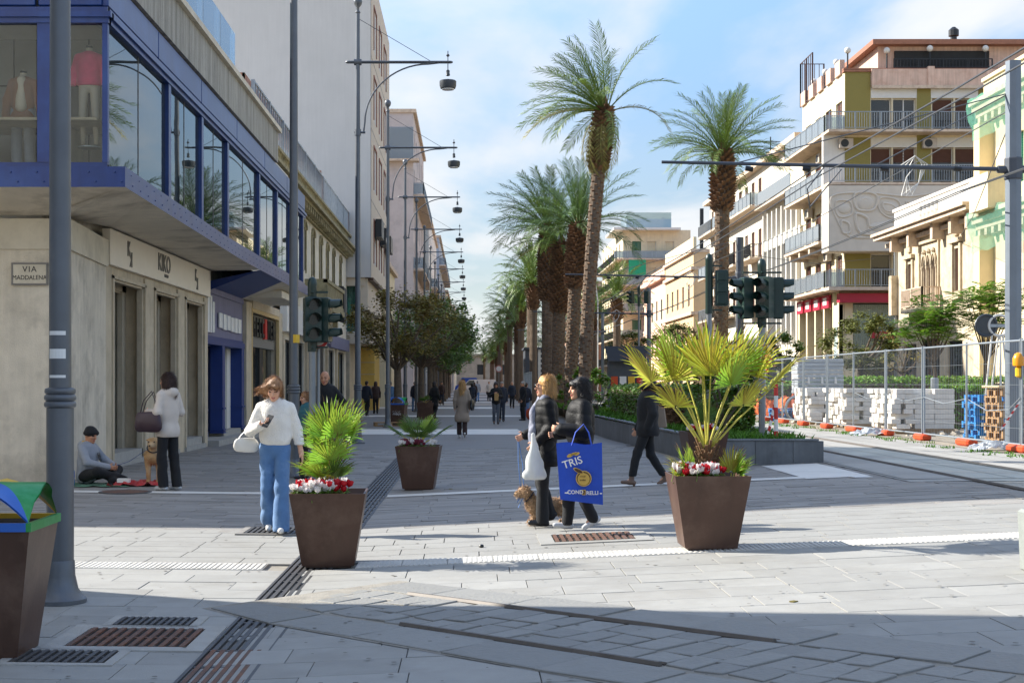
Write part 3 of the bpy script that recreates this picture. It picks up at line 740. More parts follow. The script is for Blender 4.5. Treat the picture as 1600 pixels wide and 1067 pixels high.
# KIKO shop front: three deep openings framed in stone
piers = [(25.75,26.25),(28.95,29.75),(32.2,32.95),(35.4,35.85)]
SX = -6.62
for a, b_ in piers: lb(MB().box(-7.3,SX,a,b_,-.05,3.74), 'stone_pier', C['stone'])
for (a,b_) in ((26.25,28.95),(29.75,32.2),(32.95,35.4)):
    fmz = MB()
    for k, (dx, t) in enumerate(((0,.10),(-.05,.18),(-.42,.30))):
        fmz.box(SX-.08+dx,SX+.03+dx,a,a+t,0.12,3.60).box(SX-.08+dx,SX+.03+dx,b_-t,b_,.12,3.60).box(SX-.08+dx,SX+.03+dx,a,b_,3.60-t*.5,3.62)
    lb(fmz, 'opening_frame', C['stone'])
    lb(MB().box(-7.3,SX-.02,a,b_,-.05,.30).box(-7.0,SX+.05,a,b_,-.05,.13), 'step', C['concrete'])
    lb(MB().box(-7.13,-7.11,a+.1,b_-.1,.3,3.5), 'shop_pane', C['glassc'])
    lb(MB().box(-7.22,-7.2,(a+b_)/2-.2,b_-.1,.3,3.5), 'grey_shutter', C['smooth'])
    lb(MB().box(-7.16,-7.06,(a+b_)/2-.05,(a+b_)/2+.03,.3,3.5).box(-7.17,-7.05,a+.05,b_-.05,3.42,3.52), 'door_frame', C['stone'])
    lb(MB().box(-7.4,-7.3,a-.1,b_+.1,0,3.7), 'back_panel', C['greyin'])
lb(MB().box(-7.3,SX-.04,25.75,35.9,3.62,3.80), 'lintel', C['stone'])
lb(MB().box(-7.105,-7.10,30.9,31.25,1.7,2.75), 'poster', mat('pink_poster','#b6607a',.6,.1)); lb(MB().box(-7.105,-7.10,33.3,33.6,1.2,2.0), 'poster', C['redl'])
# blue shop front
lb(MB().box(-7.3,-6.74,35.9,42.3,3.95,4.15).box(-6.95,-6.78,35.9,42.3,2.75,3.95), 'shop_board', C['bluegrey'])
for a, b_ in ((35.9,36.3),(38.55,38.95),(41.8,42.25)):
    q = MB().box(-7.05,-6.72,a,b_,.25,2.75)
    for zz_ in (.25,.32,.9): q.box(-7.06,-6.69,a-.02,b_+.02,zz_,zz_+.05)
    lb(q, 'blue_pilaster', C['bluedeep'])
lb(MB().box(-7.05,-6.70,35.9,42.25,2.62,2.78).box(-7.0,-6.74,35.9,42.25,2.78,2.84), 'blue_head', C['bluedeep'])
lb(MB().box(-7.55,-7.45,36.3,38.55,.25,2.62).box(-7.4,-7.3,36.3,36.5,.25,2.62).box(-7.45,-7.35,36.3,38.55,2.3,2.62).box(-7.44,-7.36,37.4,37.5,.25,2.3), 'blue_door', C['bluedeep'])
lb(MB().box(-7.43,-7.42,36.6,37.35,.5,2.25), 'door_pane', C['glassd'])
lb(MB().box(-8.1,-8.0,38.95,41.8,.25,2.62).box(-8.0,-7.05,38.9,38.95,.25,2.62).box(-8,-7.05,41.8,41.85,.25,2.62), 'blue_recess', C['bluedeep'])
lb(MB().box(-8.2,-6.35,35.9,42.9,-.1,.16).box(-8.2,-6.75,38.9,41.9,.16,.3), 'shop_step', C['concrete'])
# dark glazed shop front in a stone frame
q = MB().box(-7.4,-6.66,42.3,43.35,-.05,4.05).box(-7.4,-6.66,49.4,50.4,-.05,4.05).box(-7.4,-6.62,43.35,49.4,3.9,4.15)
lb(q, 'stone_frame', C['stone']); lb(MB().box(-6.74,-6.64,43.3,49.45,3.78,3.92).box(-6.74,-6.64,43.3,43.42,.3,3.78).box(-6.74,-6.64,49.33,49.45,.3,3.78), 'gilt_frame', mat('gilt_trim','#c6ab78',.5,.08))
lb(MB().box(-6.95,-6.85,43.4,49.4,3.0,3.78), 'sign_board', C['greyin'])
lb(MB().box(-6.95,-6.8,43.4,49.4,2.75,3.0), 'sign_rail', C['letter'])
for a,b_ in ((43.4,46.2),(46.9,49.4)): lb(MB().box(-6.93,-6.92,a,b_,.3,2.75), 'shop_pane', C['glassd'])
lb(MB().box(-7.0,-6.85,46.2,46.9,.0,2.75), 'dark_post', C['blackp']); lb(MB().box(-8.6,-8.5,43.2,49.6,0,3.8), 'back_panel', C['dark']); lb(MB().box(-7.3,-6.7,43.3,49.5,-.05,.3), 'plinth', C['stone'])
lb(MB().box(-40,-7.3,43,50.4,3.9,4.7), 'rear_slab', C['smooth'])
def signt(name, label, me_list, loc, rz, cat='sign', board=None):
    o = thing(name, label, cat, loc, rz)
    if board: board[0].build('board', board[1], o)
    for nm, me, p in me_list: ob(nm, me, o, p)
    return o
# KIKO sign (runs along the street, faces +x)
sg = thing('shop_sign', 'long cream shop sign with grey KIKO lettering over the stone doorways', 'shop sign', (-6.56, 25.9, 4.10), LEFTSIDE)
MB().box(0,10.0,0,.14,-.32,.33).build('board', C['cream'], sg)
ob('lettering', text_mesh('KIKO', .52, .008, C['letter'], bold=.004), sg, (4.55,-.01,.05)); ob('lettering', text_mesh('MILANO', .10, .006, C['letter']), sg, (4.75,-.01,-.19))
for px_ in (1.45, 8.1):
    ob('emblem', text_mesh('K', .42, .008, C['letter'], sx=.85), sg, (px_-.06,-.01,.07)); e = ob('emblem', text_mesh('K', .42, .008, C['letter'], sx=.85), sg, (px_+.10,-.01,-.09)); e.scale = (-1,1,-1)
pl = thing('street_name_plaque', 'small framed stone plaque reading VIA MADDALENA on the corner wall', 'street sign', (-6.93, 22.39, 3.33))
MB().box(-.26,.26,-.035,.0,-.15,.15).build('slab', C['smooth'], pl)
q = MB().box(-.285,.285,-.045,0,.15,.175).box(-.285,.285,-.045,0,-.175,-.15).box(-.285,-.26,-.045,0,-.15,.15).box(.26,.285,-.045,0,-.15,.15); q.build('frame', C['letter'], pl)
ob('lettering', text_mesh('VIA', .13, .003, C['blackl'], space=1.2), pl, (0,-.037,.07)); ob('lettering', text_mesh('MADDALENA', .10, .003, C['blackl'], sx=.9), pl, (0,-.037,-.06))
s2 = thing('shop_letters', 'white letters on the lilac board above the blue doorways', 'shop sign', (-6.77, 36.2, 3.4), LEFTSIDE)
for i, (x, w, h, dz) in enumerate(((.2,.34,.95,0),(.62,.22,.95,0),(.95,.26,.80,-.06),(1.9,.5,.40,-.1),(2.55,.55,.42,-.12),(3.2,.5,.40,-.12),(3.8,.55,.40,-.14),(4.45,.5,.42,-.14),(5.05,.5,.4,-.14))):
    MB().box(x,x+w,-.05,-.02,-h/2+dz,h/2+dz).box(x+w*.7,x+w*.76,-.06,-.05,-h/2+dz,h/2+dz).build('letter', C['whitel'], s2)
s3 = thing('shop_letters', 'bold black letters with one red block above the dark glass shop front', 'shop sign', (-6.84, 43.5, 3.38), LEFTSIDE)
rs = random.Random(4); x = .1
for i in range(9):
    w = .5; m = MB(); red = i == 5
    if red: m.box(x,x+.42,-.10,-.02,-.33,.33)
    else:
        m.box(x,x+.14,-.10,-.02,-.3,.3)
        k = rs.choice((0,1,2,3))
        if k != 1: m.box(x+.14,x+.44,-.10,-.02,.17,.3)
        if k in (0,2): m.box(x+.14,x+.40,-.10,-.02,-.06,.07)
        if k in (0,3): m.box(x+.14,x+.44,-.10,-.02,-.3,-.17)
        if k == 1: m.bar((x+.12,-.06,.28),(x+.42,-.06,-.28),.1,.08); m.box(x+.38,x+.48,-.10,-.02,-.3,.3)
        if k == 2: m.box(x+.34,x+.46,-.10,-.02,-.3,.17)
    m.build('letter', C['redl'] if red else C['blackl'], s3); x += .63
# ------------------------------------------------------------------ building across the side street, left of the frame: its shadow lies on the paving
NB = thing('side_street_building', 'plain grey building beyond the left edge whose shadow crosses the near paving', 'building', (-7.5, 12.6, 0))
MB().prism([(-30,-12.6),(0,-12.6),(0,.1),(-30,.1)],0,17).build('wall', C['whitewall'], NB)
# ------------------------------------------------------------------ old low house
OH = thing('old_house', 'low old white house with weathered stone cornice and arched shutters', 'building', (-6.75, 50.4, 0))
holes = []
for yv in (57.7,60.8,63.9,66.9,69.9,73.6): holes.append((yv-.42-50.4, yv+.42-50.4, 6.2, 7.85, 'shuto'))
shp = [(.6,3.2,.1,3.2,'dark'),(4.2,7.2,.1,3.2,'dark'),(8.6,11.2,.1,3.2,'dark'),(12.4,15.4,.1,3.4,'void'),(17,20,.1,3.2,'dark'),(21.5,25.5,.1,3.2,'dark')]
M_ = facade(OH, (-6.75,50.4,0), LEFTSIDE, 26.8, 8.5, holes+shp, mat('old_cream_render','#e0d8c6',.9,.07,1.4,.15,25,stain='#b3a88e',stainamt=.5,streak=.1), .09)
for h in holes:
    a = MB(); cxm = (h[0]+h[1])/2; pts = [(cxm+.5*math.cos(t), h[3]+.32*math.sin(t)) for t in fr(0,math.pi,9)]
    a.tube([(p[0],-.04,p[1]) for p in pts], .07, 5); a.box(h[0]-.14,h[0],-.05,.02,h[2]-.1,h[3]+.02); a.box(h[1],h[1]+.14,-.05,.02,h[2]-.1,h[3]+.02)
    a.prism([(cxm+.45*math.cos(t), h[3]+.28*math.sin(t)) for t in fr(0,math.pi,9)], -.012, .0, 0, 'y')
    lpart(OH, M_, a, 'window_surround', C['oldstone'])
co = MB()
for k, (o_, z0, z1) in enumerate(((.12,8.35,8.5),(.25,8.5,8.62),(.45,8.62,8.75),(.6,8.75,8.86),(.3,8.86,9.05))): co.box(-7.5,26.9,-o_,.3,z0,z1)
for i in range(46): u = -7.2+i*.74; co.box(u,u+.22,-.42,-.1,8.40,8.62)
lpart(OH, M_, co, 'cornice', C['oldstone'])
ba = MB()
for i in range(70): u = -6.5+i*.46; ba.lathe([(.05,9.05),(.08,9.2),(.04,9.38),(.05,9.5)],6,(u,-.2,0))
ba.box(-7.5,26.9,-.3,-.1,9.5,9.6); lpart(OH, M_, ba, 'balustrade', C['oldstone'])
rs_ = MB(); rail_bars(rs_, (-7.2,-.15,9.3), (26.6,-.15,9.3), 1.5, .5, .05, .06, 3.3); lpart(OH, M_, rs_, 'roof_railing', C['steel'])
lpart(OH, M_, MB().box(-7.6,12.5,.05,.12,10.3,10.95).box(-7.6,-7.5,.05,3,9.5,10.95), 'rusted_fence', C['rustfence'])
lpart(OH, M_, MB().box(12.5,12.6,-.15,.15,9.05,11).box(26.4,26.65,-.15,.2,9.05,10.9), 'fence_post', C['rustfence'])
MB().prism([(-30,-9.2),(-.3,-9.2),(-.3,26.6),(-30,26.6)],0,9.0).build('house_body', C['whitewall'], OH)
bl = lpart(OH, M_, MB().box(7.5,15.2,-.95,0,4.62,4.85).box(8,8.4,-.7,0,4.1,4.62).box(14.2,14.6,-.7,0,4.1,4.62), 'balcony', C['oldstone'])
q = MB().box(7.5,15.2,-.93,-.78,4.85,5.0).box(7.5,15.2,-.95,-.76,5.7,5.85)
for i in range(19): u = 7.62+i*.41; q.box(u,u+.26,-.9,-.82,5.0,5.7)
q.box(7.5,7.65,-.93,0,4.85,5.85); q.build('balcony_parapet', C['oldstone'], bl)
lpart(OH, M_, MB().box(0,15.5,-.25,-.0,3.45,4.4), 'shop_panel', C['whitewall']); lpart(OH, M_, MB().box(16.5,26.6,-.2,0,3.3,3.9), 'shop_panel', C['bluegrey'])
for a in (0,3.4,7.4,11.4,15.6,20.4): lpart(OH, M_, MB().box(a+.05,a+.5,-.12,0,0,3.3), 'pilaster', C['stone'])
hs = thing('hanging_box_sign', 'dark grey box sign projecting from the old house beside the traffic light', 'sign', (-6.75, 66, 0))
MB().prism([(0,4.7),(.95,4.35),(.95,6.0),(0,6.2)],-.6,.6,0,'y').build('panel', mat('charcoal_panel','#3c3b3a',.7,.2,3,streak=.2), hs); MB().bar((0,-.3,6.1),(.9,-.3,6.05),.05).build('bracket', C['blackp'], hs)
# ------------------------------------------------------------------ tall block with the blank wall
TB = thing('tall_block', 'tall pale apartment block with a huge blank side wall and red framed windows', 'building', (-5.4, 77.3, 0))
MB().prism([(-30,0),(-.02,0),(-.02,17.4),(-30,17.4)],7.35,24.2).build('blank_wall', C['greywall'], TB)
holes = []
for zc in (21.4,17.5,13.6,9.5):
    for u in (2.0,6.6,11.2): holes.append((u,u+2.2,zc-1.25,zc+1.15,'brown'))
holes = [(a,b_,c-7.35,d-7.35,k) for a,b_,c,d,k in holes]
M_ = facade(TB, (-5.4,77.32,7.35), LEFTSIDE, 17.4, 16.85, holes, C['panel'], .12, 'street_wall')
for h in holes: lpart(TB, M_, MB().box(h[0]-.08,h[1]+.08,-.05,.0,h[3],h[3]+.1).box(h[0]-.08,h[0],-.05,0,h[2],h[3]).box(h[1],h[1]+.08,-.05,0,h[2],h[3]), 'window_surround', C['redframe'])
for h in holes[9:]: o = lpart(TB, M_, MB().box(h[0],h[1],-.45,-.1,h[3]-.9,h[3]+.1), 'awning_box', C['blackp'])
j = MB()
for z in (4.2,8.1,12.): j.box(0,17.4,-.012,0,z,z+.04)
lpart(TB, M_, j, 'wall_joint', C['letter'])
q = MB().prism([(-30,1.2),(-1.6,1.2),(-1.6,17),(-30,17)],4.4,7.35); q.build('recess_wall', C['stone'], TB)
MB().box(-3.2,-.5,.6,.7,4.4,6.9).box(-1.5,-1.45,.7,9,4.4,6.9).build('green_window', C['glassg'], TB); 
m = MB()
for x in (-3.2,-2.3,-1.4,-.5): m.box(x-.04,x+.04,.52,.6,4.3,7.0)
m.box(-3.3,-.4,.5,.62,4.3,4.42); m.build('window_bars', C['wframe'], TB)
MB().box(-4.2,-.35,.2,.9,6.9,7.4).box(-.6,-.2,.3,12,5.6,7.3).build('beige_box', C['panel'], TB); MB().box(-.5,.1,.4,16.8,7.2,7.36).build('overhang', C['bframe'], TB)
MB().prism([(-30,.4),(-1.2,.4),(-1.2,6.5),(-30,6.5)],0,4.4).build('base_wall', C['stone'], TB); MB().prism([(-30,6.52),(-.25,6.52),(-.25,11),(-30,11)],0,3.7).build('yellow_base', C['yellow'], TB)
for z in (.7,1.4,2.1,2.8): MB().box(-3,-.22,6.48,6.52,z,z+.04).build('base_joint', C['stone'], TB)
MB().box(-4.5,-.1,.2,10,3.75,4.35).build('canopy', C['panel'], TB)
MB().box(-3.6,-2.6,.35,.41,0,2.9).box(-2.3,-1.4,.35,.41,0,2.9).build('shop_door', C['bframe'], TB)
MB().prism([(-30,11.02),(-1.0,11.02),(-1.0,17.3),(-30,17.3)],0,4.4).build('shop_base', C['ochre'], TB)
for i in range(3): MB().box(-.99,-.9,11.5+i*1.9,12.9+i*1.9,.2,3.2).build('shop_window', C['glassd'], TB)
# ------------------------------------------------------------------ further buildings of the left row
def block_left(name, label, X, Y0, L, H, mt, side, floors, cols, kind, bal=None, gh=4.6, sideholes=0, back=26):
    b = thing(name, label, 'building', (X, Y0, 0)); holes = []; fh = (H-gh-.8)/floors
    for f_ in range(floors):
        for c_ in range(cols):
            u = (c_+.5)*L/cols; z = gh+f_*fh+.5; holes.append((u-.6,u+.6,z,z+min(2.2,fh*.66),kind))
    for c_ in range(max(1,cols//2)): u = (c_+.5)*L/max(1,cols//2); holes.append((u-1.5,u+1.5,.1,3.2,'dark'))
    M_ = facade(b, (X,Y0,0), LEFTSIDE, L, H, holes, mt, .1)
    sh = []
    if sideholes:
        for f_ in range(floors): z = gh+f_*fh+.7; sh.append((back-3.2,back-1.6,z,z+1.5,kind))
    facade(b, (X-back,Y0,0), FRONT, back, H, sh, side, .2, 'side_wall')
    MB().prism([(-back,.3),(-.3,.3),(-.3,L),(-back,L)],0,H-.05).build('body', C['dark'], b); MB().box(-back-.1,.25,-.15,L+.1,H,H+.3).build('cornice', C['slab'], b)
    if bal:
        for f_ in range(floors):
            if bal == 'some' and f_ % 2: continue
            balcony(b, M_, .5, L-.5, gh+f_*fh+.3, .9, 'panel' if bal != 'dark' else 'dark', .95)
    return b, M_
block_left('apartment_block', 'narrow low old house with rust marks between the tall block and the pink block', -5.7, 95, 12, 9.5, C['ochre'], C['ochre'], 1, 3, 'shuto')
b, M_ = block_left('apartment_block', 'pale pinkish apartment block with glass balconies at the top of its corner', -4.75, 118, 26, 24, C['pinkpanel'], C['pinkpanel'], 6, 6, 'half', 'some', 4.6)
MB().box(-2.4,.02,-.1,-.05,20.2,22.8).build('corner_glass', C['railglass'], b); MB().box(-7,-2.4,-.35,-.02,6,26.4).build('stair_tower', C['bluewall'], b); MB().box(-5,-2.4,-.2,.5,26.4,28.2).build('roof_terrace', C['railglass'], b)
MB().box(-2.6,.5,-.8,.3,19.9,20.1).build('corner_balcony', C['slab'], b)
block_left('apartment_block', 'white apartment block with a canopy beyond the pinkish block', -4.4, 150, 34, 19, C['whitewall'], C['whitewall'], 4, 7, 'half', 'some', 4.6)
block_left('apartment_block', 'grey apartment block further down the left row', -4.2, 190, 45, 21, C['bluewall'], C['bluewall'], 5, 8, 'half', 'some', 4.6)
block_left('apartment_block', 'cream apartment block far down the left row', -4.0, 240, 60, 17, C['ochre'], C['ochre'], 4, 8, 'half', None, 4.6)
block_left('apartment_block', 'last pale block at the far end of the left row', -3.6, 305, 60, 18, C['greywall'], C['greywall'], 4, 8, 'half', None, 4.6)
# ================================================================== right row
RXP = 22.9
# ---- corner building with olive tiles and the relief
CB = thing('corner_apartment_building', 'cream corner building with olive tiled walls, long balconies and a carved relief', 'building', (RXP, 87, 0))
holes = []
def fr_holes(z0, z1, kinds):
    r = []
    for (xa, xb), k in zip(((1.6,2.85),(2.95,4.35),(5.35,6.65),(6.75,8.1),(9.0,10.4),(11.4,13),(13.8,15.4)), kinds): r.append((xa,xb,z0,z1,k))
    return r
holes += fr_holes(17.0,19.0,['glass','glass','half','half','glass','half','glass'])
holes += fr_holes(13.75,16.0,['half','half','half','half','glass','half','half'])
holes += fr_holes(7.45,9.5,['glass','glass','glass','glass','glass','half','glass'])
holes += [(.5,4.3,2.9,6.5,'curtain'),(6.5,10.2,2.9,6.5,'curtain'),(11.2,15.4,2.9,6.5,'curtain'),(1,4.2,.1,2.6,'dark'),(6.5,10,.1,2.6,'dark')]
MF = facade(CB, (RXP,87,0), FRONT, 17.5, 20.6, holes, C['ochre'], .25)
ol = [(.0,1.55,7.45,9.5),(0,1.55,13.75,16.6),(0,1.55,17.0,20.6),(4.4,5.25,13.75,16.9),(4.4,5.25,17,19.8),(8.15,8.95,13.75,16.9),(8.15,8.95,17,19.8),(8.15,8.95,7.45,9.5)]
for a,b_,c,d in ol: lpart(CB, MF, MB().box(a,b_,-.05,-.003,c,d), 'olive_tiling', C['olive'])
lpart(CB, MF, MB().box(1.58,17.5,-.25,-.003,19.75,20.75).box(5.0,5.4,-.32,-.0,19.6,20.9).box(10.9,11.3,-.32,0,19.6,20.9), 'salmon_parapet', C['salmon'])
lpart(CB, MF, MB().box(1.58,17.5,-.35,-.2,19.55,19.74), 'ledge', C['slab'])
lpart(CB, MF, MB().box(-.1,17.5,-.1,.3,20.75,20.83).box(-.1,1.6,-.15,.3,20.6,20.72), 'coping', C['rooftile'])
lpart(CB, MF, MB().box(1.6,17.5,-.03,-.003,16.0,16.6).box(1.6,17.5,-.03,-.003,19.02,19.6), 'white_lintel', C['wframe'])
MB().prism([(.7,.7),(17.4,.7),(17.4,10.9),(.7,10.9)],0,20.5).build('body', C['dark'], CB)
# mural block and its relief
lpart(CB, MF, MB().box(-1.32,17.5,-1.3,.0,9.55,13.5), 'mural_block', C['mural'])
mu = MB(); rm = random.Random(8)
def curve(pts, r=.07):
    P = [Vector((p[0]*.86-1.15, -1.31, (p[1]-11.8)*1.08+11.65)) for p in pts]; Q = []
    n = len(P)
    for i in range(n):
        p0,p1,p2,p3 = P[(i-1)%n],P[i],P[(i+1)%n],P[(i+2)%n]
        for t in (0,.25,.5,.75):
            Q.append(.5*((2*p1)+(p2-p0)*t+(2*p0-5*p1+4*p2-p3)*t*t+(3*p1-p0-3*p2+p3)*t**3))
    Q.append(Q[0]); mu.tube(Q, r, 6)
for pts in ([(0,12.9),(2.5,13.1),(5.4,12.9),(7.6,13.1),(9.2,12.8),(9.0,11.2),(8.8,10.6),(6,10.55),(3,10.6),(1.2,10.7),(.4,11.6)],
            [(1.6,13.0),(2.4,13.15),(3.2,12.9),(3.0,12.2),(2.2,12.1),(1.7,12.3)], [(2.1,12.65),(2.4,12.8),(2.6,12.6),(2.35,12.45)],
            [(3.4,12.8),(4.6,12.7),(4.9,12.0),(4.2,11.7),(3.4,12.1)], [(.3,12.6),(1.3,12.6),(1.4,11.9),(.5,11.8)],
            [(1.7,11.9),(2.5,11.7),(2.8,11.2),(4.6,11.6),(4.8,10.9),(3.4,10.8),(2.0,10.9)], [(2.6,11.2),(3.2,11.3),(3.3,10.95),(2.7,10.9)],
            [(5.2,12.6),(6.2,12.5),(7.0,12.9),(7.6,12.2),(7.4,11.4),(6.6,11.0),(5.4,11.4),(5.9,12.0)], [(6.8,12.6),(7.2,12.6),(7.1,12.3)], [(7.8,12.7),(8.6,12.6),(8.7,11.9),(8.0,11.8)],[(7.7,11.4),(8.5,11.5),(8.4,10.9),(7.6,10.9)],[(9.3,12.9),(10.6,13.0),(11,12.2),(10.2,11.9)],[(9.4,11.6),(10.8,11.5),(10.6,10.8),(9.5,10.8)],[(3.6,12.5),(4.3,12.4),(4.5,12.1),(3.8,12.1)],[(5.2,11.5),(5.9,11.6),(6.0,10.9),(5.3,10.8)],[(.7,11.5),(1.2,11.4),(1.3,10.9),(.8,10.9)]):
    curve(pts, rm.choice((.06,.08,.1)))
for c,r in (((2.4,-1.3,12.5),(.5,.10,.45)),((4.1,-1.3,12.2),(.6,.09,.4)),((3.6,-1.3,11.2),(.9,.08,.3)),((6.5,-1.3,11.9),(.7,.09,.6)),((.9,-1.3,12.2),(.4,.08,.3))): mu.ball((c[0]*.86-1.15,c[1],(c[2]-11.8)*1.08+11.65),r,14,8)
lpart(CB, MF, mu, 'carved_relief', C['mural'], True)
# street side of the corner building
holes = []
for z0, z1 in ((17.0,19.0),(13.75,16.0),(10.5,12.7),(7.45,9.5)):
    for u in (.9,3.6,6.3,8.9): holes.append((u,u+1.5,z0,z1,'shutb' if u < 7 else 'half'))
for u in (.6,2.9,5.2,7.5): holes.append((u,u+1.6,2.6,6.3,'curtain'))
MS = facade(CB, (RXP,98,0), RIGHTSIDE, 11, 20.6, holes, C['ochre'], .12, 'street_wall')
for z in (16.9,13.7):
    balcony(CB, MS, 0, 11, z, 1.3, 'panel', 1.05)
    lpart(CB, MF, MB().box(-1.3,17.5,-1.3,-.002,z-.16,z), 'balcony', C['slab'])
    q = MB(); rail_bars(q, (-1.25,-1.25,z), (17.4,-1.25,z), 1.05, .15); lpart(CB, MF, q, 'railing', C['steel'])
balcony(CB, MS, 0, 9.7, 10.4, 1.3, 'panel', 1.05)
balcony(CB, MS, 0, 11, 7.4, 1.3, 'panel', 1.05)
lpart(CB, MF, MB().box(-1.3,17.5,-1.3,-.002,7.2,7.4), 'balcony', C['slab']); q = MB(); rail_bars(q, (-1.25,-1.25,7.4), (17.4,-1.25,7.4), 1.05, .15); lpart(CB, MF, q, 'railing', C['steel'])
lpart(CB, MS, MB().box(10.65,11.0,-1.32,0,9.55,16.75), 'corner_pier', C['whitewall'])
for u in (1.2,3.9,6.6): lpart(CB, MS, MB().box(u,u+.4,-1.2,0,9.8,10.2), 'bracket', C['slab'])
for u in (.2,2.45,4.75,7.05,9.4,10.6): lpart(CB, MS, MB().box(u,u+.35,-.35,0,0,7.2), 'pilaster', C['ochre'])
lpart(CB, MF, MB().box(-.5,4.6,-.75,-.05,6.5,7.05), 'crimson_sign', C['crimson'])
for u in (.6,2.9,5.2,7.5): o = lpart(CB, MS, MB().box(u-.05,u+1.7,-.55,-.37,6.3,7.1), 'crimson_awning', C['crimson']); MB().box(u+.35,u+1.25,-.57,-.555,6.5,6.95).build('sign_panel', C['whitel'], o)
for x in (4.9,5.9): lpart(CB, MF, MB().box(x,x+.3,-.15,0,2.6,7.1), 'stone_pier', C['stone'])
lpart(CB, MS, MB().box(9.6,10.95,-.32,-.1,2.6,6.4), 'corner_window', C['curtain'])
ps = thing('shop_sign', 'crimson sign with white letters PALA on the corner building', 'shop sign', (RXP+5.0, 86.3, 6.78))
MB().box(0,7,0,.5,-.28,.27).build('board', C['crimson'], ps); ob('lettering', text_mesh('PALA', .52, .01, C['whitel'], 'LEFT', .012), ps, (.42,-.01,0))
for x in (1.6,7.6): lpart(CB, MF, MB().box(x,x+2.2,-.02,.0,4.35,4.75).box(x+.04,x+2.16,-.03,-.02,4.45,4.72,0), 'window_lettering_panel', C['crimson'])
# roof things
RF = MB().box(2.2,17.5,.6,9.5,20.5,22.3).build('penthouse', C['salmon'], CB); MB().box(1.7,17.6,-.1,9.6,22.3,22.6).build('roof_slab', C['rooftile'], RF)
MB().box(3.2,9.0,.45,.62,20.9,22.0).build('terrace_opening', C['dark'], RF); MB().box(11.5,14.5,.5,.6,20.9,22.0).build('window', C['bframe'], RF)
q = MB(); rail_bars(q, (3,-.05,20.8),(9,-.05,20.8),.6,.2,.03); q.build('terrace_railing', C['blackp'], CB)
gl = MB().lathe([(.05,0),(.05,.95)],8).mesh('lamp_stem', C['blackp']); gb2 = MB().ball((0,0,1.15),.2,12,8).mesh('globe', C['wframe'], True)
for p in ((.2,.1,20.8),(2.6,.1,20.8),(5.2,.0,20.9),(8.6,0,20.9),(.1,2.4,20.6),(.1,5.2,20.6),(.1,8.2,20.6)):
    o = ob('roof_lamp', gl, CB, p); ob('globe', gb2, o)
for i, u in enumerate((0,2.3,4.6,6.9,9.2)): lpart(CB, MS, MB().box(u,u+1.2,-.15,.15,20.6,21.5), 'roof_block', C['salmon'])
q = MB(); rail_bars(q, (-.2,-.1,20.6), (-.2,1.5,20.6), 3.0, .3, .04); rail_bars(q, (-.2,-.1,20.6), (3.2,-.1,20.6), 3.0, .5, .04); lpart(CB, MS, q, 'roof_frame', C['bframe'])
vent = MB().lathe([(.2,22.6),(.2,23),(.32,23.05),(.32,23.4),(.1,23.6)],10,(7,1,0)); vent.build('chimney', C['blackp'], CB)
acm = MB().cbox((0,0,0),(.85,.32,.6),bev=.02); acm2 = MB().lathe([(.22,0),(.22,.02)],14)
acme = acm.mesh('air_conditioner', C['acgrey']); acf = MB().prism([(.24*math.cos(t),.24*math.sin(t)) for t in fr(0,6.1,15)],-.18,-.165,0,'y').mesh('fan_grille', C['blackp'])
def ac(b, wp, rz): o = ob('air_conditioner', acme, b, Vector(wp)-b.location, rz); ob('fan_grille', acf, o, (-.1,0,0)); return o
for x, z in ((5.1,16.2),(-.0,16.2),(8.6,12.9)): ac(CB, (RXP+x,86.75,z), 0)
for y, z in ((92,16.1),(89.4,16.2),(95,12.9),(90,9.6)): ac(CB, (RXP-.3,y,z), RIGHTSIDE)
# ---- long white building with fins and balconies
WB = thing('long_white_building', 'long white modern building with vertical fins and rows of balconies', 'building', (RXP, 98, 0))
holes = []; L = 38
for z0,z1 in ((4.9,7.6),(8.4,11.6),(12.6,14.2)):
    for i in range(7): u = L-11.6+i*1.6; holes.append((u,u+1.05,z0 if z0 > 5 else 4.9,z1,'brown' if z0 < 12 else 'half'))
for z in (7.5,11.5,15.5):
    for i in range(9): u = .9+i*2.75; holes.append((u,u+1.25,z,z+2.3,'shutb' if i % 3 else 'half'))
for i in range(7): holes.append((1+i*5,4.6+i*5,.1,3.6,'dark'))
M_ = facade(WB, (RXP,136,0), RIGHTSIDE, L, 18.6, holes, mat('warm_white_render','#ded5c2',.88,.06,1.2,.08,30,streak=.08,stain='#c0b59d',stainamt=.35), .11)
for i in range(8):
    u = L-12.05+i*1.6; lpart(WB, M_, MB().box(u,u+.28,-.3,-.0,4.4,14.5), 'fin', C['wframe'])
lpart(WB, M_, MB().box(L-12.3,L,-.2,0,7.75,8.3), 'band', C['whitewall']); lpart(WB, M_, MB().box(L-12.3,L,-.2,0,11.7,12.5), 'band', C['whitewall'])
for a, b_, z, k in ((.3,7.5,15.4,'bars'),(8,25.5,15.4,'panel'),(.3,6,11.4,'panel'),(8,13,11.4,'dark'),(14.5,18.5,11.4,'dark'),(20,25.5,11.4,'dark'),(.3,6,7.4,'bars'),(8,13,7.4,'dark'),(20,25.5,7.4,'dark')):
    balcony(WB, M_, a, b_, z, 1.2, k, 1.0)
lpart(WB, M_, MB().box(L-12.2,L,-.9,0,14.9,15.1), 'balcony', C['slab']); q = MB(); q.box(L-12.2,L,-.88,-.84,15.2,16.1); lpart(WB, M_, q, 'railing', C['railglass'])
lpart(WB, M_, MB().box(-.4,L+.1,-.6,.5,18.5,18.85), 'cornice', C['slab'])
MB().prism([(.36,.05),(14,.05),(14,37.95),(.36,37.95)],0,18.5).build('body', C['whitewall'], WB)
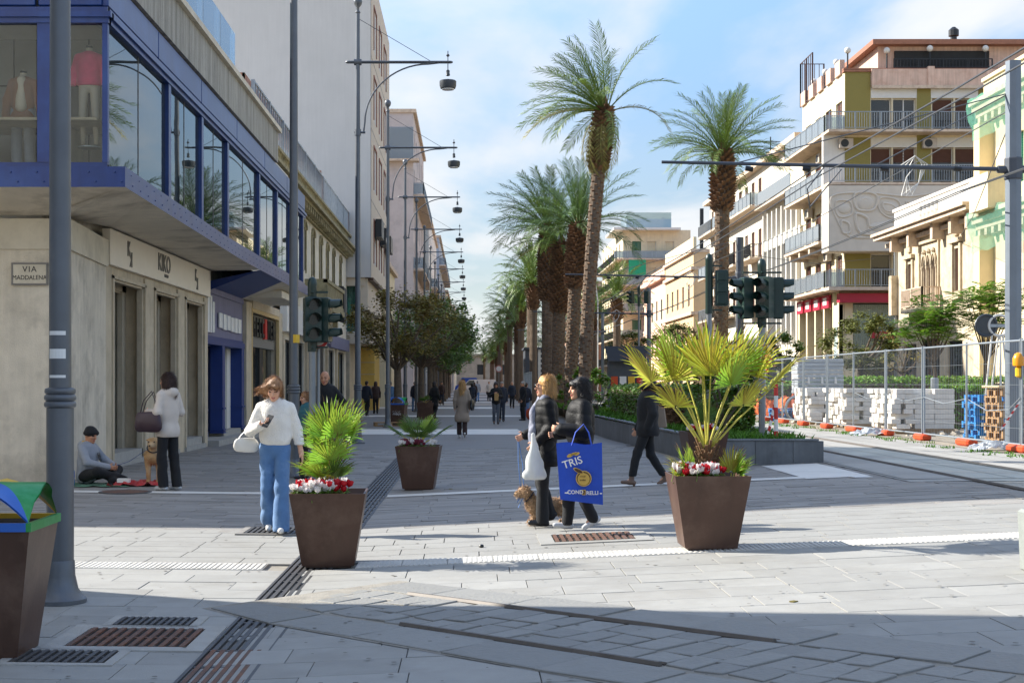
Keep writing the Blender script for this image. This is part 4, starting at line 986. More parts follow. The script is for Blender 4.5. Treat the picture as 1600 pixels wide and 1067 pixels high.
q = MB(); q.bar((2,20,18.6),(2,20,22),.08); q.bar((1.2,20,21.6),(2.8,20,21.6),.05); q.bar((1.4,20,21),(2.6,20,21),.05); q.bar((3,24,18.6),(3,24,21.5),.07); q.build('antenna', C['blackp'], WB)
# ---- tan building, pink building
TN = thing('tan_building', 'tan building with white string courses and a cornice behind the white one', 'building', (RXP, 146, 0))
holes = []
for z in (5.2,9.6):
    for i in range(5): u = 1.2+i*4; holes.append((u,u+1.3,z,z+2.3,'half'))
for i in range(4): holes.append((1+i*5,3.8+i*5,.1,3.6,'dark'))
M_ = facade(TN, (RXP,167,0), RIGHTSIDE, 21, 15, holes, C['tan'], .1)
facade(TN, (RXP,146,0), FRONT, 10, 15, [], C['tan'], .2, 'side_wall')
for z in (4.4,8.6,13.2,15.): lpart(TN, M_, MB().box(-.2,21.3,-.3,0,z,z+.35), 'string_course', C['slab']); MB().box(-.3,10,-.1,0,z,z+.35).build('string_course', C['slab'], TN)
lpart(TN, M_, MB().box(0,21,-.02,.3,15.35,16.6), 'parapet', C['ochre']); MB().prism([(.25,.2),(10,.2),(10,21),(.25,21)],0,15).build('body', C['tan'], TN)
MB().box(2,9,1,6,15,18).build('roof_house', C['wframe'], TN); MB().box(2.5,5.5,.9,.99,16,17.6).build('roof_window', C['railglass'], TN); q = MB(); q.bar((1,1,15),(1,1,19.6),.35); q.bar((4.6,3,18),(4.6,3,21),.2); q.build('chimney', C['blackp'], TN)
PK = thing('pink_building', 'low pink building with green shutters beyond the tan one', 'building', (RXP, 167, 0))
holes = []
for z in (4.8,9.2):
    for i in range(5): u = 1.4+i*4.4; holes.append((u,u+1.3,z,z+2.4,'shutg'))
M_ = facade(PK, (RXP,190,0), RIGHTSIDE, 23, 14, holes, C['pink'], .1); lpart(PK, M_, MB().box(-.2,23,-.6,.3,13.8,14.3).box(0,23,-.1,.3,14.3,15.2), 'cornice', C['pink']); MB().prism([(.25,.1),(10,.1),(10,22.9),(.25,22.9)],0,13.8).build('body', C['pink'], PK)
# ---- building with the green awnings
GB = thing('green_awning_building', 'yellowish apartment building with wrap round balconies and a green awning', 'building', (20.4, 190, 0))
holes = []
for f_ in range(5):
    z = 4.2+f_*3.5
    for x in (1.2,3.2,5.6): holes.append((x,x+1.2,z+.1,z+2.3,'glass' if x > 1.5 else 'shutg'))
MG = facade(GB, (20.4,190,0), FRONT, 9, 22, holes, C['ochre']); holes = []
for f_ in range(5):
    for i in range(7): holes.append((1+i*4,2.3+i*4,4.2+f_*3.5,6.5+f_*3.5,'shutg' if i % 2 else 'half'))
MH = facade(GB, (20.4,220,0), RIGHTSIDE, 30, 22, holes, C['ochre'], .1); MB().prism([(.25,.25),(9,.25),(9,30),(.25,30)],0,21.9).build('body', C['ochre'], GB)
for f_ in range(5):
    z = 4.1+f_*3.5; balcony(GB, MG, -1.2, 7, z, 1.3, 'dark' if f_ in (0,) else 'panel', 1.0); balcony(GB, MH, 0, 30, z, 1.0, 'dark', 1.0)
lpart(GB, MG, MB().box(.6,2.9,-1.25,-1.2,15.9,18.0), 'green_awning', C['greenpanel']); MB().box(-1.4,7.5,-1.4,10,21.9,22.2).build('roof_terrace', C['wframe'], GB); MB().box(.5,6.5,.5,8,22.2,24.4).build('glass_roof_room', C['railglass'], GB)
def block_right(name, label, X, Y0, L, H, mt, floors, cols, kind, bal='dark', gh=4.6):
    b = thing(name, label, 'building', (X, Y0, 0)); holes = []; fh = (H-gh-.8)/floors
    for f_ in range(floors):
        for c_ in range(cols): u = (c_+.5)*L/cols; z = gh+f_*fh+.4; holes.append((u-.65,u+.65,z,z+min(2.3,fh*.68),kind))
    M_ = facade(b, (X,Y0+L,0), RIGHTSIDE, L, H, holes, mt, .1); facade(b, (X,Y0,0), FRONT, 12, H, [], mt, .2, 'side_wall'); MB().prism([(.25,.3),(12,.3),(12,L),(.25,L)],0,H-.05).build('body', C['dark'], b); MB().box(-.5,12,-.2,L,H,H+.35).build('cornice', C['slab'], b)
    if bal:
        for f_ in range(floors): balcony(b, M_, .5, L-.5, gh+f_*fh+.25, .9, bal, .95)
block_right('red_building', 'dark red apartment building far down the right row', 20, 228, 30, 17, C['rooftile'], 4, 7, 'shutg', 'bars')
block_right('far_building', 'pale pink block further down the right row', 19.5, 262, 40, 20, C['pink'], 5, 8, 'half', 'panel')
block_right('far_building', 'cream block at the far end of the right row', 19, 310, 60, 18, C['ochre'], 4, 9, 'shutb', None)
# ---- carved villa
VL = thing('carved_villa', 'small villa in carved stone with a triple arched window under a deep cornice', 'villa', (22.7, 62.55, 0))
holes = [(2.2,2.95,5.9,7.75,'shutb'),(9.3,10.05,5.9,7.9,'shutb')]
arch = [(4.75+i*.72,4.75+i*.72+.52,5.6,7.75,'shutb') for i in range(3)]
gr = [(1.5,3.6,.1,3.6,'dark'),(4.6,7.2,.1,3.8,'dark'),(8.4,10.4,.1,3.6,'dark')]
MV = facade(VL, (22.7,76,0), RIGHTSIDE, 13.45, 9.6, holes+arch+gr, C['carved'], .10)
MB().prism([(.36,.02),(12,.02),(12,13.4),(.36,13.4)],0,9.6).build('body', C['carved'], VL); facade(VL, (22.7,62.55,0), FRONT, 12, 9.6, [], C['carved'], .2, 'side_wall')
q = MB()
for o_, z0, z1 in ((.25,8.9,9.1),(.9,9.25,9.45),(1.05,9.45,9.6)): q.box(-1.0,13.4,-o_,.2,z0,z1)
for u in (3.9,7.6,1.0,10.2,12.4): q.box(u,u+.35,-.6,0,8.5,9.3)
lpart(VL, MV, q, 'cornice', C['slab']); q = MB().box(0,13.4,-.05,.25,9.6,10.7).box(-.1,13.4,-.12,.3,10.7,10.85)
for i in range(5): q.lathe([(.08,9.8),(.14,10.05),(.08,10.3),(.12,10.5)],8,(4.6+i*.6,-.1,0))
lpart(VL, MV, q, 'parapet', C['whitewall'])
for u0, u1, z0, z1 in ((2.2,2.95,5.9,7.75),(9.3,10.05,5.9,7.9)):
    lpart(VL, MV, MB().box(u0-.3,u0-.05,-.1,0,z0-.2,z1+.2).box(u1+.05,u1+.3,-.1,0,z0-.2,z1+.2).box(u0-.4,u1+.4,-.2,0,z1+.25,z1+.45).box(u0-.35,u1+.35,-.22,0,z0-.4,z0-.2).box(u0+.1,u1-.1,-.12,0,z1+.6,z1+1.0), 'window_surround', C['carved'])
q = MB()
for i in range(4): u = 4.75+i*.72-.1; q.lathe([(.05,5.6),(.05,7.2),(.08,7.3),(.08,7.4)],8,(u,-.04,0))
for i in range(3):
    cxm = 4.75+i*.72+.26; pts = [(cxm+.34*math.cos(t), -.07, 7.42+.55*math.sin(t)) for t in fr(0,math.pi,10)]; q.tube(pts,.05,5); q.lathe([(.03,7.95),(.12,8.1),(.04,8.25)],6,(cxm,-.08,0))
q.box(4.2,4.3,-.1,0,5.6,8.6).box(7.15,7.25,-.1,0,5.6,8.6).box(4.15,7.3,-.14,0,8.55,8.68)
lpart(VL, MV, q, 'triple_arch_surround', C['carved'])
o = lpart(VL, MV, MB().box(4.1,7.4,-.95,0,5.1,5.3).box(4.3,4.6,-.6,0,4.6,5.1).box(6.9,7.2,-.6,0,4.6,5.1), 'balcony', C['carved']); q = MB(); rail_bars(q,(4.15,-.9,5.3),(7.35,-.9,5.3),.95,.13,.04); rail_bars(q,(7.35,-.9,5.3),(7.35,0,5.3),.95,.13,.04); q.build('balcony_railing', C['slab'], o)
for u in (.3,12.6): lpart(VL, MV, MB().box(u,u+.12,-.16,-.04,1,8.9), 'downpipe', C['steel'])
q = MB().box(.0,.5,-.35,0,5.2,7.3); lpart(VL, MV, q, 'carved_bracket', C['carved'])
# ---- yellow house under green netting
YH = thing('netted_house', 'yellow house with green shutters and green netting over its cornices', 'house', (22.7, 41.5, 0))
holes = []
for u in (3.0,7.2,11.4,15.6):
    holes += [(u,u+1.15,5.4,7.7,'shutg'),(u,u+1.15,9.9,12.0,'shutg'),(u-.4,u+1.6,.1,3.4,'dark')]
MY = facade(YH, (22.7,62.5,0), RIGHTSIDE, 21, 14.8, holes, C['ochre'], .12)
facade(YH, (22.7,41.5,0), FRONT, 12, 14.8, [], C['ybuild'], .2, 'side_wall'); MB().prism([(.25,.2),(12,.2),(12,20.9),(.25,20.9)],0,14.7).build('body', C['ybuild'], YH)
for u in (.1,9.6,18): lpart(YH, MY, MB().box(u,u+.7,-.62,0,.0,8.0).box(u,u+.7,-.62,0,9.2,12.9), 'pilaster', C['ybuild'])
for u in (3.0,7.2,11.4): lpart(YH, MY, MB().box(u-.25,u-.02,-.1,0,5.3,7.9).box(u+1.17,u+1.4,-.1,0,5.3,7.9).box(u-.4,u+1.55,-.25,0,7.9,8.15), 'window_surround', C['slab'])
for z in (8.0,12.9):
    q = MB()
    for o_, a, b_ in ((.5,.3,.55),(.68,.55,.8),(.82,.8,1.0)): q.box(0,21,-o_,.1,z+a,z+b_)
    for i in range(26): q.box(.2+i*.8,.5+i*.8,-.48,-.1,z,z+.3)
    lpart(YH, MY, q, 'cornice', C['slab'])
    n_ = MB(); kx = 40; ky = 5; vs = []; rn = random.Random(int(z))
    for j in range(ky+1):
        for i in range(kx+1):
            t = j/ky; y_ = [-.3,-.86,-.95,-.80,-.70,-.66][j]; zz_ = z + [1.12,1.06,.75,.2,-.2,-.7][j]
            vs.append((i*21/kx, y_+rn.uniform(-.05,.05), zz_+rn.uniform(-.06,.06)))
    n_.add(vs, [(j*(kx+1)+i,(j+1)*(kx+1)+i,(j+1)*(kx+1)+i+1,j*(kx+1)+i+1) for j in range(ky) for i in range(kx)])
    vs2 = [vs[0],vs[kx+1],vs[2*(kx+1)],vs[3*(kx+1)],vs[4*(kx+1)],vs[5*(kx+1)],(0,0,z-.7),(0,0,z+1.1)]; n_.add(vs2,[tuple(range(8))])
    lpart(YH, MY, n_, 'green_netting', C['net'])
lpart(YH, MY, MB().box(0,21,-.15,.3,14.0,14.8).box(0,21,-.25,.35,14.8,14.95), 'parapet', C['ochre'])
lpart(YH, MY, MB().box(1.2,3.4,-1.2,0,8.9,10.4), 'small_balcony', C['ochre'])
# ---- building closing the far end
FE = thing('far_stone_building', 'low brown stone building closing the far end of the street', 'building', (0, 420, 0))
fh = [(x,x+1.8,z,z+3,'void') for x in (6,13,20,27,34,41,48) for z in (4,)]
facade(FE, (-25,420,0), FRONT, 60, 9.5, fh, C['farstone'], .4); MB().box(-25,35,.5,20,0,9.4).build('body', C['farstone'], FE); MB().box(-26,36,-.6,20,9.5,10.1).build('cornice', C['farstone'], FE)
# ================================================================== street furniture and plants
ORD = ['first','second','third','fourth','fifth','sixth','seventh','eighth','ninth','tenth','eleventh','twelfth','thirteenth','fourteenth','fifteenth','sixteenth']
C['pole'] = mat('lamp_grey', '#62666b', .42, .14, 3, .05, 40, metal=.35, streak=.12, stain='#5a5f63', stainamt=.4)
C['lampdark'] = mat('lamp_head', '#42464a', .45, .1, metal=.3)
C['corten'] = mat('brown_steel', '#523a2e', .42, .12, 2.2, .05, 30, metal=.15, streak=.14, stain='#7a6353', stainamt=.45, stainsc=2.6)
C['soil'] = mat('soil', '#3a2c20', .95, .3, 12, .6, 40)
C['green'] = mat('lid_green', '#178a3e', .35, .08, 4, stain='#66b583', stainamt=.25, stainsc=9)
C['lblue'] = mat('lid_blue', '#1f5fb5', .38, .08)
C['lyellow'] = mat('lid_yellow', '#e0b32a', .4, .08)
C['tlight'] = mat('signal_green', '#16302a', .38, .12, 4, .03, 40)
C['lens'] = mat('unlit_lens', '#15191a', .2, .1)
C['chrome'] = mat('grey_pole', '#84898c', .45, .12, 3, metal=.4, streak=.15)
# ---- lamp posts
def lamp_post():
    t = thing('street_lamp', '', 'street lamp', (0,0,0), 0, 'grey lamp posts along the left pavement')
    MB().lathe([(.19,0),(.19,.03),(.165,.05),(.13,.10),(.108,.20),(.104,.30),(.10,.31)],24).build('base', C['pole'], t, smooth=True, ang=50)
    MB().lathe([(.098,.30),(.098,1.46)],24).lathe([(.080,1.5),(.074,4),(.064,8),(.052,11.5)],20).build('shaft', C['pole'], t, smooth=True)
    MB().lathe([(.098,1.42),(.112,1.43),(.115,1.445),(.112,1.46),(.10,1.47),(.112,1.48),(.115,1.495),(.112,1.51),(.10,1.52),(.11,1.53),(.112,1.545),(.108,1.56),(.08,1.57)],24).build('collar', C['pole'], t, smooth=True)
    MB().lathe([(.06,11.45),(.075,11.47),(.06,11.5),(.04,11.52),(.04,11.6),(.10,11.68),(.12,11.76),(.10,11.84),(.02,11.9)],16).build('finial', C['pole'], t, smooth=True)
    m = MB()
    for y in (-.06,.06): m.tube([(-.25,y,10.15),(2.45,y,10.15)],.026,8)
    for x in (-.25,2.45): m.tube([(x+(.06 if x > 0 else -.06)*math.sin(a),-.06*math.cos(a),10.15) for a in fr(0,math.pi,6)],.026,8)
    for x in (.0,1.2,2.1): m.bar((x,-.06,10.15),(x,.06,10.15),.03)
    m.tube([(-.1,0,10.15),(.1,0,10.15)],.085,12); m.build('arm', C['pole'], t, smooth=True)
    m = MB(); m.tube([(.15,0,8.25),(.19,0,8.55)]+[(.19+1.7*(1-math.cos(a)), 0, 8.55+1.55*math.sin(a)) for a in fr(.1,math.pi/2,14)]+[(2.15,0,10.13)],.022,8); m.tube([(-.09,0,8.28),(.2,0,8.28)],.03,8); m.lathe([(.085,8.2),(.085,8.36)],16); m.build('brace', C['pole'], t, smooth=True)
    m = MB().tube([(.03,0,11.3),(1.95,0,10.17)],.008,5); m.build('stay_wire', C['lampdark'], t)
    h = MB().lathe([(.012,9.9),(.012,10.45)],8,(2.4,0,0)).lathe([(.03,10.3),(.05,10.33),(.03,10.36)],8,(2.4,0,0)).lathe([(.03,9.78),(.06,9.8),(.045,9.86),(.05,9.92),(.02,9.95)],10,(2.4,0,0)).build('hanger', C['lampdark'], t, smooth=True)
    MB().lathe([(.03,9.70),(.05,9.69),(.205,9.66),(.225,9.64),(.222,9.52),(.20,9.45),(.12,9.42)],20,(2.4,0,0)).build('lamp_head', C['lampdark'], t, smooth=True)
    MB().lathe([(.16,9.415),(.17,9.45)],16,(2.4,0,0)).build('diffuser', C['whitel'], t)
    return t
LPX = -3.0
lp = lamp_post()
for k in range(16):
    d = 10.4+13.75*k
    lab = ['thick grey lamp post with round collar beside the recycling bin', 'grey lamp post in front of the shop with black letters'][k] if k < 2 else f'grey lamp post with hanging lamp, {ORD[k]} along the row from the recycling bin'
    o = lp if k == 0 else copy_tree(lp)
    o['label'] = lab; o.location = (LPX, d, g(LPX,d))
for z, h in ((1.95,.03),(1.78,.07),(1.64,.02)):
    MB().prism([(.083*math.cos(a),.083*math.sin(a)) for a in fr(-2.4,-.8,6)]+[(.080*math.cos(a),.080*math.sin(a)) for a in fr(-.8,-2.4,6)], z, z+h).build('paper_remains', C['whitel'], lp)

st2 = MB().prism([(.10,-.0),(.0,-.088),(.05,-.083),(.083,-.03)],2.28,2.42); [x for x in COL.objects if x.name == 'street_lamp.001'] and st2.build('round_sticker', C['lyellow'], bpy.data.objects['street_lamp.001'])
# ---- square tapered planters
def planter_mesh(bot, top, h):
    m = MB(); t = .018; b2, t2 = bot/2, top/2
    sq = lambda r, z: [(-r,-r,z),(r,-r,z),(r,r,z),(-r,r,z)]
    m.add(sq(b2,.02)+sq(t2,h)+sq(t2-t,h)+sq(t2-t-.03,h-.1), [(3,2,1,0)]+[(i,(i+1)%4,4+(i+1)%4,4+i) for i in range(4)]+[(4+i,4+(i+1)%4,8+(i+1)%4,8+i) for i in range(4)]+[(8+i,8+(i+1)%4,12+(i+1)%4,12+i) for i in range(4)])
    m.box(-b2+.03,b2-.03,-b2+.03,b2-.03,0,.02)
    return m.mesh('shell', C['corten'])
pm = planter_mesh(.455,.66,.655); ps_ = MB().box(-.29,.29,-.29,.29,.55,.585).mesh('soil', C['soil'])
def planter(label, x, y, rz=0, s=1.):
    o = thing('planter', label, 'planter', (x,y,g(x,y)), rz, 'brown steel planters along the promenade'); o.scale = (s,s,s)
    ob('shell', pm, o); ob('soil', ps_, o); return o
PL1 = planter('brown tapered planter in front of the drain channel with a bushy bright palm', -1.25, 12.62, R(2))
PL2 = planter('brown tapered planter under the wide yellowish fan palm', 2.10, 12.62)
PL3 = planter('brown planter with a small low palm standing behind the left front planter', -.77, 21.3, R(-3))
PL4 = planter('brown planter half hidden behind the wide fan palm, before the slate wall', 3.62, 22.1, R(4), .98)
PL5 = planter('small brown planter with white flowers beside the lamp row beyond the bin', -2.0, 62.5, R(3), 1.15)
PL6 = planter('far brown planter at the foot of the trees in the lamp row', -2.1, 72, 0, 1.1)
# ---- fan palms
C['fan'] = mat('fan_leaf', '#8fae3a', .45, .2, 2, island=.22, trans=.35, hue=.025)
C['fanyel'] = mat('fan_leaf_yellow', '#b9b53c', .5, .25, 2, island=.25, trans=.35, hue=.03)
C['fandark'] = mat('fan_leaf_dark', '#5d7a33', .5, .2, 2, island=.25, trans=.3)
C['petiole'] = mat('petiole', '#b4ad4a', .5, .15, 3)
C['fibre'] = mat('palm_fibre', '#6d5238', .95, .35, 8, .8, 30)
def fan_leaf(pl, r, n, spread, mtl, seed, cup=.25):
    """petiole along +x of length pl, then a fan of folded blades"""
    q = random.Random(seed); m = MB()
    m.tube([(0,0,0),(pl*.5,0,pl*.02),(pl,0,0)],[.011,.008,.006],5,1)
    for i in range(n):
        a = -spread/2 + spread*i/(n-1) + q.uniform(-.03,.03); L = r*(1-.28*abs(a)/(spread/2)**1)*q.uniform(.9,1.08)
        d = Vector((math.cos(a),math.sin(a),0)); p = Vector((-d.y,d.x,0)); w = r*.024
        dr = q.uniform(.05,.22)*(1 if q.random() < .75 else 2.2)
        z1, z2, z3 = cup*.18*L, cup*.32*L - dr*.12*L, cup*.3*L - dr*.55*L
        o = Vector((pl,0,0)); P0 = o + d*.02; P1 = o + d*L*.42 + Vector((0,0,z1)); P2 = o + d*L*.75 + Vector((0,0,z2)); P3 = o + d*L*.98 + Vector((0,0,z3))
        f = Vector((0,0,w*.7))
        m.add([P0-p*.004,P0-f*.2,P0+p*.004,P1-p*w,P1-f,P1+p*w,P2-p*w*.75,P2-f*.7,P2+p*w*.75,P3], [(0,1,4,3),(1,2,5,4),(3,4,7,6),(4,5,8,7),(6,7,9),(7,8,9)])
        if q.random() < .3: m.m[-1] = 2; m.m[-2] = 2
    return m.mesh('leaf', [mtl, C['petiole'], C['fibre']])
def put_leaf(me, parent, loc, az, el, roll=0, s=1.): return ob('leaf', me, parent, loc, rot=Euler((roll,-el,az),'XYZ'), scale=s)
def fan_palm(label, planter_, leaves, stem_h, stem_r, mats, z0=.57):
    b = planter_.location; s = planter_.scale[0]
    o = thing('fan_palm', label, 'palm', (b.x,b.y,b.z+z0*s))
    if stem_h > .05:
        m = MB(); m.lathe([(stem_r*.9,-.02),(stem_r*1.15,stem_h*.3),(stem_r,stem_h*.7),(stem_r*.5,stem_h)],12)
        q = random.Random(2)
        for i in range(60): a = i*2.4; z = stem_h*i/60; p = Vector((math.cos(a)*stem_r,math.sin(a)*stem_r,z)); m.bar(p, p+Vector((math.cos(a)*.035,math.sin(a)*.035,.05+q.uniform(0,.03))), .022, .012)
        m.build('stem', C['fibre'], o)
    for i,(az,el,pl,r,mt,roll) in enumerate(leaves):
        put_leaf(fan_leaf(pl,r,27,3.3 if r > .3 else 2.6,mt,i+int(b.x*100)), o, (0,0,stem_h*.8), R(az), R(el), roll)
    return o
fy, fg, fd = C['fanyel'], C['fan'], C['fandark']
# az: 0 = +x (right), 180 = left, 270 = towards the camera
fan_palm('wide fan palm with long yellowish fans in the right front planter', PL2,
  [(178,52,.80,.52,fy,.2),(165,68,.78,.50,fg,-.2),(200,63,.72,.5,fy,.1),(270,74,.72,.50,fy,0),(95,80,.75,.5,fg,.3),(240,80,.70,.45,fy,.5),(345,72,.72,.52,fy,-.3),(10,60,.80,.55,fy,.2),(2,45,.78,.52,fy,-.1),(30,66,.8,.5,fg,.2),(300,62,.68,.44,fg,.3),(120,66,.8,.48,fg,0),(215,48,.55,.36,fy,0),(320,50,.55,.38,fy,0)], .34, .075, None)
o = fan_palm('young fan shoot at the foot of the wide fan palm, bent to the left side', PL2, [(170,70,.10,.30,fg,0),(190,50,.08,.26,fy,.3),(150,85,.1,.28,fg,0)], 0, 0, None); o.location.x -= .17; o.location.y -= .1
o = fan_palm('young fan shoot at the foot of the wide fan palm, bent towards the rails', PL2, [(10,70,.1,.28,fg,0),(350,50,.1,.24,fg,.3),(60,80,.1,.26,fy,0)], 0, 0, None); o.location.x += .19; o.location.y -= .1
fan_palm('bushy bright green fan palm in the left front planter', PL1,
  [(10,66,.44,.34,fg,.1),(170,72,.42,.32,fg,0),(270,72,.46,.34,fg,0),(300,68,.48,.36,fg,.4),(235,74,.46,.32,fg,-.3),(90,80,.5,.34,fg,0),(340,70,.48,.36,fg,-.2),(285,64,.28,.32,fg,0),(215,70,.34,.3,fg,.2),(185,30,.14,.3,fg,0),(225,40,.12,.3,fg,.2),(300,45,.14,.26,fd,0),(150,50,.12,.28,fg,0),(255,60,.2,.3,fg,0),(330,40,.12,.24,fd,0),(275,50,.3,.32,fg,.3)], .16, .05, None)
fan_palm('small low palm in the planter behind the left front planter', PL3,
  [(5,32,.30,.36,fd,0),(175,32,.30,.36,fd,0),(270,35,.26,.33,fd,0),(310,45,.3,.34,fd,.2),(230,45,.3,.34,fd,-.2),(90,50,.3,.3,fd,0),(45,60,.3,.3,fg,0),(140,60,.3,.3,fd,0),(350,62,.26,.28,fd,0)], .08, .05, None)
fan_palm('dark green palm in the planter before the slate wall', PL4, [(a,50+17*(i%3),.25,.34,fd,0) for i,a in enumerate(range(0,360,40))], .05, .05, None)
fan_palm('little green plant in the planter beside the lamp row', PL5, [(a,40+20*(i%2),.2,.3,fd,0) for i,a in enumerate(range(0,360,60))], .05, .05, None)
# ---- cyclamen
C['petalw'] = mat('white_petal', '#efe9e6', .55, .05, trans=.3); C['petalr'] = mat('red_petal', '#c81326', .5, .12, trans=.2); C['petalp'] = mat('purple_petal', '#7d2f45', .55, .15, trans=.2)
def bloom_me(mt):
    m = MB(); q = random.Random(3); m.tube([(0,0,-.10),(0.004,0,0)],.003,4,1)
    for i in range(6):
        a = i*1.047+q.uniform(-.2,.2); d = Vector((math.cos(a),math.sin(a),0)); p = Vector((-d.y,d.x,0)); w = .017
        P = [d*.004, d*.018+Vector((0,0,.018)), d*.024+Vector((0,0,.044))]
        m.add([P[0]-p*.005,P[0]+p*.005,P[1]+p*w,P[1]-p*w,P[2]+p*w*.7,P[2]-p*w*.7,P[2]+Vector((0,0,.008))],[(0,1,2,3),(3,2,4,5),(5,4,6)])
    return m.mesh('bloom', [mt, C['leafmid']])
blooms = {k: bloom_me(C[k]) for k in ('petalw','petalr','petalp')}
lm = MB(); q = random.Random(6)
for i in range(16):
    a = i*2.4; r = .02+.045*q.random(); p = Vector((r*math.cos(a),r*math.sin(a),.02+.045*q.random())); s = .02+.014*q.random(); t = Vector((math.cos(a),math.sin(a),.1)); n_ = Vector((-math.sin(a),math.cos(a),0))
    lm.add([p-t*s*.6,p-n_*s,p+t*s*.9,p+n_*s+Vector((0,0,.01))],[(0,1,2,3)])
cyl = lm.mesh('leaves', C['leafmid'])
def cyclamens(pl_, where, n, colors, seed, zz_=.60):
    q = random.Random(seed); names = {'petalw':'white','petalr':'red','petalp':'dark purple'}
    for i in range(n):
        k = colors[i % len(colors)]; u = -.25+.5*i/(n-1) if i < n*.6 else q.uniform(-.25,.25); v = q.uniform(-.27,-.16) if i < n*.75 else q.uniform(-.1,.25)
        s = pl_.scale[0]
        o = thing('cyclamen', f'small {names[k]} cyclamen planted {where}', 'flower', (pl_.location.x+u*s, pl_.location.y+v*s, pl_.location.z+zz_*s), q.uniform(0,6), f'{names[k]} cyclamens {where}')
        ob('leaves', cyl, o); 
        for j in range(6): ob('bloom', blooms[k], o, (q.uniform(-.055,.055),q.uniform(-.055,.055),.06+q.uniform(0,.055)), rot=(q.uniform(-.4,.4),q.uniform(-.4,.4),q.uniform(0,6)), scale=q.uniform(.9,1.25))
cyclamens(PL1, 'under the bushy palm in the left front planter', 17, ['petalw','petalr','petalw','petalw','petalr'], 1)
cyclamens(PL2, 'under the wide fan palm in the right front planter', 17, ['petalw','petalr','petalr','petalw'], 2)
cyclamens(PL3, 'in the planter with the small low palm', 12, ['petalw','petalp','petalp','petalw'], 3)
cyclamens(PL4, 'in the planter before the slate wall', 10, ['petalw','petalr','petalr'], 4)
# ---- recycling bins
def bin_(label, x, y, rz, s=1.):
    o = thing('recycling_bin', label, 'bin', (x,y,g(x,y)), rz, 'brown recycling bins with coloured lids'); o.scale = (s,s,s)
    b2, t2, h = .22, .315, .80
    sq = lambda r, z: [(-r,-r,z),(r,-r,z),(r,r,z),(-r,r,z)]
    MB().add(sq(b2,.0)+sq(t2,h-.05)+sq(t2-.02,h-.05)+sq(t2-.06,h-.3),[(3,2,1,0)]+[(i,(i+1)%4,4+(i+1)%4,4+i) for i in range(4)]+[(4+i,4+(i+1)%4,8+(i+1)%4,8+i) for i in range(4)]+[(8+i,8+(i+1)%4,12+(i+1)%4,12+i) for i in range(4)]+[(12,13,14,15)]).build('body', C['corten'], o)
    w = t2+.015
    for nm, mt, m in (('rim','lblue',MB().box(-w,w-.03,-w,-w+.03,h-.05,h)),('rim','green',MB().box(w-.03,w,-w,w,h-.05,h)),('rim','lyellow',MB().box(-w,w-.03,w-.03,w,h-.05,h)),('rim','lblue',MB().box(-w,-w+.03,-w+.03,w-.03,h-.05,h))): m.build(nm, C[mt], o)
    MB().box(-w+.03,w-.03,-w+.03,w-.03,h-.045,h-.03).build('inlet', C['soil'], o)
    N = 10
    def z(u,v): return h+.005 + .21*(1-(abs(u*v))**1.5) + .02*(abs(u)+abs(v)-1)*0
    for nm, mt, ax, sg_ in (('lid','green',0,1),('lid','lblue',1,-1),('lid','lyellow',1,1),('lid','lblue',0,-1)):
        m = MB(); vs = []
        for i in range(N+1):
            for j in range(N+1):
                r = i/N; t = -1+2*j/N; u, v = (sg_*r, t*r) if ax == 0 else (t*r, sg_*r)
                k = 1.06 if max(abs(u),abs(v)) > .95 and abs(u*v) < .6 else 1
                vs.append((u*.31*k, v*.31*k, z(u,v)))
        lo = [(a,b_,c-.012) for a,b_,c in vs]
        fs = [(i*(N+1)+j,(i+1)*(N+1)+j,(i+1)*(N+1)+j+1,i*(N+1)+j+1) for i in range(N) for j in range(N)]
        if (ax == 0) != (sg_ > 0): fs = [f[::-1] for f in fs]
        m.add(vs,fs); m.add(lo,[f[::-1] for f in fs]); m.build(nm, C[mt], o, smooth=True)
    return o
bin_('recycling bin with green, blue and yellow lid in the bottom left corner', -2.86, 8.48, R(1.5), 1.0)
B2 = bin_('far recycling bin with a yellow flap on a wooden pallet by the lamp row', -2.78, 54.5, R(-8), 1.05)
t_ = MB().bar((-.25,-.345,.6),(.25,-.34,.6),.015,.02); 
rq = random.Random(2)
for i in range(3):
    for j in range(4): x = -.13+.08*j; z = .58-.1*i; MB().tube([(x,-.27-.06*(z-.3),z),(x+.02*rq.uniform(-1,1),-.27-.06*(z-.3),z+.07),(x+.05,-.27-.06*(z-.3),z+.03*rq.uniform(-1,1)),(x+.05,-.27-.06*(z-.3),z+.07)],.007,4).build('painted_letter', C['whitel'], B2)
# ---- traffic lights
def tl_head(parent, loc, rz):
    o = ob('signal_head', MB().cbox((0,.06,0),(.29,.20,.82),bev=.02).box(-.15,.15,-.045,-.038,-.14,-.125).box(-.15,.15,-.045,-.038,.125,.14).mesh('signal_head', C['tlight']), parent, loc, rz)
    for k in (-1,0,1):
        m = MB(); n = 10; z0 = k*.265; vs = []
        for i in range(n+1):
            a = -.35+ (math.pi+.7)*i/n
            for y_, r in ((-.04,.115),(-.25 if 0 <= a <= math.pi else -.13,.115)): vs.append((r*math.cos(a), y_, z0+r*math.sin(a)))
        fs = [(2*i,2*i+1,2*i+3,2*i+2) for i in range(n)]; lo = [(x*.94,y,z0+(z-z0)*.94) for x,y,z in vs]
        m.add(vs,fs); m.add(lo,[f[::-1] for f in fs]); ob('visor', m.mesh('visor', C['tlight']), o)
        MB().prism([(.10*math.cos(a),z0+.10*math.sin(a)) for a in fr(0,6.0,14)],-.05,-.04,0,'y').build('lens', C['lens'], o)
        MB().box(-.15,.15,-.045,.165,z0-.128,z0+.128).cbox((0,.17,z0),(.20,.03,.2),bev=.01).build('lamp_housing', C['tlight'], o)
    return o
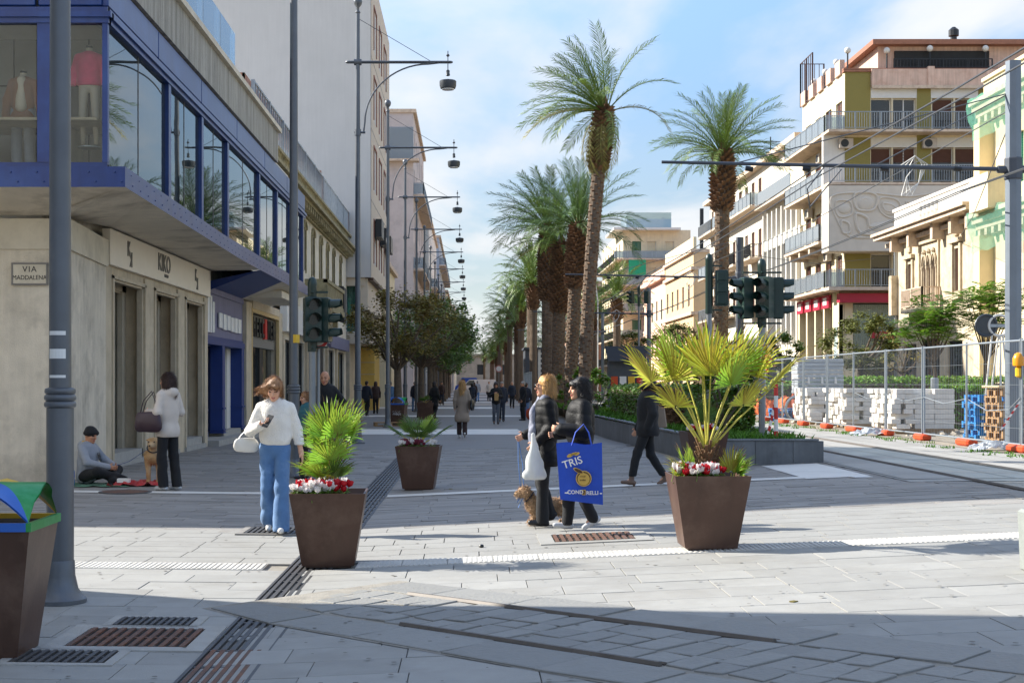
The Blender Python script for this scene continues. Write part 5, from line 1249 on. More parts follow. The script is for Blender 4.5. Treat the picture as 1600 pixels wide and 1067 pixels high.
def traffic_light(label, x, y, heads, pole_h, rz=0):
    o = thing('traffic_light', label, 'traffic light', (x,y,g(x,y)), rz)
    MB().lathe([(.09,0),(.09,.02),(.055,.03),(.055,pole_h)],14).build('pole', C['chrome'], o, smooth=True)
    MB().lathe([(.075,pole_h-.02),(.075,pole_h+1.02),(.08,pole_h+1.05),(.06,pole_h+1.13),(.02,pole_h+1.16)],12).build('upper_tube', C['tlight'], o, smooth=True)
    for dx, dy, r in heads:
        tl_head(o, (dx,dy,pole_h+.48), r).scale = (.86,.86,.86)
        [MB().bar((0,0,pole_h+zz_),(dx,dy,pole_h+zz_),.05,.03).build('bracket', C['tlight'], o) for zz_ in (.92,.05)]
    return o
traffic_light('traffic light on a grey pole before the shop with black letters', -2.5, 22.5, [(.03,-.2,R(18)),(.25,-.02,R(80))], 2.12)
traffic_light('cluster of three traffic light heads above the wide fan palm', 5.0, 24.4, [(-.33,-.02,R(-75)),(-.02,-.22,R(-42)),(.33,-.02,R(78))], 2.30)
traffic_light('single dark traffic light turned away behind the wide fan palm', 4.7, 28.0, [(.25,.0,R(170))], 2.75)
traffic_light('distant traffic light pair on a bracket before the pink building', 9.3, 78.5, [(-.45,0,R(-60)),(.45,0,R(150))], 5.6)
# ---- no entry sign by the kiosk and round sign on the pole
C['pinkd'] = mat('faded_red','#b5746b',.6,.1)
def round_sign(label, x, y, z, r, mt, ring):
    o = thing('road_sign', label, 'road sign', (x,y,g(x,y)))
    MB().lathe([(.03,0),(.03,z)],8).build('post', C['chrome'], o)
    MB().prism([(r*math.cos(a),z+r*math.sin(a)) for a in fr(0,6.1,20)],-.05,-.035,0,'y').build('disc', C[ring], o); MB().prism([(r*.72*math.cos(a),z+r*.72*math.sin(a)) for a in fr(0,6.1,20)],-.056,-.05,0,'y').build('face', C[mt], o); return o
round_sign('round white and red sign on the pavement near the traffic light', -2.42, 22.62, 2.32-.0, .17, 'whitel', 'redl')
round_sign('round reddish road sign among the palms by the far end', 2.6, 130, 2.9, .33, 'whitel', 'pinkd')
# ---- slate walled plant bed along the promenade
RBX0, RBX1 = 3.92, 5.62
rb = thing('raised_plant_bed', 'long raised plant bed walled with slate slabs along the promenade', 'plant bed', (RBX0,23.2,0))
rbl = rb.location
y = 23.2; k = 0
while y < 52:
    w = 1.5 if y < 40 else 3
    z0 = g(RBX0,y)-.1; z1 = .70-.16*clamp((y-23)/24)
    MB().box(RBX0,RBX0+.10,y+.005,y+w-.005,z0,z1-.03).build('slab', C['stone_wall'], rb, -rbl); y += w
x = RBX0+.105
for w in (.62,.62,.5): MB().box(x+.004,x+w-.004,23.2,23.3,.0,.67).build('slab', C['stone_wall'], rb, -rbl); x += w
MB().box(5.56,5.66,23.31,52,-.1,.67).build('slab', C['stone_wall'], rb, -rbl)
cp = MB()
cp.add([(RBX0-.02,23.18,.675),(RBX0+.13,23.18,.675),(RBX0+.13,52,.545),(RBX0-.02,52,.545),(RBX0-.02,23.18,.705),(RBX0+.13,23.18,.705),(RBX0+.13,52,.575),(RBX0-.02,52,.575)],[(3,2,1,0),(4,5,6,7),(0,1,5,4),(1,2,6,5),(2,3,7,6),(3,0,4,7)])
cp.box(RBX0+.135,5.68,23.18,23.32,.675,.705); cp.build('coping', C['stone_wall'], rb, -rbl)
MB().add([(RBX0+.05,23.25,.60),(5.6,23.25,.60),(5.6,90,.42),(RBX0+.05,90,.42)],[(0,1,2,3)]).build('bed_soil', C['soil'], rb, -rbl)
rg = random.Random(9); gm = MB()
for _ in range(900):
    y = 23.4 + 55*rg.random()**1.6; x = rg.uniform(RBX0+.12,5.5); z = .60-.18*clamp((y-23)/67); blades(gm, x, y, z, 9, .16, .20, rg, .010+.0004*y)
stuff(gm.build('grass', C['grass']))
# ---- leafy things
def leaf_cloud(m, c, r, n, size, rg, clumps=40, shell=.75, mi=0, flat=1.):
    cs = []
    for _ in range(clumps):
        while True:
            p = Vector((rg.uniform(-1,1),rg.uniform(-1,1),rg.uniform(-1,1)))
            if p.length <= 1: break
        p = p.normalized()*(p.length**(1-shell)) if p.length > 0 else p
        cs.append((Vector((p.x*r[0],p.y*r[1],p.z*r[2]))+Vector(c), rg.uniform(.12,.26)*sum(r)/3))
    V, Fc, Mi = m.v, m.f, m.m
    for i in range(n):
        q, cr = cs[i % clumps]
        p = q + Vector((rg.gauss(0,cr*.55),rg.gauss(0,cr*.55),rg.gauss(0,cr*.45*flat)))
        a = Vector((rg.uniform(-1,1),rg.uniform(-1,1),rg.uniform(-.4,.4))).normalized(); b_ = a.cross(Vector((rg.uniform(-.5,.5),rg.uniform(-.5,.5),1))).normalized()
        s = size*rg.uniform(.6,1.3); a *= s; b_ *= s*.5; o = len(V)
        V.extend([tuple(p-a),tuple(p-b_),tuple(p+a),tuple(p+b_)]); Fc.append((o,o+1,o+2,o+3)); Mi.append(mi)
    return cs
def tree(name, label, x, y, zdummy, th, crown_c, crown_r, n, size, leaf, seed, tr=.14, clumps=45, group=None, z0=None, shell=.75, lean=0):
    rg = random.Random(seed); z0 = g(x,y) if z0 is None else z0
    o = thing(name, label, 'tree', (x,y,z0), 0, group); m = MB(); cs = leaf_cloud(m, crown_c, crown_r, n, size, rg, clumps, shell)
    t = MB(); top = Vector((lean,0,th)); t.tube([(0,0,0),(lean*.2+.03,.0,th*.4),top],[tr*1.25,tr,tr*.8],9)
    for c_, _ in cs[:14]:
        mid = top.lerp(c_, .5)+Vector((rg.uniform(-.15,.15),rg.uniform(-.15,.15),-.1)); t.tube([top-Vector((0,0,.1)),mid,c_],[tr*.5,tr*.3,tr*.08],5)
    t.build('trunk', C['bark'], o, smooth=True); m.build('crown', C[leaf], o)
    return o
tg = 'street trees along the lamp row'
tree('street_tree', 'rusty brown leaved street tree nearest the bins', -2.9, 56.5, 0, 2.2, (.2,0,4.0), (2.0,2.0,1.35), 7500, .085, 'leafrust', 21, .17, 60, tg)
tree('street_tree', 'dull brownish green street tree behind the rusty one', -2.3, 66, 0, 2.4, (0.2,0,4.1), (1.9,2,1.3), 5500, .09, 'leafolive', 22, .16, 50, tg)
for i,(yy,xx) in enumerate(((77,-2.2),(87,-2.3),(98,-2.4),(110,-2.3),(124,-2.3),(140,-2.4),(158,-2.4))):
    tree('street_tree', f'dark green street tree in the lamp row, {ORD[i]} after the brownish ones', xx, yy, 0, 2.6, (0,0,4.5), (2.6,2.4,1.75), 6000 if i < 3 else 2500, .10+.01*i, 'leafdark' if i % 3 else 'leafmid', 30+i, .17, 55, tg)
# hedge in the plant bed
def hedge(label, x0, x1, y0, y1, z0, z1, n, size, leaf, seed, rz=0, name='hedge'):
    rg = random.Random(seed); o = thing(name, label, 'hedge', ((x0+x1)/2,(y0+y1)/2,z0)); m = MB(); hx, hy, H = (x1-x0)/2, (y1-y0)/2, z1-z0
    for _ in range(n):
        f_ = rg.random(); x = rg.uniform(-hx,hx); y = rg.uniform(-hy,hy); z = rg.uniform(0,H)
        if f_ < .35: x = -hx*rg.uniform(.9,1.05)
        elif f_ < .6: z = H*rg.uniform(.93,1.06)
        elif f_ < .85: y = -hy+rg.uniform(-.05,.12)
        a = Vector((rg.uniform(-1,1),rg.uniform(-1,1),rg.uniform(-.7,.7))).normalized()*size*rg.uniform(.6,1.3); b_ = a.cross(Vector((rg.uniform(-1,1),rg.uniform(-1,1),1))).normalized()*size*.5; p = Vector((x,y,z+.04*math.sin(x*5+y*3)))
        m.add([p-a,p-b_,p+a,p+b_],[(0,1,2,3)])
    m.build('foliage', C[leaf], o); MB().box(-hx*.86,hx*.86,-hy*.97+.06,hy*.97,0,H*.9).build('branches', C['bark'], o); return o
hedge('clipped dark green hedge in the slate walled bed behind the walking woman', 4.7, 5.4, 27.0, 48, .5, 1.5, 9000, .055, 'leafdark', 3)
tree('bush', 'tall dark bush in the end of the slate walled bed behind the wide fan palm', 4.5, 25.2, 0, .4, (0,0,1.0), (.62,.5,.75), 3800, .05, 'leafdark', 44, .04, 30, None, .58, .5)
tree('bush', 'small reddish flowering shrub in the slate walled bed', 4.3, 26.8, 0, .2, (0,0,.45), (.4,.4,.4), 1500, .035, 'leafmid', 45, .03, 20, None, .56, .5)
for i,(xx,yy) in enumerate(((4.35,49),(4.3,57),(4.5,67))):
    tree('bush', ['light green young shoots behind the blonde woman with sunglasses','light green shoots between the palm trunks','pale green bush under the farther palm trunks'][i], xx, yy, 0, .3, (0,0,.9), (.55,.5,.8), 1400, .07, 'leaflight', 50+i, .03, 22, None, .45, .5)
st_ = thing('palm_stump', 'short cut palm stump standing before the hedge in the slate walled bed', 'stump', (4.45,31.5,.55)); q = MB(); q.lathe([(.26,0),(.24,.3),(.22,.8),(.16,.95)],12); rg = random.Random(4)
for i in range(90): a = i*2.4; z = .9*i/90; p = Vector((math.cos(a)*.22,math.sin(a)*.22,z)); q.bar(p,p+Vector((math.cos(a)*.07,math.sin(a)*.07,.1)),.07,.025)
q.build('stub', C['fibre'], st_)
# ---- date palms
C['frond'] = mat('date_leaf', '#60762f', .5, .25, 2, island=.3, trans=.22, hue=.015)
C['frondd'] = mat('date_leaf_blue', '#526c34', .5, .25, 2, island=.3, trans=.2)
C['frondy'] = mat('date_leaf_dry', '#8a8444', .6, .25, 2, island=.3, trans=.25)
C['trunk'] = mat('palm_trunk', '#6b5b4b', .95, .3, 6, .7, 25, stain='#3b2e24', stainamt=.6, stainsc=3)
C['boots'] = mat('palm_leaf_bases', '#6f523a', .9, .3, 4, .4, 30, island=.4)
def frond_mb(m, L, droop, rg, mi=0, npair=44, lw=.026, M_=None, dens=1.):
    P = []; p = Vector((0,0,0)); n = 12
    for i in range(n+1):
        s = i/n; e = .12 - droop*s**1.4; P.append(p.copy()); p = p + Vector((math.cos(e),0,math.sin(e)))*(L/n)
    V = []; T = (lambda v: (M_ @ v)) if M_ else (lambda v: v)
    m.tube([T(x) for x in P], [.028*(1-.85*i/n) for i in range(n+1)], 4, mi)
    for i in range(npair):
        s = .16+.84*i/(npair-1); f = s*n; k = min(int(f),n-1); b = P[k].lerp(P[k+1], f-k); t = (P[k+1]-P[k]).normalized(); up = Vector((-t.z,0,t.x))
        l = L*.155*(math.sin(math.pi*min(1,(s-.08)*.92))**.6+.15)*rg.uniform(.85,1.12)
        for sd in (-1,1):
            side = Vector((0,sd,0)); fw = rg.uniform(.55,.9)+.5*s; v = rg.uniform(.05,.6)
            d = (t*fw + side + up*v).normalized(); dn = Vector((0,0,-1))
            mid = b + d*l*.5; tip = b + (d*.9+dn*rg.uniform(.15,.5)).normalized()*l
            w = t.cross(d).cross(d).normalized()*lw*.5 if False else (t - d*t.dot(d)).normalized()*lw*.5
            m.add([T(b-w*.5),T(b+w*.5),T(mid+w),T(mid-w),T(tip)],[(0,1,2,3),(3,2,4)], mi)
FR = {}
for k, (L, dr) in {'up':(2.6,.55),'arch':(2.95,1.15),'wide':(3.0,.9),'hang':(2.7,1.5),'arch2':(2.8,1.3)}.items():
    for mt in ('frond','frondd','frondy'):
        if mt == 'frondy' and k not in ('hang','arch'): continue
        for v in range(2):
            m = MB(); frond_mb(m, L, dr, random.Random(hash((k,v)) % 1000 if False else len(k)*7+v*13), 0); FR[(k,mt,v)] = m.mesh('frond', C[mt])
def crown_spec(rg, n, wind=0., hang=.15):
    out = []
    for i in range(n):
        a = i*2.39996+rg.uniform(-.3,.3); u = (i+.5)/n
        el = R(84)-R(92)*u**.95 + rg.uniform(-.1,.1)          # young upright ones first, old low ones last
        kind = 'up' if u < .25 else ('wide' if u < .6 else ('arch' if u < .85 else 'arch2'))
        if wind:
            dx, dy, dz = math.cos(el)*math.cos(a), math.cos(el)*math.sin(a), math.sin(el)
            dx -= wind*(.5+.5*u); a = math.atan2(dy,dx); el = math.atan2(dz, math.hypot(dx,dy))
        out.append((kind, a, el))
    return out
def palm_trunk(o, H, r, boots, rg, lean):
    n = 60; pts = [Vector((lean*(i/n)**1.6, 0, H*i/n)) for i in range(n+1)]
    rr = []
    for i in range(n+1):
        s = i/n; rad = r*(1.22 if s < .03 else 1.0) * (1+.05*(i % 2)); rr.append(rad)
    m = MB(); m.tube(pts, rr, 12); m.build('trunk', C['trunk'], o)
    q = MB(); z0 = H*(1-boots); nb = int(260*boots/.35); k = 0
    nl = int(420*(1-boots))
    def at(z): return Vector((lean*(z/H)**1.6,0,z))
    for i in range(nl):                                       # worn leaf scars
        z = z0*i/nl; a = i*2.39996; d = Vector((math.cos(a),math.sin(a),0)); p = at(z)+d*r*.96; s = Vector((-d.y,d.x,0))
        q.add([p-s*.07,p+s*.07,p+s*.05+d*.045+Vector((0,0,.05)),p-s*.05+d*.045+Vector((0,0,.05)),p+Vector((0,0,.10))],[(0,1,2,3),(3,2,4)])
    for i in range(nb):
        z = z0+(H+.1-z0)*i/nb; a = i*2.39996; d = Vector((math.cos(a),math.sin(a),0)); s = Vector((-d.y,d.x,0)); t = (z-z0)/(H-z0)
        R_ = r*(1.1+.55*math.sin(math.pi*min(1,.12+t*.8))); p = at(z)+d*R_*.8; e = at(z)+d*(R_+.13*rg.uniform(.7,1.2))+Vector((0,0,.16)); w = .085
        q.add([p-s*w,p+s*w,e+s*w*.7,e-s*w*.7,p-s*w+Vector((0,0,.2)),p+s*w+Vector((0,0,.2))],[(0,1,2,3),(3,2,5,4),(0,3,4),(1,5,2)])
    stuff(q.build('leaf_bases', C['boots'], o))
    core = MB(); core.tube([at(z0),at(z0+(H-z0)*.3),at(z0+(H-z0)*.75),at(H)],[r*1.05,r*1.45,r*1.35,r*.75],10); core.build('leaf_base_core', C['trunk'], o)
    return at(H)
def date_palm(label, x, y, H, r, boots, n, seed, leaf='frond', wind=0., lean=0., s=1., extra=(), z0=None, drop=0):
    rg = random.Random(seed); z0 = g(x,y) if z0 is None else z0
    o = thing('date_palm', label, 'palm tree', (x,y,z0)); top = palm_trunk(o, H, r, boots, rg, lean)
    c = MB().lathe([(r*.8,-.1),(r*.7,.2),(.06,.6)],10).build('crown', C['boots'], o, top)
    for i,(k,a,el) in enumerate(crown_spec(rg, n, wind)):
        mt = leaf if i < n*.9 or rg.random() < .5 else 'frondy'
        if mt == 'frondy': k = 'arch'
        f = ob('frond', FR[(k,mt,i%2)], c, (math.cos(a)*.12,math.sin(a)*.12,.12-.1*i/n), rot=Euler((rg.uniform(-.5,.5),-el,a),'XYZ'), scale=s*rg.uniform(.88,1.1))
    for (k,a,el,sc2) in extra: ob('frond', FR[(k,leaf if k != 'hang' else 'frondy',0)], c, (math.cos(a)*.15,math.sin(a)*.15,0), rot=Euler((0,-el,a),'XYZ'), scale=sc2)
    return o
date_palm('tallest date palm with wind blown crown before the far palm row', 4.25, 53, 11.2, .24, .2, 40, 1, 'frond', .85, .75, 1.0, [('hang',R(-25),R(5),1.0),('hang',R(180),R(-55),.9),('hang',R(210),R(-62),1.0),('hang',R(250),R(-68),1),('hang',R(-40),R(-70),.95),('hang',R(165),R(-65),1)], .5)
date_palm('dark date palm just left of the tallest one, with a bulging trunk top', 4.3, 61, 7.8, .27, .34, 40, 2, 'frondd', .1, .35, 1.05, z0=.45)
date_palm('date palm with thick brown leaf bases between two others in the group', 4.3, 70, 7.9, .30, .42, 34, 3, 'frond', .3, .2, 1.0, z0=.4)
date_palm('date palm on the outer side of the group, its fronds reaching over the lamp heads', 4.25, 78, 9.7, .33, .42, 38, 4, 'frond', .4, .0, 1.16, z0=.4)
date_palm('lone tall date palm behind the traffic lights with a full round crown', 10.2, 58, 10.6, .29, .22, 50, 5, 'frond', 0, .1, .98, [('hang',R(195),R(-75),.8)])
# far palms: one crown mesh each of a few kinds
FC = []
for v in range(4):
    rg = random.Random(60+v); m = MB()
    for i,(k,a,el) in enumerate(crown_spec(rg, 34, .12)):
        M4 = Euler((rg.uniform(-.4,.4),-el,a),'XYZ').to_matrix().to_4x4(); L, dr = {'up':(2.6,.55),'wide':(3.,.9),'arch':(2.95,1.15),'arch2':(2.8,1.3)}[k]
        frond_mb(m, L*rg.uniform(.9,1.1), dr, rg, 0, 20, .055, M4)
    FC.append(m.mesh('crown', C['frond']))
FT = []
for v in range(2):
    m = MB(); q = random.Random(v); m.tube([(0,0,z) for z in fr(0,1,30)],[.26*(1+.06*(i%2))*(1.25 if i > 24 else 1) for i in range(31)],9); FT.append(m.mesh('trunk', C['trunk']))
FBm = MB(); q = random.Random(1)
FBm.tube([(0,0,-1.6),(0,0,-1.1),(0,0,-.4),(0,0,.1)],[.28,.42,.42,.25],9)
for i in range(110):
    a = i*2.4; z = -1.6+1.7*i/110; d = Vector((math.cos(a),math.sin(a),0)); s = Vector((-d.y,d.x,0)); p = Vector((0,0,z))+d*.36; e = p+d*.18+Vector((0,0,.2)); FBm.add([p-s*.1,p+s*.1,e+s*.07,e-s*.07],[(0,1,2,3)])
FB = FBm.mesh('leaf_bases', C['boots'])
def far_palm(label, x, y, H, v, s=1.):
    o = thing('date_palm', label, 'palm tree', (x,y,0), 0, 'far date palms lining the promenade')
    ob('trunk', FT[v%2], o, (0,0,0), v*1.3, scale=(1,1,H)); ob('leaf_bases', FB, o, (0,0,H)); ob('crown', FC[v%4], o, (0,0,H), v*1.9, scale=s)
for i,yy in enumerate((97,106,116,126,137,149,162,177,194,213,235,262,295)):
    far_palm(f'distant date palm over the promenade, {ORD[i]} beyond the group of four', 4.3+.2*math.sin(i*2.1), yy, 8.2+1.5*math.sin(i*1.7)-.008*(yy-97), i, 1.05)
for i,yy in enumerate((99,120,128,142,165,190,230)):
    far_palm(f'distant date palm beyond the tram lanes, {ORD[i]} after the lone tall one', 10.2+.3*math.sin(i), yy, 7.0+1.4*math.sin(i*2.3+.4), i+1, 1.)
far_palm('small lone palm in front of the far stone building', 3.2, 330, 8, 2, 1.2)
# ================================================================== building site, tram line, far things
C['fence'] = mat('fence_tube', '#9aa2a8', .4, .1, 5, metal=.5)
C['orange'] = mat('orange_plastic', '#c4481c', .55, .15, 4)
C['orangenet'] = mat('orange_net', '#e8751f', .6, .2, 5, trans=.2)
C['block'] = mat('white_block', '#d8d3ca', .85, .1, 6, .1, 50, rnd=.09)
C['redbrick'] = mat('red_hollow_brick', '#9c5138', .85, .15, 6, rnd=.1)
C['wrap'] = mat('wrapped_slabs', '#aab0b5', .4, .15, 3, rnd=.1)
C['wood'] = mat('pallet_wood', '#9a7a55', .85, .2, 4, .2, 40, rnd=.22, vscale=(1,1,6))
C['bluewood'] = mat('blue_pallet', '#1f77b8', .7, .18, 4, rnd=.15)
C['plastic'] = mat('clear_plastic', '#c9ced2', .25, .15, 5, trans=.3)
FX = 10.05
def fence_panel(label, x, y, rz, L=2.75, H=2.0, z0=None, group='temporary fence panels'):
    o = thing('wire_fence', label, 'fence', (x,y,g(x,y)+.1 if z0 is None else z0), rz, group)
    m = MB()
    for X in (0,L): m.tube([(X,0,-.05),(X,0,H)],.021,8)
    for Z in (.06,H-.04): m.tube([(0,0,Z),(L,0,Z)],.019,8)
    m.build('frame', C['fence'], o, smooth=True); w = MB()
    n = int(L/.1)
    for i in range(1,n): w.bar((L*i/n,0,.06),(L*i/n,0,H-.04),.0032)
    for Z in (.35,.75,1.15,1.55): w.bar((0,.004,Z),(L,.004,Z),.005); 
    w.build('wire_mesh', C['fence'], o); return o
foot_me = MB().cbox((0,0,.07),(.24,.74,.15),bev=.04).mesh('foot', C['orange'])
where = ['at the right edge, with the orange lamp','before the brown pallets','before the gap by the blue pallets','before the long white blocks','before the middle of the white blocks','before the ragged end of the white blocks','before the last stack of white blocks','before the cable coils','before the orange netting','past the orange netting']
for i in range(10):
    y = 23.1+2.83*i
    fence_panel(f'temporary wire fence panel {where[i]}', FX, y+.04, R(90)+R(.6*math.sin(i*2.)), 2.76)
    o = tag(ob('fence_weight', foot_me, None, (FX+.02, y+.12, g(FX,y)+.013), R(4*math.sin(i*1.7))), f'orange plastic fence foot {where[i]}', 'fence foot', 'orange fence feet')
wl_ = thing('warning_lamp', 'orange yellow warning lamp hung on the fence post at the right edge', 'warning lamp', (FX-.05, 25.95, g(FX,26)+1.35)); MB().cbox((0,0,.13),(.10,.12,.2),bev=.03).build('battery_box', C['lyellow'], wl_); MB().lathe([(.03,.22),(.10,.25),(.105,.38),(.07,.46),(.02,.49)],14).build('lens', mat('amber','#e0961e',.3,.1), wl_, smooth=True)
tp = thing('barrier_tape', 'torn red and white barrier tape hanging from the fence post at the right edge', 'barrier tape', (FX-.06,25.9,g(FX,26)))
for i in range(9):
    a = i/9; MB().add([(-.0-.35*a,.0,.95-.52*a),(.04-.35*a,0,.95-.52*a),(.04-.35*(a+.11),0,.95-.52*(a+.11)),(-.35*(a+.11),0,.95-.52*(a+.11))],[(0,1,2,3)]).build('band', C['redl'] if i%2 else C['whitel'], tp)
hs_ = MB().tube([(FX-.04,25.9,1.35),(FX+.02,26.6,1.12),(FX-.03,27.6,1.08),(FX,28.8,1.3),(FX,30.2,1.18),(FX-.02,31.4,1.30),(FX,33.0,1.2),(FX,34.4,1.34),(FX,36,1.22),(FX,37.2,1.36)],.008,6).build('rope', C['fence']); tag(hs_, 'pale rope slung along the wire fence', 'rope')
# stacks of white blocks, every block a part
bmesh_ = {}
def block_stack(label, x, y, nx, ny, nz, seed, bl=(.50,.24,.125), mt='block', z0=None, cat='block stack', nm='brick'):
    z0 = g(x,y)+.012 if z0 is None else z0
    o = thing('block_stack', label, cat, (x,y,z0)); rg = random.Random(seed); b0,b1,b2 = bl
    pa = MB()
    for i in range(3): pa.box(.0, nx*b0, ny*b1*(i*.42), ny*b1*(i*.42)+.12, 0, .1)
    pa.box(0,nx*b0,0,ny*b1,.1,.13); pa.build('pallet', C['wood'], o)
    if (bl,mt) not in bmesh_: bmesh_[(bl,mt)] = [MB().cbox((0,0,0),(b0-.006,b1-.006,b2-.005),bev=.006).mesh(nm, C[mt]), MB().cbox((0,0,0),(b1-.006,b0-.006,b2-.005),bev=.006).mesh(nm, C[mt])]
    L_, Sx = bmesh_[(bl,mt)]
    for k in range(nz):
        for j in range(ny):
            for i in range(nx):
                if 0 < i < nx-1 and 0 < j and k < nz-1: continue
                if j > 1 and k < nz-1 and i > 0: continue
                if k == nz-1 and rg.random() < .2: continue
                head = i == 0 and rg.random() < .55
                if head:
                    for h in (0,1): ob(nm, Sx, o, (b1*(h+.5)-rg.choice((0,0,.05,.12)), j*b1+b0/2-.12+rg.uniform(-.02,.02), .13+b2*(k+.5)))
                else: ob(nm, L_, o, (b0*(i+.5)+(.25 if k%2 and i < nx-1 else 0)*0+rg.uniform(-.012,.012)-(rg.choice((0,.05,.1)) if i == 0 else 0), b1*(j+.5)+rg.uniform(-.008,.008), .13+b2*(k+.5)))
    return o
block_stack('long stack of white building blocks behind the fence, neatly coursed', 10.62, 35.6, 3, 8, 8, 1)
block_stack('ragged stack of white building blocks, next beyond the neatly coursed one', 10.55, 40.0, 3, 8, 8, 2)
block_stack('sunlit stack of white building blocks furthest along the fence', 10.55, 44.2, 2, 8, 8, 3)
block_stack('stack of red hollow bricks under the wrapped grey slabs', 11.0, 47.6, 3, 3, 4, 4, (.5,.3,.2), 'redbrick')
ws = thing('wrapped_slab_pallet', 'plastic wrapped pallet of grey slabs on top of the red bricks', 'slab pallet', (11.0,47.7,g(11,47.7)+.945))
rg = random.Random(3)
for k in range(9): MB().cbox((.75+rg.uniform(-.015,.015),.45,.07+.13*k),(1.55,.9,.12),bev=.015).build('slab', C['wrap'], ws)
for x in (.3,.75,1.2): MB().add([(x,-.03,.35),(x+.09,-.03,.33),(x+.07,-.03,.55),(x+.01,-.03,.58)],[(0,1,2,3)]).build('paper_tag', C['whitel'], ws)
# pallets
plank_me = {}
def pallet(label, x, y, z, rz, mt, group):
    o = thing('pallet', label, 'pallet', (x,y,z), rz, group)
    for nm, sz in (('plank',(1.2,.10,.022)),('bearer',(.10,.8,.022)),('block',(.10,.10,.078))):
        if (nm,mt) not in plank_me: plank_me[(nm,mt)] = MB().cbox((0,0,0),sz).mesh(nm, C[mt])
    for yy in (-.35,0,.35):
        ob('plank', plank_me[('plank',mt)], o, (0,yy,.011)); 
        for xx in (-.55,0,.55): ob('block', plank_me[('block',mt)], o, (xx,yy,.061))
    for xx in (-.55,0,.55): ob('bearer', plank_me[('bearer',mt)], o, (xx,0,.111))
    for yy in (-.35,-.175,0,.175,.35): ob('plank', plank_me[('plank',mt)], o, (0,yy,.133))
    return o
zb = g(11.2,29.4)+.013
for k in range(8): pallet(f'brown wooden pallet, {ORD[k]} from the ground in the stack at the right edge', 11.35+.03*math.sin(k*2.), 29.3+.03*math.cos(k*3.), zb+.145*k, R(3*math.sin(k*1.9)), 'wood', 'brown pallets in one stack')
zb2 = g(11.4,31.4)+.013
for k in range(7): pallet(f'blue wooden pallet, {ORD[k]} from the ground in the stack beside the brown ones', 11.55+.04*math.sin(k*2.3), 31.2+.03*math.cos(k*2.), zb2+.145*k, R(4*math.sin(k*1.3)), 'bluewood', 'blue pallets in one stack')
zt = zb+.145*8
pt = tag(MB().cbox((0,0,.03),(1.3,.95,.05),bev=.01).build('plywood_sheet', mat('plywood','#c7b28c',.8,.15,4), None, (11.35,29.3,zt+.004)), 'pale plywood sheet lying on top of the brown pallets', 'plywood')
hp = thing('hoop_stand', 'white tubular stand with two round discs behind the pallets', 'cable stand', (12.15,33.0,g(12,33)))
for dx, mt in ((-.18,'lampdark'),(.12,'wframe')):
    m = MB(); m.tube([(dx+.24*math.cos(a), -.02*dx, 2.62+.24*math.sin(a)) for a in fr(0,6.283,24)],.03 if mt == 'wframe' else .035,8); m.build('hoop', C[mt], hp)
    if mt == 'lampdark': MB().prism([(dx+.24*math.cos(a),2.62+.24*math.sin(a)) for a in fr(0,6.1,20)],.0,.03,0,'y').build('disc', C[mt], hp)
MB().box(-.1,.36,-.03,.03,2.58,2.65).build('axle', C['fence'], hp)
for a,b_ in (((-.05,0,2.4),(-.3,0,.02)),((.1,0,2.4),(-.05,.4,.02)),((.14,0,2.4),(.1,-.2,.02)),((.2,0,2.4),(.45,0,.02))): MB().tube([a,b_],.022,7).build('leg', C['wframe'], hp)
def crumple(name, label, cat, x, y, r, h, mt, seed, z=None):
    rg = random.Random(seed); m = MB(); n = 12; z = g(x,y)+.02 if z is None else z
    vs = [(r[0]*(2*i/n-1)*(1+.15*rg.uniform(-1,1)), r[1]*(2*j/n-1)*(1+.15*rg.uniform(-1,1)), max(0,h*(1-((2*i/n-1)**2+(2*j/n-1)**2)*.6)*rg.uniform(.3,1.1))) for i in range(n+1) for j in range(n+1)]
    m.add(vs,[(i*(n+1)+j,(i+1)*(n+1)+j,(i+1)*(n+1)+j+1,i*(n+1)+j+1) for i in range(n) for j in range(n)])
    return tag(m.build(name, C[mt], None, (x,y,z)), label, cat)
crumple('plastic_sheet', 'crumpled clear plastic by the fence foot before the white blocks', 'plastic sheet', 9.75, 34.6, (.5,.3), .2, 'plastic', 1)
crumple('plastic_sheet', 'crumpled clear plastic before the brown pallets', 'plastic sheet', 9.9, 26.9, (.45,.25), .2, 'plastic', 2)
crumple('orange_netting', 'heap of orange safety netting behind the far fence panels', 'safety netting', 11.2, 49.6, (.9,.6), .95, 'orangenet', 3)
crumple('orange_netting', 'orange safety netting spread low beyond the wide fan palm', 'safety netting', 10.9, 52.5, (.8,.5), .75, 'orangenet', 5)
cc = thing('cable_coil', 'coil of black cable behind the fence near the orange netting', 'cable coil', (10.8,46.8,g(10.8,47)+.02))
for k in range(4): MB().tube([(.42*math.cos(a)+.02*k, .1*k, .44+.42*math.sin(a)) for a in fr(0,6.283,26)],.045,6).build('loop', C['blackp'] if k % 2 else C['fence'], cc)
for i in range(3): pallet(f'blue pallet by the cable coil, {ORD[i]} from the ground', 10.9, 48.6, g(11,48.6)+.013+.145*i, R(5*i), 'bluewood', 'blue pallets by the cable coil')
tag(MB().lathe([(.11,0),(.11,1.4),(.09,1.42)],10).build('pipe', C['steel'], None, (12.6,38.6,g(12,38)+.012)), 'short grey pipe standing in the building site', 'pipe')
bpst = thing('barrier_post', 'red and white striped barrier post at the end of the slate walled bed', 'barrier post', (5.2,24.2,.60))
for i in range(5): MB().lathe([(.035,.2*i),(.035,.2*i+.2)],10).build('stripe', C['redl'] if i%2 == 0 else C['whitel'], bpst)
tb = thing('barrier_tape', 'red and white barrier tape wound round the grey traffic light pole', 'barrier tape', (5.02,24.28,.62))
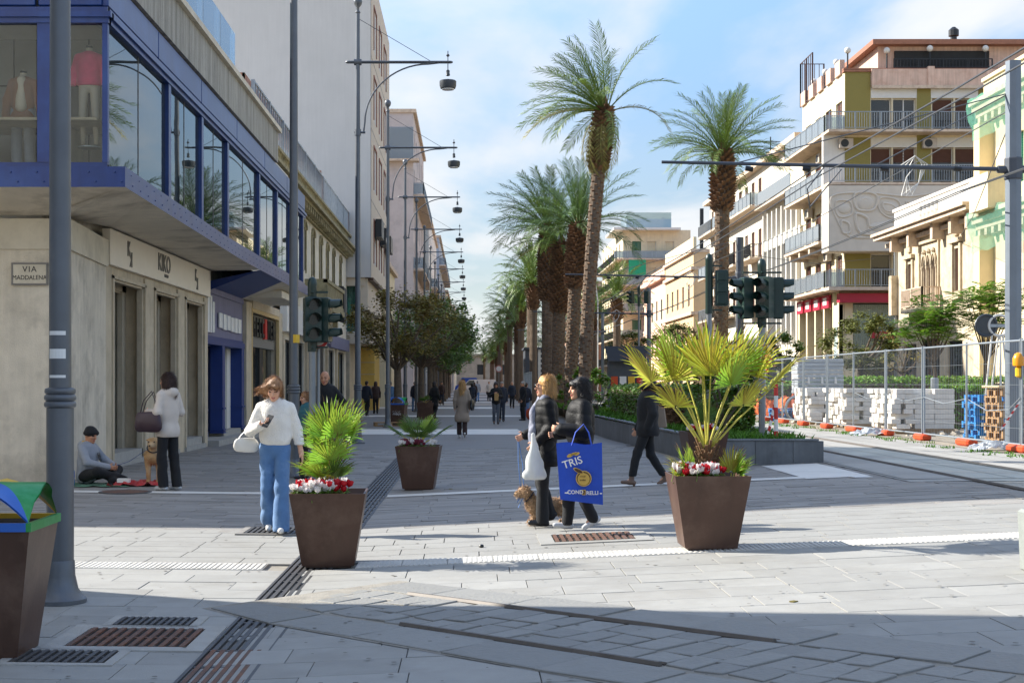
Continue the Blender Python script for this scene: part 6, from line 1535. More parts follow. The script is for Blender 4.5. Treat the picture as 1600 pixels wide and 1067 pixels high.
for i in range(8): MB().add([(.02+.02*i,-.06,.1+.09*i),(.06+.02*i,-.08,.08+.09*i),(.08+.02*i,-.08,.16+.09*i),(.04+.02*i,-.06,.19+.09*i)],[(0,1,2,3)]).build('band', C['redl'] if i%2 else C['whitel'], tb)
ob_ = thing('orange_cone_lamp', 'red round warning lamp on the fence beyond the wide fan palm', 'warning lamp', (10.0,47.9,g(10,48)+2.0)); MB().lathe([(.05,-.35),(.05,0)],8).build('stem', C['orange'], ob_); MB().ball((0,0,.1),(.16,.08,.16),12,8).build('lens', C['redl'], ob_, smooth=True)
# hedges and trees on the far pavement
hedge('long sunlit hedge behind the white building blocks', 12.6, 23, 50.4, 51.6, g(14,50)-.0, 1.75, 9000, .085, 'leaflight', 7)
hedge('hedge behind the orange netting', 11.4, 22, 60, 61.2, g(14,60), 1.6, 5000, .1, 'leaflight', 8)
hedge('shrub mass beside the pipe behind the neatly coursed blocks', 12.9, 14.3, 39, 40, g(13,39), 1.5, 2600, .07, 'leaflight', 9)
tree('street_tree', 'dark rounded tree in front of the corner building with the crimson sign', 17.0, 62, 0, 2.1, (0,0,3.1), (1.55,1.5,1.2), 6500, .085, 'leafolive', 70, .16, 55)
tree('street_tree', 'small round yellowish green tree before the shop pilasters', 15.3, 70, 0, 2.2, (0,0,2.95), (1.05,1.05,.85), 4500, .08, 'leafmid', 71, .1, 40)
tree('street_tree', 'round grey green tree before the tan building', 13.3, 92, 0, 2.8, (0,0,3.9), (1.6,1.5,1.2), 4000, .11, 'leafolive', 72, .14, 45)
tree('street_tree', 'grey green tree beyond the lone palm, before the green awning building', 12.5, 112, 0, 2.6, (0,0,3.9), (1.7,1.6,1.4), 3500, .13, 'leafolive', 73, .14, 45)
def feather_tree(label, x, y, seed, cr, cc_):
    rg = random.Random(seed); o = thing('feathery_tree', label, 'tree', (x,y,g(x,y))); m = MB(); t = MB(); top = Vector((cc_[0]*.4,0,2.0)); t.tube([(0,0,0),(.1,0,1.0),top],[.09,.07,.06],8)
    for b_ in range(16):
        a = b_*2.4; c_ = Vector(cc_)+Vector((cr[0]*.8*math.cos(a)*rg.uniform(.3,1),cr[1]*.8*math.sin(a)*rg.uniform(.3,1),cr[2]*rg.uniform(-.7,.9))); mid = top.lerp(c_,.5)+Vector((0,0,-.1)); t.tube([top,mid,c_],[.035,.022,.008],5)
        for s_ in range(30):
            az = rg.uniform(0,6.283); el = rg.uniform(-.25,.6); L = rg.uniform(.38,.62); d = Vector((math.cos(az)*math.cos(el),math.sin(az)*math.cos(el),math.sin(el))); p = c_+Vector((rg.gauss(0,.25),rg.gauss(0,.25),rg.gauss(0,.14))); sd = d.cross(Vector((0,0,1))).normalized()
            for k in range(9):
                q0 = p+d*L*k/9+Vector((0,0,-.25*L*(k/9)**2)); l = .17*math.sin(math.pi*(k+1.2)/10.5)
                for s2 in (-1,1):
                    e = q0+(sd*s2*.9+d*.5)*l+Vector((0,0,-.25*l)); w = d*.026; m.add([q0-w*.5,q0+(e-q0)*.5-w,e,q0+(e-q0)*.5+w],[(0,1,2,3)])
    t.build('trunk', C['bark'], o, smooth=True); m.build('crown', C['leaflight'], o); return o
feather_tree('feathery bright green tree before the carved villa, nearer the pallets', 16.9, 47, 5, (1.25,1.2,.85), (.3,0,3.75))
feather_tree('feathery green tree with pendulous leaves before the crimson sign end of the villa', 15.5, 47.5, 6, (1.2,1.1,.75), (-.1,0,3.35))
tree('street_tree', 'thin bare twigged tree between the dark tree and the feathery trees', 17.6, 58, 0, 1.8, (0,0,2.7), (.9,.9,.9), 500, .06, 'leafrust', 75, .07, 30)
# ---- tram line poles and wires
C['mast'] = mat('mast_grey', '#747d86', .45, .1, 3, metal=.3, streak=.1); C['mastd'] = mat('mast_dark', '#4b5058', .5, .12, 3, metal=.3)
C['wire'] = mat('wire', '#55585c', .5, .1, metal=.4)
for k,(yy,top,rad,nm) in enumerate(((27.3,7.45,.165,'thick grey tram mast at the right edge with its long arm'),(55,6.95,.16,'dark tram mast behind the traffic light cluster'),(83,6.9,.13,'tram mast in front of the pink building'),(112,6.9,.13,'fourth tram mast far down the line'),(140,6.9,.13,'fifth tram mast far down the line'))):
    o = thing('tram_mast', nm, 'mast', (10.42,yy,g(10.4,yy)))
    m = MB(); m.lathe([(rad*1.5,0),(rad*1.5,.03),(rad,.04),(rad*.93,top)],8); m.build('pole', C['mast'] if k != 1 else C['mastd'], o)
    z = 5.38
    m = MB(); m.tube([(0,0,z),(-3.4,0,z+.07),(-6.75,0,z+.14)],[.042,.036,.030],10); m.tube([(-.3,0,z),(.25,0,z)],.075,8); m.build('arm', C['mastd'], o, smooth=True)
    for x in (-1.0,-2.4,-3.9,-5.0): MB().tube([(x,0,z),(x-.14,0,z+.02)],.05,8).build('insulator', C['blackp'], o)
    MB().lathe([(rad*1.02,z-.2),(rad*1.08,z-.18),(rad*1.08,z+.2),(rad,z+.22)],8).build('clamp', C['mastd'], o)
    for x in (-2.6,-5.4): MB().tube([(-.05,0,6.85),(x,0,z+.1)],.012,5).build('stay_wire', C['wire'], o)
    m = MB()
    for q in range(3): m.tube([(-2.0-.1*q,0,z+.05),(-1.9,-.05,z+.25),(-1.75+.05*q,0,z+.1),(-1.8,.05,z-.25),(-1.95-.1*q,0,z-.5),(-2.05,0,z-.15),(-1.9,0,z+.05)],.011,5)
    m.build('cable_loop', C['wframe'], o)
    MB().tube([(-3.6,0,z+.08),(-4.0,-.2,z-.4),(-3.9,0,z-.75)],.014,5).tube([(-3.3,0,z),(-3.9,0,z-.72)],.014,5).build('wire_hanger', C['wire'], o)
for k,(X,z,nm) in enumerate(((6.5,5.65,'upper contact wire of the nearer tram track'),(6.72,5.6,'second contact wire of the nearer tram track'),(9.35,5.28,'feeder wire on the mast side of the tram line'),(9.6,5.35,'thin feeder wire close to the masts'))):
    m = MB(); pts = []
    for yy in fr(-6,27.3,4)+fr(27.3,55,5)[1:]+fr(55,83,5)[1:]+[140,220]:
        s = math.sin(math.pi*((yy-27.3)%27.7)/27.7) if yy > 0 else .3; pts.append((X,yy,z-.12*s))
    m.tube(pts,.014,5); tag(m.build('overhead_wire', C['wire']), nm, 'wire')
for k,(a,b_,nm) in enumerate((((10.35,27.3,6.85),(9.9,60,6.6),'dark span wire leaving the thick grey mast towards the corner building'),((10.35,27.3,6.6),(22.6,66,8.2),'span wire from the thick grey mast to the carved villa'),((10.4,55,6.6),(22.7,80,8.6),'span wire from the dark mast to the corner building'))):
    tag(MB().tube([a,tuple((a[i]+b_[i])/2-(.35 if i == 2 else 0) for i in range(3)),b_],.012,5).build('span_wire', C['wire']), nm, 'wire')
# ---- kiosk, stall, van, far fences, stone block
kk = thing('kiosk', 'dark kiosk with white horizontal slats behind the palm trunks', 'kiosk', (4.85,100,0)); MB().box(-1.0,3.2,0,4,0,3.95).build('body', C['mastd'], kk)
for i in range(6): MB().box(-.1,3.3,-.12,-.0,1.9+.34*i,2.02+.34*i).build('slat', C['wframe'], kk)
MB().box(-.1,3.2,-.08,-.0,.1,1.7).build('window', C['glassd'], kk)
for x in (-.1,.9,2.0,3.1): MB().box(x,x+.18,-.14,-.081,.0,4.0).build('post', C['wframe'], kk)
MB().box(-1.1,3.4,-.3,4.2,3.96,4.1).build('roof', C['mastd'], kk)
sl = thing('stall', 'stall with two tilted black awnings beyond the hedge', 'stall', (8.0,75,g(8,75)))
for x in (-.8,.25): MB().add([(x,-.6,2.5),(x+.95,-.6,2.5),(x+1.1,.1,3.3),(x-.1,.1,3.3),(x,-.6,2.46),(x+.95,-.6,2.46),(x+1.1,.1,3.26),(x-.1,.1,3.26)],[(0,1,2,3),(7,6,5,4),(0,4,5,1),(2,6,7,3)]).build('awning', C['blackp'], sl)
MB().box(-.7,1.2,-.1,.9,0,2.5).build('body', C['mastd'], sl)
for i in range(4): MB().box(-.6+.45*i,-.25+.45*i,-.2,-.11,.9,1.7).build('display', C[('orange','whitel','lyellow','redl')[i]], sl)
def van(label, x, y, mt, blue=False):
    o = thing('van', label, 'van', (x,y,0))
    body = [(-2.4,.35),(2.5,.35),(2.55,.8),(2.5,1.95),(2.3,2.05),(-.9,2.05),(-1.7,1.25),(-2.35,1.05),(-2.5,.7)]
    MB().prism(body,-.95,.95,0,'y').build('body', mt, o)
    MB().prism([(-1.5,1.3),(-.9,1.92),(-.25,1.92),(-.25,1.3)],-.965,-.951,0,'y').build('side_window', C['glassd'], o)
    MB().add([(-1.66,-.85,1.32),(-1.66,.85,1.32),(-.98,.8,1.98),(-.98,-.8,1.98)],[(3,2,1,0)]).build('windscreen', C['glassd'], o)
    for xx in (-1.6,1.6):
        for yy in (-.98,.78): w = MB().prism([(xx+.34*math.cos(a),.34+.34*math.sin(a)) for a in fr(0,6.0,16)],yy,yy+.2,0,'y').build('wheel', C['blackp'], o); MB().prism([(xx+.2*math.cos(a),.34+.2*math.sin(a)) for a in fr(0,6.0,12)],yy-.012,yy-.002 if yy < 0 else yy+.21,0,'y').build('rim', C['fence'], w)
    MB().box(-2.55,-2.45,-.9,.9,.35,.6).build('bumper', C['blackp'], o)
    for yy in (-.9,.66): MB().box(2.5,2.58,yy,yy+.22,.9,1.4).build('tail_light', C['redl'], o)
    return o
C['vanw'] = mat('van_white', '#dcdcd8', .35, .04, coat=.3); C['vanb'] = mat('van_blue', '#2350a8', .4, .05)
van('white van crossing at the far end of the promenade', .75, 184, C['vanw'])
o = van('blue van behind the white one at the far end', -.6, 192, C['vanb']); o.scale = (.6,1,1.12)
for i in range(4): fence_panel(f'grey fence panel by the dark man at the promenade edge, {ORD[i]} from the camera', 2.75+.03*i, 64+2.75*i, R(90), 2.7, 2.1, .03, 'grey fence panels by the palms')
for i in range(3): tag(ob('plastic_barrier', foot_me, None, (2.85,62.6+3*i,.01), R(25-20*i), scale=(1.5,1.6,3.2)), f'red orange plastic barrier at the grey fence panels, {ORD[i]} one', 'barrier', 'red orange barriers')
sb = lay(None, 4.50, 10.25, None, 0, name='stone_block'); tag(sb, 'pale grey stone block cut off by the right edge of the photo', 'stone block'); MB().cbox((.1,0,.22),(1.1,.5,.46),bev=.02).build('block', mat('granite','#878c88',.8,.12,14,.2,60,stain='#7f8783',stainamt=.4), sb); MB().box(-.40,.6,-.2,.2,-.02,-.005).build('footing', C['concrete'], sb)
tag(MB().lathe([(.022,0),(.025,.012),(.018,.024),(.005,.027)],12).build('bottle_cap', C['blackp'], None, Vector(G(752,855))+Vector((0,0,.004))), 'small black cap lying on the sunlit paving', 'cap')
tag(MB().cbox((0,0,.004),(.3,.14,.008)).build('paper_scrap', C['whitel'], None, tuple(G(1345,745)), R(20)), 'white scrap of paper on the paving near the rails', 'litter')
for i,(px,py) in enumerate(((704,604),(1240,940))): tag(MB().cbox((0,0,.004),(.05,.035,.008)).build('dry_leaf', C['leafrust'], None, tuple(G(px,py+160 if py < 700 else py)), R(40*i)), ['small dry leaf on the shaded promenade','small dry leaf on the sunlit paving'][i], 'leaf')
# wooden pallet under the far bin, flags poles
pallet('low wooden pallet beside the far recycling bin', -3.0, 53.2, g(-3,53)+.004, R(8), 'wood', 'pallets by the far bin')
for i,x in enumerate((6.9,7.6,8.6)):
    m = MB(); m.tube([(0,0,0),(.0,0,5.5+.8*i),(-.25*(i-1),0,8+.5*i)],.05,6); tag(m.build('flag_pole', C['wframe'], None, (x,88+4*i,0)), f'thin white pole before the green awning building, {ORD[i]} of three', 'pole', 'thin white poles')

rq = random.Random(12); rb_ = MB()
for _ in range(260):
    X = rq.uniform(10.3,14); Y = rq.uniform(26.5,50); r = rq.uniform(.02,.08); z = g(X,Y)+.012
    rb_.cbox((X,Y,z+r*.4),(r*2*rq.uniform(.6,1.4),r*2*rq.uniform(.6,1.4),r*rq.uniform(.7,1.4)),0,Euler((rq.uniform(-.5,.5),rq.uniform(-.5,.5),rq.uniform(0,6))).to_matrix(),rq.uniform(.5,.9))
stuff(rb_.build('rubble', mat('rubble_stone','#a69c8c',.9,.2,5,island=.3)))
# ================================================================== people and animals: one continuous surface from blended solids
def smin(a, b, k):
    h = np.clip(.5+.5*(b-a)/k, 0, 1); return b+(a-b)*h - k*h*(1-h)
def vec(p): return np.array(p, float)
def rotm(yaw=0, pitch=0, roll=0): return np.array(Euler((pitch, roll, yaw), 'XYZ').to_matrix())
def cap(a, b, r0, r1=None, w=None, k=None): return ('c', vec(a), vec(b), r0, r0 if r1 is None else r1, vec(w) if w is not None else None, k)
def ell(c, r, M_=None, k=None): return ('e', vec(c), vec(r if isinstance(r,(tuple,list)) else (r,)*3), M_, None, None, k)
def xf(pr, M_, t):
    out = []
    for p in pr:
        if p[0] == 'c': out.append(('c', M_@p[1]+t, M_@p[2]+t)+p[3:])
        else: out.append((p[0], M_@p[1]+t, p[2], M_ if p[3] is None else M_@p[3])+p[4:])
    return out
def field(prims, h, k=.02, noise=None, cutz=None, subs=()):
    lo = np.full(3, 1e9); hi = -lo
    for p in prims:
        if p[0] == 'c':
            r = max(p[3],p[4]); lo = np.minimum(lo, np.minimum(p[1],p[2])-r); hi = np.maximum(hi, np.maximum(p[1],p[2])+r)
        else: r = p[2].max(); lo = np.minimum(lo, p[1]-r); hi = np.maximum(hi, p[1]+r)
    lo -= 3*h+.02; hi += 3*h+.02
    n = np.ceil((hi-lo)/h).astype(int)+1
    ax = [lo[i]+h*np.arange(n[i]) for i in range(3)]
    D = np.full(n, .2)
    def ev(p):
        kk = p[6] if len(p) > 6 and p[6] else k; mg = kk+2*h+.015
        if p[0] == 'c': r = max(p[3],p[4]); a, b = np.minimum(p[1],p[2])-r-mg, np.maximum(p[1],p[2])+r+mg
        else: r = p[2].max(); a, b = p[1]-r-mg, p[1]+r+mg
        sl = []
        for i in range(3):
            i0 = max(0,int((a[i]-lo[i])/h)); i1 = min(n[i],int((b[i]-lo[i])/h)+2)
            if i1 <= i0: return None
            sl.append(slice(i0,i1))
        X = ax[0][sl[0]][:,None,None]; Y = ax[1][sl[1]][None,:,None]; Z = ax[2][sl[2]][None,None,:]
        if p[0] == 'c':
            w = p[5] if p[5] is not None else np.ones(3)
            A, B = p[1]*w, p[2]*w; ba = B-A; L = max(ba@ba, 1e-9); px, py, pz = X*w[0]-A[0], Y*w[1]-A[1], Z*w[2]-A[2]
            t = np.clip((px*ba[0]+py*ba[1]+pz*ba[2])/L, 0, 1)
            d = (np.sqrt((px-t*ba[0])**2+(py-t*ba[1])**2+(pz-t*ba[2])**2) - (p[3]+(p[4]-p[3])*t))/max(1, w.max()*.9)
        else:
            px, py, pz = X-p[1][0], Y-p[1][1], Z-p[1][2]
            if p[3] is not None:
                M_ = p[3]; px, py, pz = px*M_[0,0]+py*M_[1,0]+pz*M_[2,0], px*M_[0,1]+py*M_[1,1]+pz*M_[2,1], px*M_[0,2]+py*M_[1,2]+pz*M_[2,2]
            r = p[2]; k0 = np.sqrt((px/r[0])**2+(py/r[1])**2+(pz/r[2])**2); k1 = np.sqrt((px/r[0]**2)**2+(py/r[1]**2)**2+(pz/r[2]**2)**2)
            d = k0*(k0-1)/np.maximum(k1,1e-6)
        return tuple(sl), d, kk
    for p in prims:
        e = ev(p)
        if e: D[e[0]] = smin(D[e[0]], e[1], e[2])
    for p in subs:
        e = ev(p)
        if e: D[e[0]] = -smin(-D[e[0]], e[1], .006) if False else np.maximum(D[e[0]], -e[1])
    if noise is not None:
        X = ax[0][:,None,None]; Y = ax[1][None,:,None]; Z = ax[2][None,None,:]; D = D + noise(X,Y,Z)
    if cutz is not None: D = np.maximum(D, cutz-ax[2][None,None,:])
    return D, lo, h
def nets(D, lo, h):
    S = D < 0; c = np.zeros(np.array(S.shape)-1, int)
    for dx in (0,1):
        for dy in (0,1):
            for dz in (0,1): c += S[dx:S.shape[0]-1+dx, dy:S.shape[1]-1+dy, dz:S.shape[2]-1+dz]
    act = (c > 0) & (c < 8); I = np.argwhere(act); idx = np.full(act.shape, -1); idx[act] = np.arange(len(I))
    cor = [(x,y,z) for x in (0,1) for y in (0,1) for z in (0,1)]
    val = {q: D[I[:,0]+q[0], I[:,1]+q[1], I[:,2]+q[2]] for q in cor}
    acc = np.zeros((len(I),3)); cnt = np.zeros(len(I))
    for a in cor:
        for ax in range(3):
            if a[ax]: continue
            b = list(a); b[ax] = 1; b = tuple(b); m = (val[a] < 0) != (val[b] < 0)
            if not m.any(): continue
            t = val[a][m]/(val[a][m]-val[b][m]); p = np.tile(np.array(a,float),(m.sum(),1)); p[:,ax] = t; acc[m] += p; cnt[m] += 1
    V = lo + h*(I + acc/np.maximum(cnt,1)[:,None]); F_ = []
    for ax in range(3):
        sl0 = [slice(None)]*3; sl1 = [slice(None)]*3; sl0[ax] = slice(0,-1); sl1[ax] = slice(1,None)
        ch = S[tuple(sl0)] != S[tuple(sl1)]; E = np.argwhere(ch); u, v = [(1,2),(2,0),(0,1)][ax]
        ok = (E[:,u] > 0) & (E[:,v] > 0) & (E[:,u] < act.shape[u]) & (E[:,v] < act.shape[v]); E = E[ok]
        fl = S[E[:,0],E[:,1],E[:,2]]
        q = []
        for du, dv_ in ((1,1),(0,1),(0,0),(1,0)):
            G_ = E.copy(); G_[:,u] -= du; G_[:,v] -= dv_; q.append(idx[G_[:,0],G_[:,1],G_[:,2]])
        Q = np.stack(q,1); Q[~fl] = Q[~fl][:,::-1]; F_.append(Q)
    return V, np.concatenate(F_)
def sdf_mesh(name, prims, h, mats, k=.02, noise=None, cutz=None, subs=(), region=None, scale=1., smooth_it=1):
    D, lo, hh = field(prims, h, k, noise, cutz, subs); V, Fq = nets(D, lo, hh)
    for _ in range(smooth_it):                       # light relaxation
        s = np.zeros_like(V); c = np.zeros(len(V))
        for i in range(4):
            a, b = Fq[:,i], Fq[:,(i+1)%4]; np.add.at(s, a, V[b]); np.add.at(c, a, 1)
        V = .5*V + .5*s/np.maximum(c,1)[:,None]
    me = bpy.data.meshes.new(name); me.from_pydata((V*scale).tolist(), [], Fq.tolist())
    for m in (mats if isinstance(mats,(list,tuple)) else [mats]): me.materials.append(m)
    if region is not None: me.polygons.foreach_set('material_index', region(V[Fq].mean(1)).astype(int))
    me.polygons.foreach_set('use_smooth', np.ones(len(Fq),bool)); me.update(); return me
def folds(amp, freq, seed, vert=.35):
    q = random.Random(seed); W_ = [(q.uniform(-1,1)*freq,q.uniform(-1,1)*freq,q.uniform(-1,1)*freq*vert,q.uniform(0,6.28)) for _ in range(5)]
    def f(X,Y,Z):
        o = 0
        for a,b,c,d in W_: o = o + np.sin(a*X+b*Y+c*Z+d+1.5*np.sin(.4*freq*Z+d))
        return amp*o/2.2
    return f
def wrinkle(amp, freq, seed):
    q = random.Random(seed); W_ = [(q.uniform(-1,1)*freq,q.uniform(-1,1)*freq,q.uniform(-1,1)*freq*.8,q.uniform(0,6.28)) for _ in range(4)]
    def f(X,Y,Z):
        o = 0
        for a,b,c,d in W_: o = o + (.55-np.abs(np.sin(.5*(a*X+b*Y+c*Z)+d+.8*np.sin(.7*freq*Z+a*X*.5))))
        return amp*o/2
    return f
def puff(amp, step, seed=0, f2=None):
    f0 = folds(amp*.4, 40, seed)
    return lambda X,Y,Z: amp*(.6-np.abs(np.sin(math.pi*(Z+.02*np.sin(9*X+seed)+.015*np.sin(11*Y))/step))**.6) + f0(X,Y,Z)
def strands(amp, seed, fx=70, vert=.12):
    return folds(amp, fx, seed, vert)
# colours
SK = lambda n, c: mat(n, c, .5, .06, 9, .03, 60, spec=.4)
C['skin'] = SK('skin', '#d3a184'); C['skin2'] = SK('skin_tan', '#c08b6c'); C['lip'] = mat('lips', '#a8584f', .45, .05); C['eye'] = mat('eye_dark', '#2a1d17', .3, .1); C['brow'] = mat('brow', '#6a4b35', .8, .1)
def cloth(n, c, **kw): a = dict(rough=.85, var=.14, vs=7, bump=.25, bs=160, sheen=.15, rnd=0); a.update(kw); return mat(n, c, **a)
C['fleece'] = cloth('white_fleece','#e9e4da', bump=.7, bs=90, sheen=.4); C['denim'] = cloth('blue_denim','#4f74a0', stain='#7d9dc2', stainamt=.6, stainsc=3); C['blackcl'] = cloth('black_cloth','#121316', sheen=.05); C['blackpuff'] = cloth('black_nylon','#0e0f12', rough=.62, bump=.25, bs=60, sheen=0, spec=.25)
C['navycl'] = cloth('navy_cloth','#1d2432'); C['tealcl'] = cloth('teal_jacket','#14606e', rough=.5); C['beigecoat'] = cloth('pale_beige_coat','#cfc3b6', var=.06); C['browncoat'] = cloth('taupe_coat','#94826f', var=.1); C['greycl'] = cloth('grey_hoodie','#8f949c'); C['darkbrown'] = cloth('dark_brown_cloth','#38251f'); C['greyjean'] = cloth('grey_jeans','#4f545c')
C['whiteshoe'] = mat('white_shoe','#d8d5cf',.6,.08); C['blackshoe'] = mat('black_shoe','#141416',.4,.1); C['brownboot'] = mat('brown_boot','#6b5548',.55,.12); C['greyshoe'] = mat('grey_trainer','#b9bbbd',.6,.15,14)
def hair(n, c, **kw): return mat(n, c, .5, .45, 16, .5, 40, vscale=(2.2,2.2,.35), island=.45, **kw)
C['hbrown'] = hair('light_brown_hair','#936a45'); C['hblond'] = hair('blond_hair','#b98d52'); C['hblack'] = hair('black_hair','#1b1514'); C['hdark'] = hair('dark_brown_hair','#3a241b'); C['hred'] = hair('dark_red_hair','#45161b'); C['hgrey'] = hair('grey_hair','#8d8880')

BASE = dict(hipL=(.085,0,.93),hipR=(-.085,0,.93),knL=(.10,-.02,.50),knR=(-.10,-.02,.50),anL=(.10,.02,.085),anR=(-.10,.02,.085),
  shL=(.160,.01,1.375),shR=(-.160,.01,1.375),elL=(.225,.04,1.12),elR=(-.225,.04,1.12),wrL=(.235,-.05,.88),wrR=(-.235,-.05,.88),
  pelvis=(0,0,.98),chest=(0,0,1.26),neck=(0,.01,1.44),head=(0,-.01,1.59),toeL=(0,-1,0),toeR=(0,-1,0))
def walk(s, arm=.12):
    """left leg forward by s (negative: right leg forward)"""
    d = {}
    for k, q in (('L',1),('R',-1)):
        x = .07*q; f = s*q
        if f > 0: d['kn'+k] = (x+.01*q,-.6*f-.02,.51); d['an'+k] = (x+.01*q,-f,.09); d['toe'+k] = (0,-1,.12)
        else: d['kn'+k] = (x+.01*q,-.25*f-.06,.50); d['an'+k] = (x+.01*q,-f*.95,.15); d['toe'+k] = (0,-1,-.55)
        d['el'+k] = (.225*q, .03+arm*f*1.0, 1.12); d['wr'+k] = (.22*q, -.05+arm*f*2.6, .885)
    return d
def nrm_(v): v = vec(v); return v/max(np.linalg.norm(v),1e-9)
def hand_prims(w, d, n, side, curl=.5):
    w = vec(w); d = nrm_(d); n = vec(n); n = nrm_(n-d*(n@d)); s = np.cross(d,n)*side; P = []
    R_ = np.stack([s,n,d],1); P.append(ell(w+d*.048,(.040,.016,.05),R_)); P.append(cap(w-d*.02,w+d*.02,.024,.026))
    for i,(l) in enumerate((.036,.041,.039,.030)):
        b = w+d*.088+s*(i-1.5)*.0195; a1 = curl*.7; d1 = d*math.cos(a1)+n*math.sin(a1); m = b+d1*l; a2 = curl*1.7; d2 = d*math.cos(a2)+n*math.sin(a2)
        P += [cap(b,m,.0088,.0082,k=.006),cap(m,m+d2*l*.85,.0082,.007,k=.006)]
    t = w+d*.025-s*.032; d3 = nrm_(d*.65-s*.75+n*.45); t2 = t+d3*.035; d4 = nrm_(d*.85-s*.25+n*.4); P += [cap(t,t2,.0115,.010,k=.008),cap(t2,t2+d4*.028,.010,.0075,k=.006)]
    return P
def head_prims(J, R_):
    H_ = vec(J['head'])
    P = [ell((0,.014,.018),(.074,.092,.092)),ell((0,-.028,-.03),(.061,.063,.086)),ell((0,-.046,-.086),(.040,.042,.034)),cap((0,-.090,.006),(0,-.110,-.028),.0085,.0135,k=.010),
      cap((-.030,-.082,.022),(.030,-.082,.022),.012,k=.012),ell((.036,-.062,-.03),.024),ell((-.036,-.062,-.03),.024),ell((0,-.091,-.060),(.022,.012,.007),k=.006),ell((0,-.090,-.072),(.018,.012,.007),k=.006),ell((0,-.078,-.100),(.020,.018,.017)),
      ell((.076,.012,-.012),(.011,.020,.031),k=.008),ell((-.076,.012,-.012),(.011,.020,.031),k=.008)]
    S_ = [ell((.031,-.105,.004),(.017,.016,.010)),ell((-.031,-.105,.004),(.017,.016,.010))]
    return xf(P,R_,H_), xf(S_,R_,H_)
def body_mesh(J, R_, h, skin, scale, brow='brow', fem=True, curl=(.5,.5), palm=None, hd=None):
    P, S_ = head_prims(J, R_); H_ = vec(J['head'])
    P.append(cap(vec(J['neck'])+(0,.0,-.04), H_+R_@vec((0,.02,-.06)), .05, .052, k=.03))
    ch, pv = vec(J['chest']), vec(J['pelvis'])
    P += [ell(ch,(.135,.095,.17),k=.05),ell(pv,(.145,.10,.11),k=.05),cap(pv,ch,.10,.10,(1,1.3,1),k=.05),cap(J['shL'],J['shR'],.045,k=.04)]
    for q, sd in (('L',1),('R',-1)):
        P += [cap(J['sh'+q],J['el'+q],.042,.036,k=.03),cap(J['el'+q],J['wr'+q],.036,.025,k=.02),cap(J['hip'+q],J['kn'+q],.072,.050,k=.03),cap(J['kn'+q],J['an'+q],.048,.034,k=.02),
              cap(J['an'+q],vec(J['an'+q])+nrm_(J['toe'+q])*.06+(0,0,-.03),.030,.022,k=.015)]
        d = vec(J['wr'+q])-vec(J['el'+q]); d = hd[q] if hd and q in hd else d
        n = palm[q] if palm and q in palm else (-sd,0,0)
        P += hand_prims(J['wr'+q], d, n, 1 if q == 'L' else -1, curl[0 if q == 'L' else 1])
    def region(c):
        l = (c-H_)@R_; x,y,z = np.abs(l[:,0]),l[:,1],l[:,2]; r = np.zeros(len(c))
        near = (np.linalg.norm(l,axis=1) < .15) & (y < -.055)
        r[near & (np.abs(x-.031) < .015) & (np.abs(z-.004) < .0075)] = 2
        r[near & (np.abs(x-.032) < .022) & (np.abs(z-.026-.004*(1-(x-.03)**2*900)) < .0045)] = 3
        r[near & (x < .024) & (np.abs(z+.066) < .0095) & (y < -.085)] = 1
        return r
    return sdf_mesh('body', P, h, [C[skin],C['lip'],C['eye'],C[brow]], .018, None, None, S_, region, scale, 1)
def sleeves(J, r0, r1, r2, cuff=.0):
    P = []
    for q in 'LR':
        w = vec(J['wr'+q])-cuff*nrm_(vec(J['wr'+q])-vec(J['el'+q])); P += [cap(J['sh'+q],J['el'+q],r0,r1,k=.03),cap(J['el'+q],w,r1,r2,k=.03)]
    return P
def top_prims(J, bulk=1., hem=.86, sl=(.058,.054,.044), collar=.0, flare=0., cuff=.0):
    ch, pv = vec(J['chest']), vec(J['pelvis'])
    P = [cap(vec(J['shL'])*[.6,1,1]+[0,0,.012],vec(J['shR'])*[.6,1,1]+[0,0,.012],.058*bulk,k=.06),ell(ch+(0,0,.03),(.175*bulk,.125*bulk,.20),k=.06),ell((ch+pv)/2,(.165*bulk,.125*bulk,.20),k=.06),cap(ch,pv*[1,1,0]+[0,0,hem+.06],.13*bulk,(.135+flare)*bulk,(1,1.25,1),k=.06),cap(pv*[1,1,0]+[-.05,0,hem+.05],pv*[1,1,0]+[.05,0,hem+.05],(.115+flare)*bulk,k=.05)]
    P += sleeves(J,*[x*bulk for x in sl],cuff)
    n = vec(J['neck'])
    if collar: P.append(cap(n+(0,.012,-.05),n+(0,.0,collar),.068,.066,k=.03))
    else: P.append(cap(n+(0,.01,-.06),n+(0,.005,-.01),.062,.058,k=.03))
    return P
def leg_prims(J, r=(.090,.068,.058), seat=1.):
    P = [ell(vec(J['pelvis'])+(0,.0,-.04),(.158*seat,.118*seat,.13),k=.05)]
    for q in 'LR':
        a = vec(J['an'+q]); kn = vec(J['kn'+q]); P += [cap(J['hip'+q],kn,r[0],r[1],k=.03),cap(kn,a+(a-kn)/np.linalg.norm(a-kn)*.02,r[1],r[2],k=.025)]
    return P
def shoe_mesh(J, q, h, m, scale, heel=0., boot=0.):
    a = vec(J['an'+q]); d = nrm_(J['toe'+q]); up = vec((0,0,1)); up = nrm_(up-d*(up@d)) ; b = a-up*.045
    P = [cap(b-d*.045,b+d*.02,.036,.038,k=.02),cap(b+d*.02,b+d*.135-up*.010,.038,.030,k=.02),cap(a-up*.03,a+up*(.02+boot),.042,.042,k=.02)]
    if heel: P.append(cap(b-d*.05,b-d*.05-up*.05,.022,.016,k=.01))
    return sdf_mesh('shoe', P, h, C[m], .015, None, None, (), None, scale)
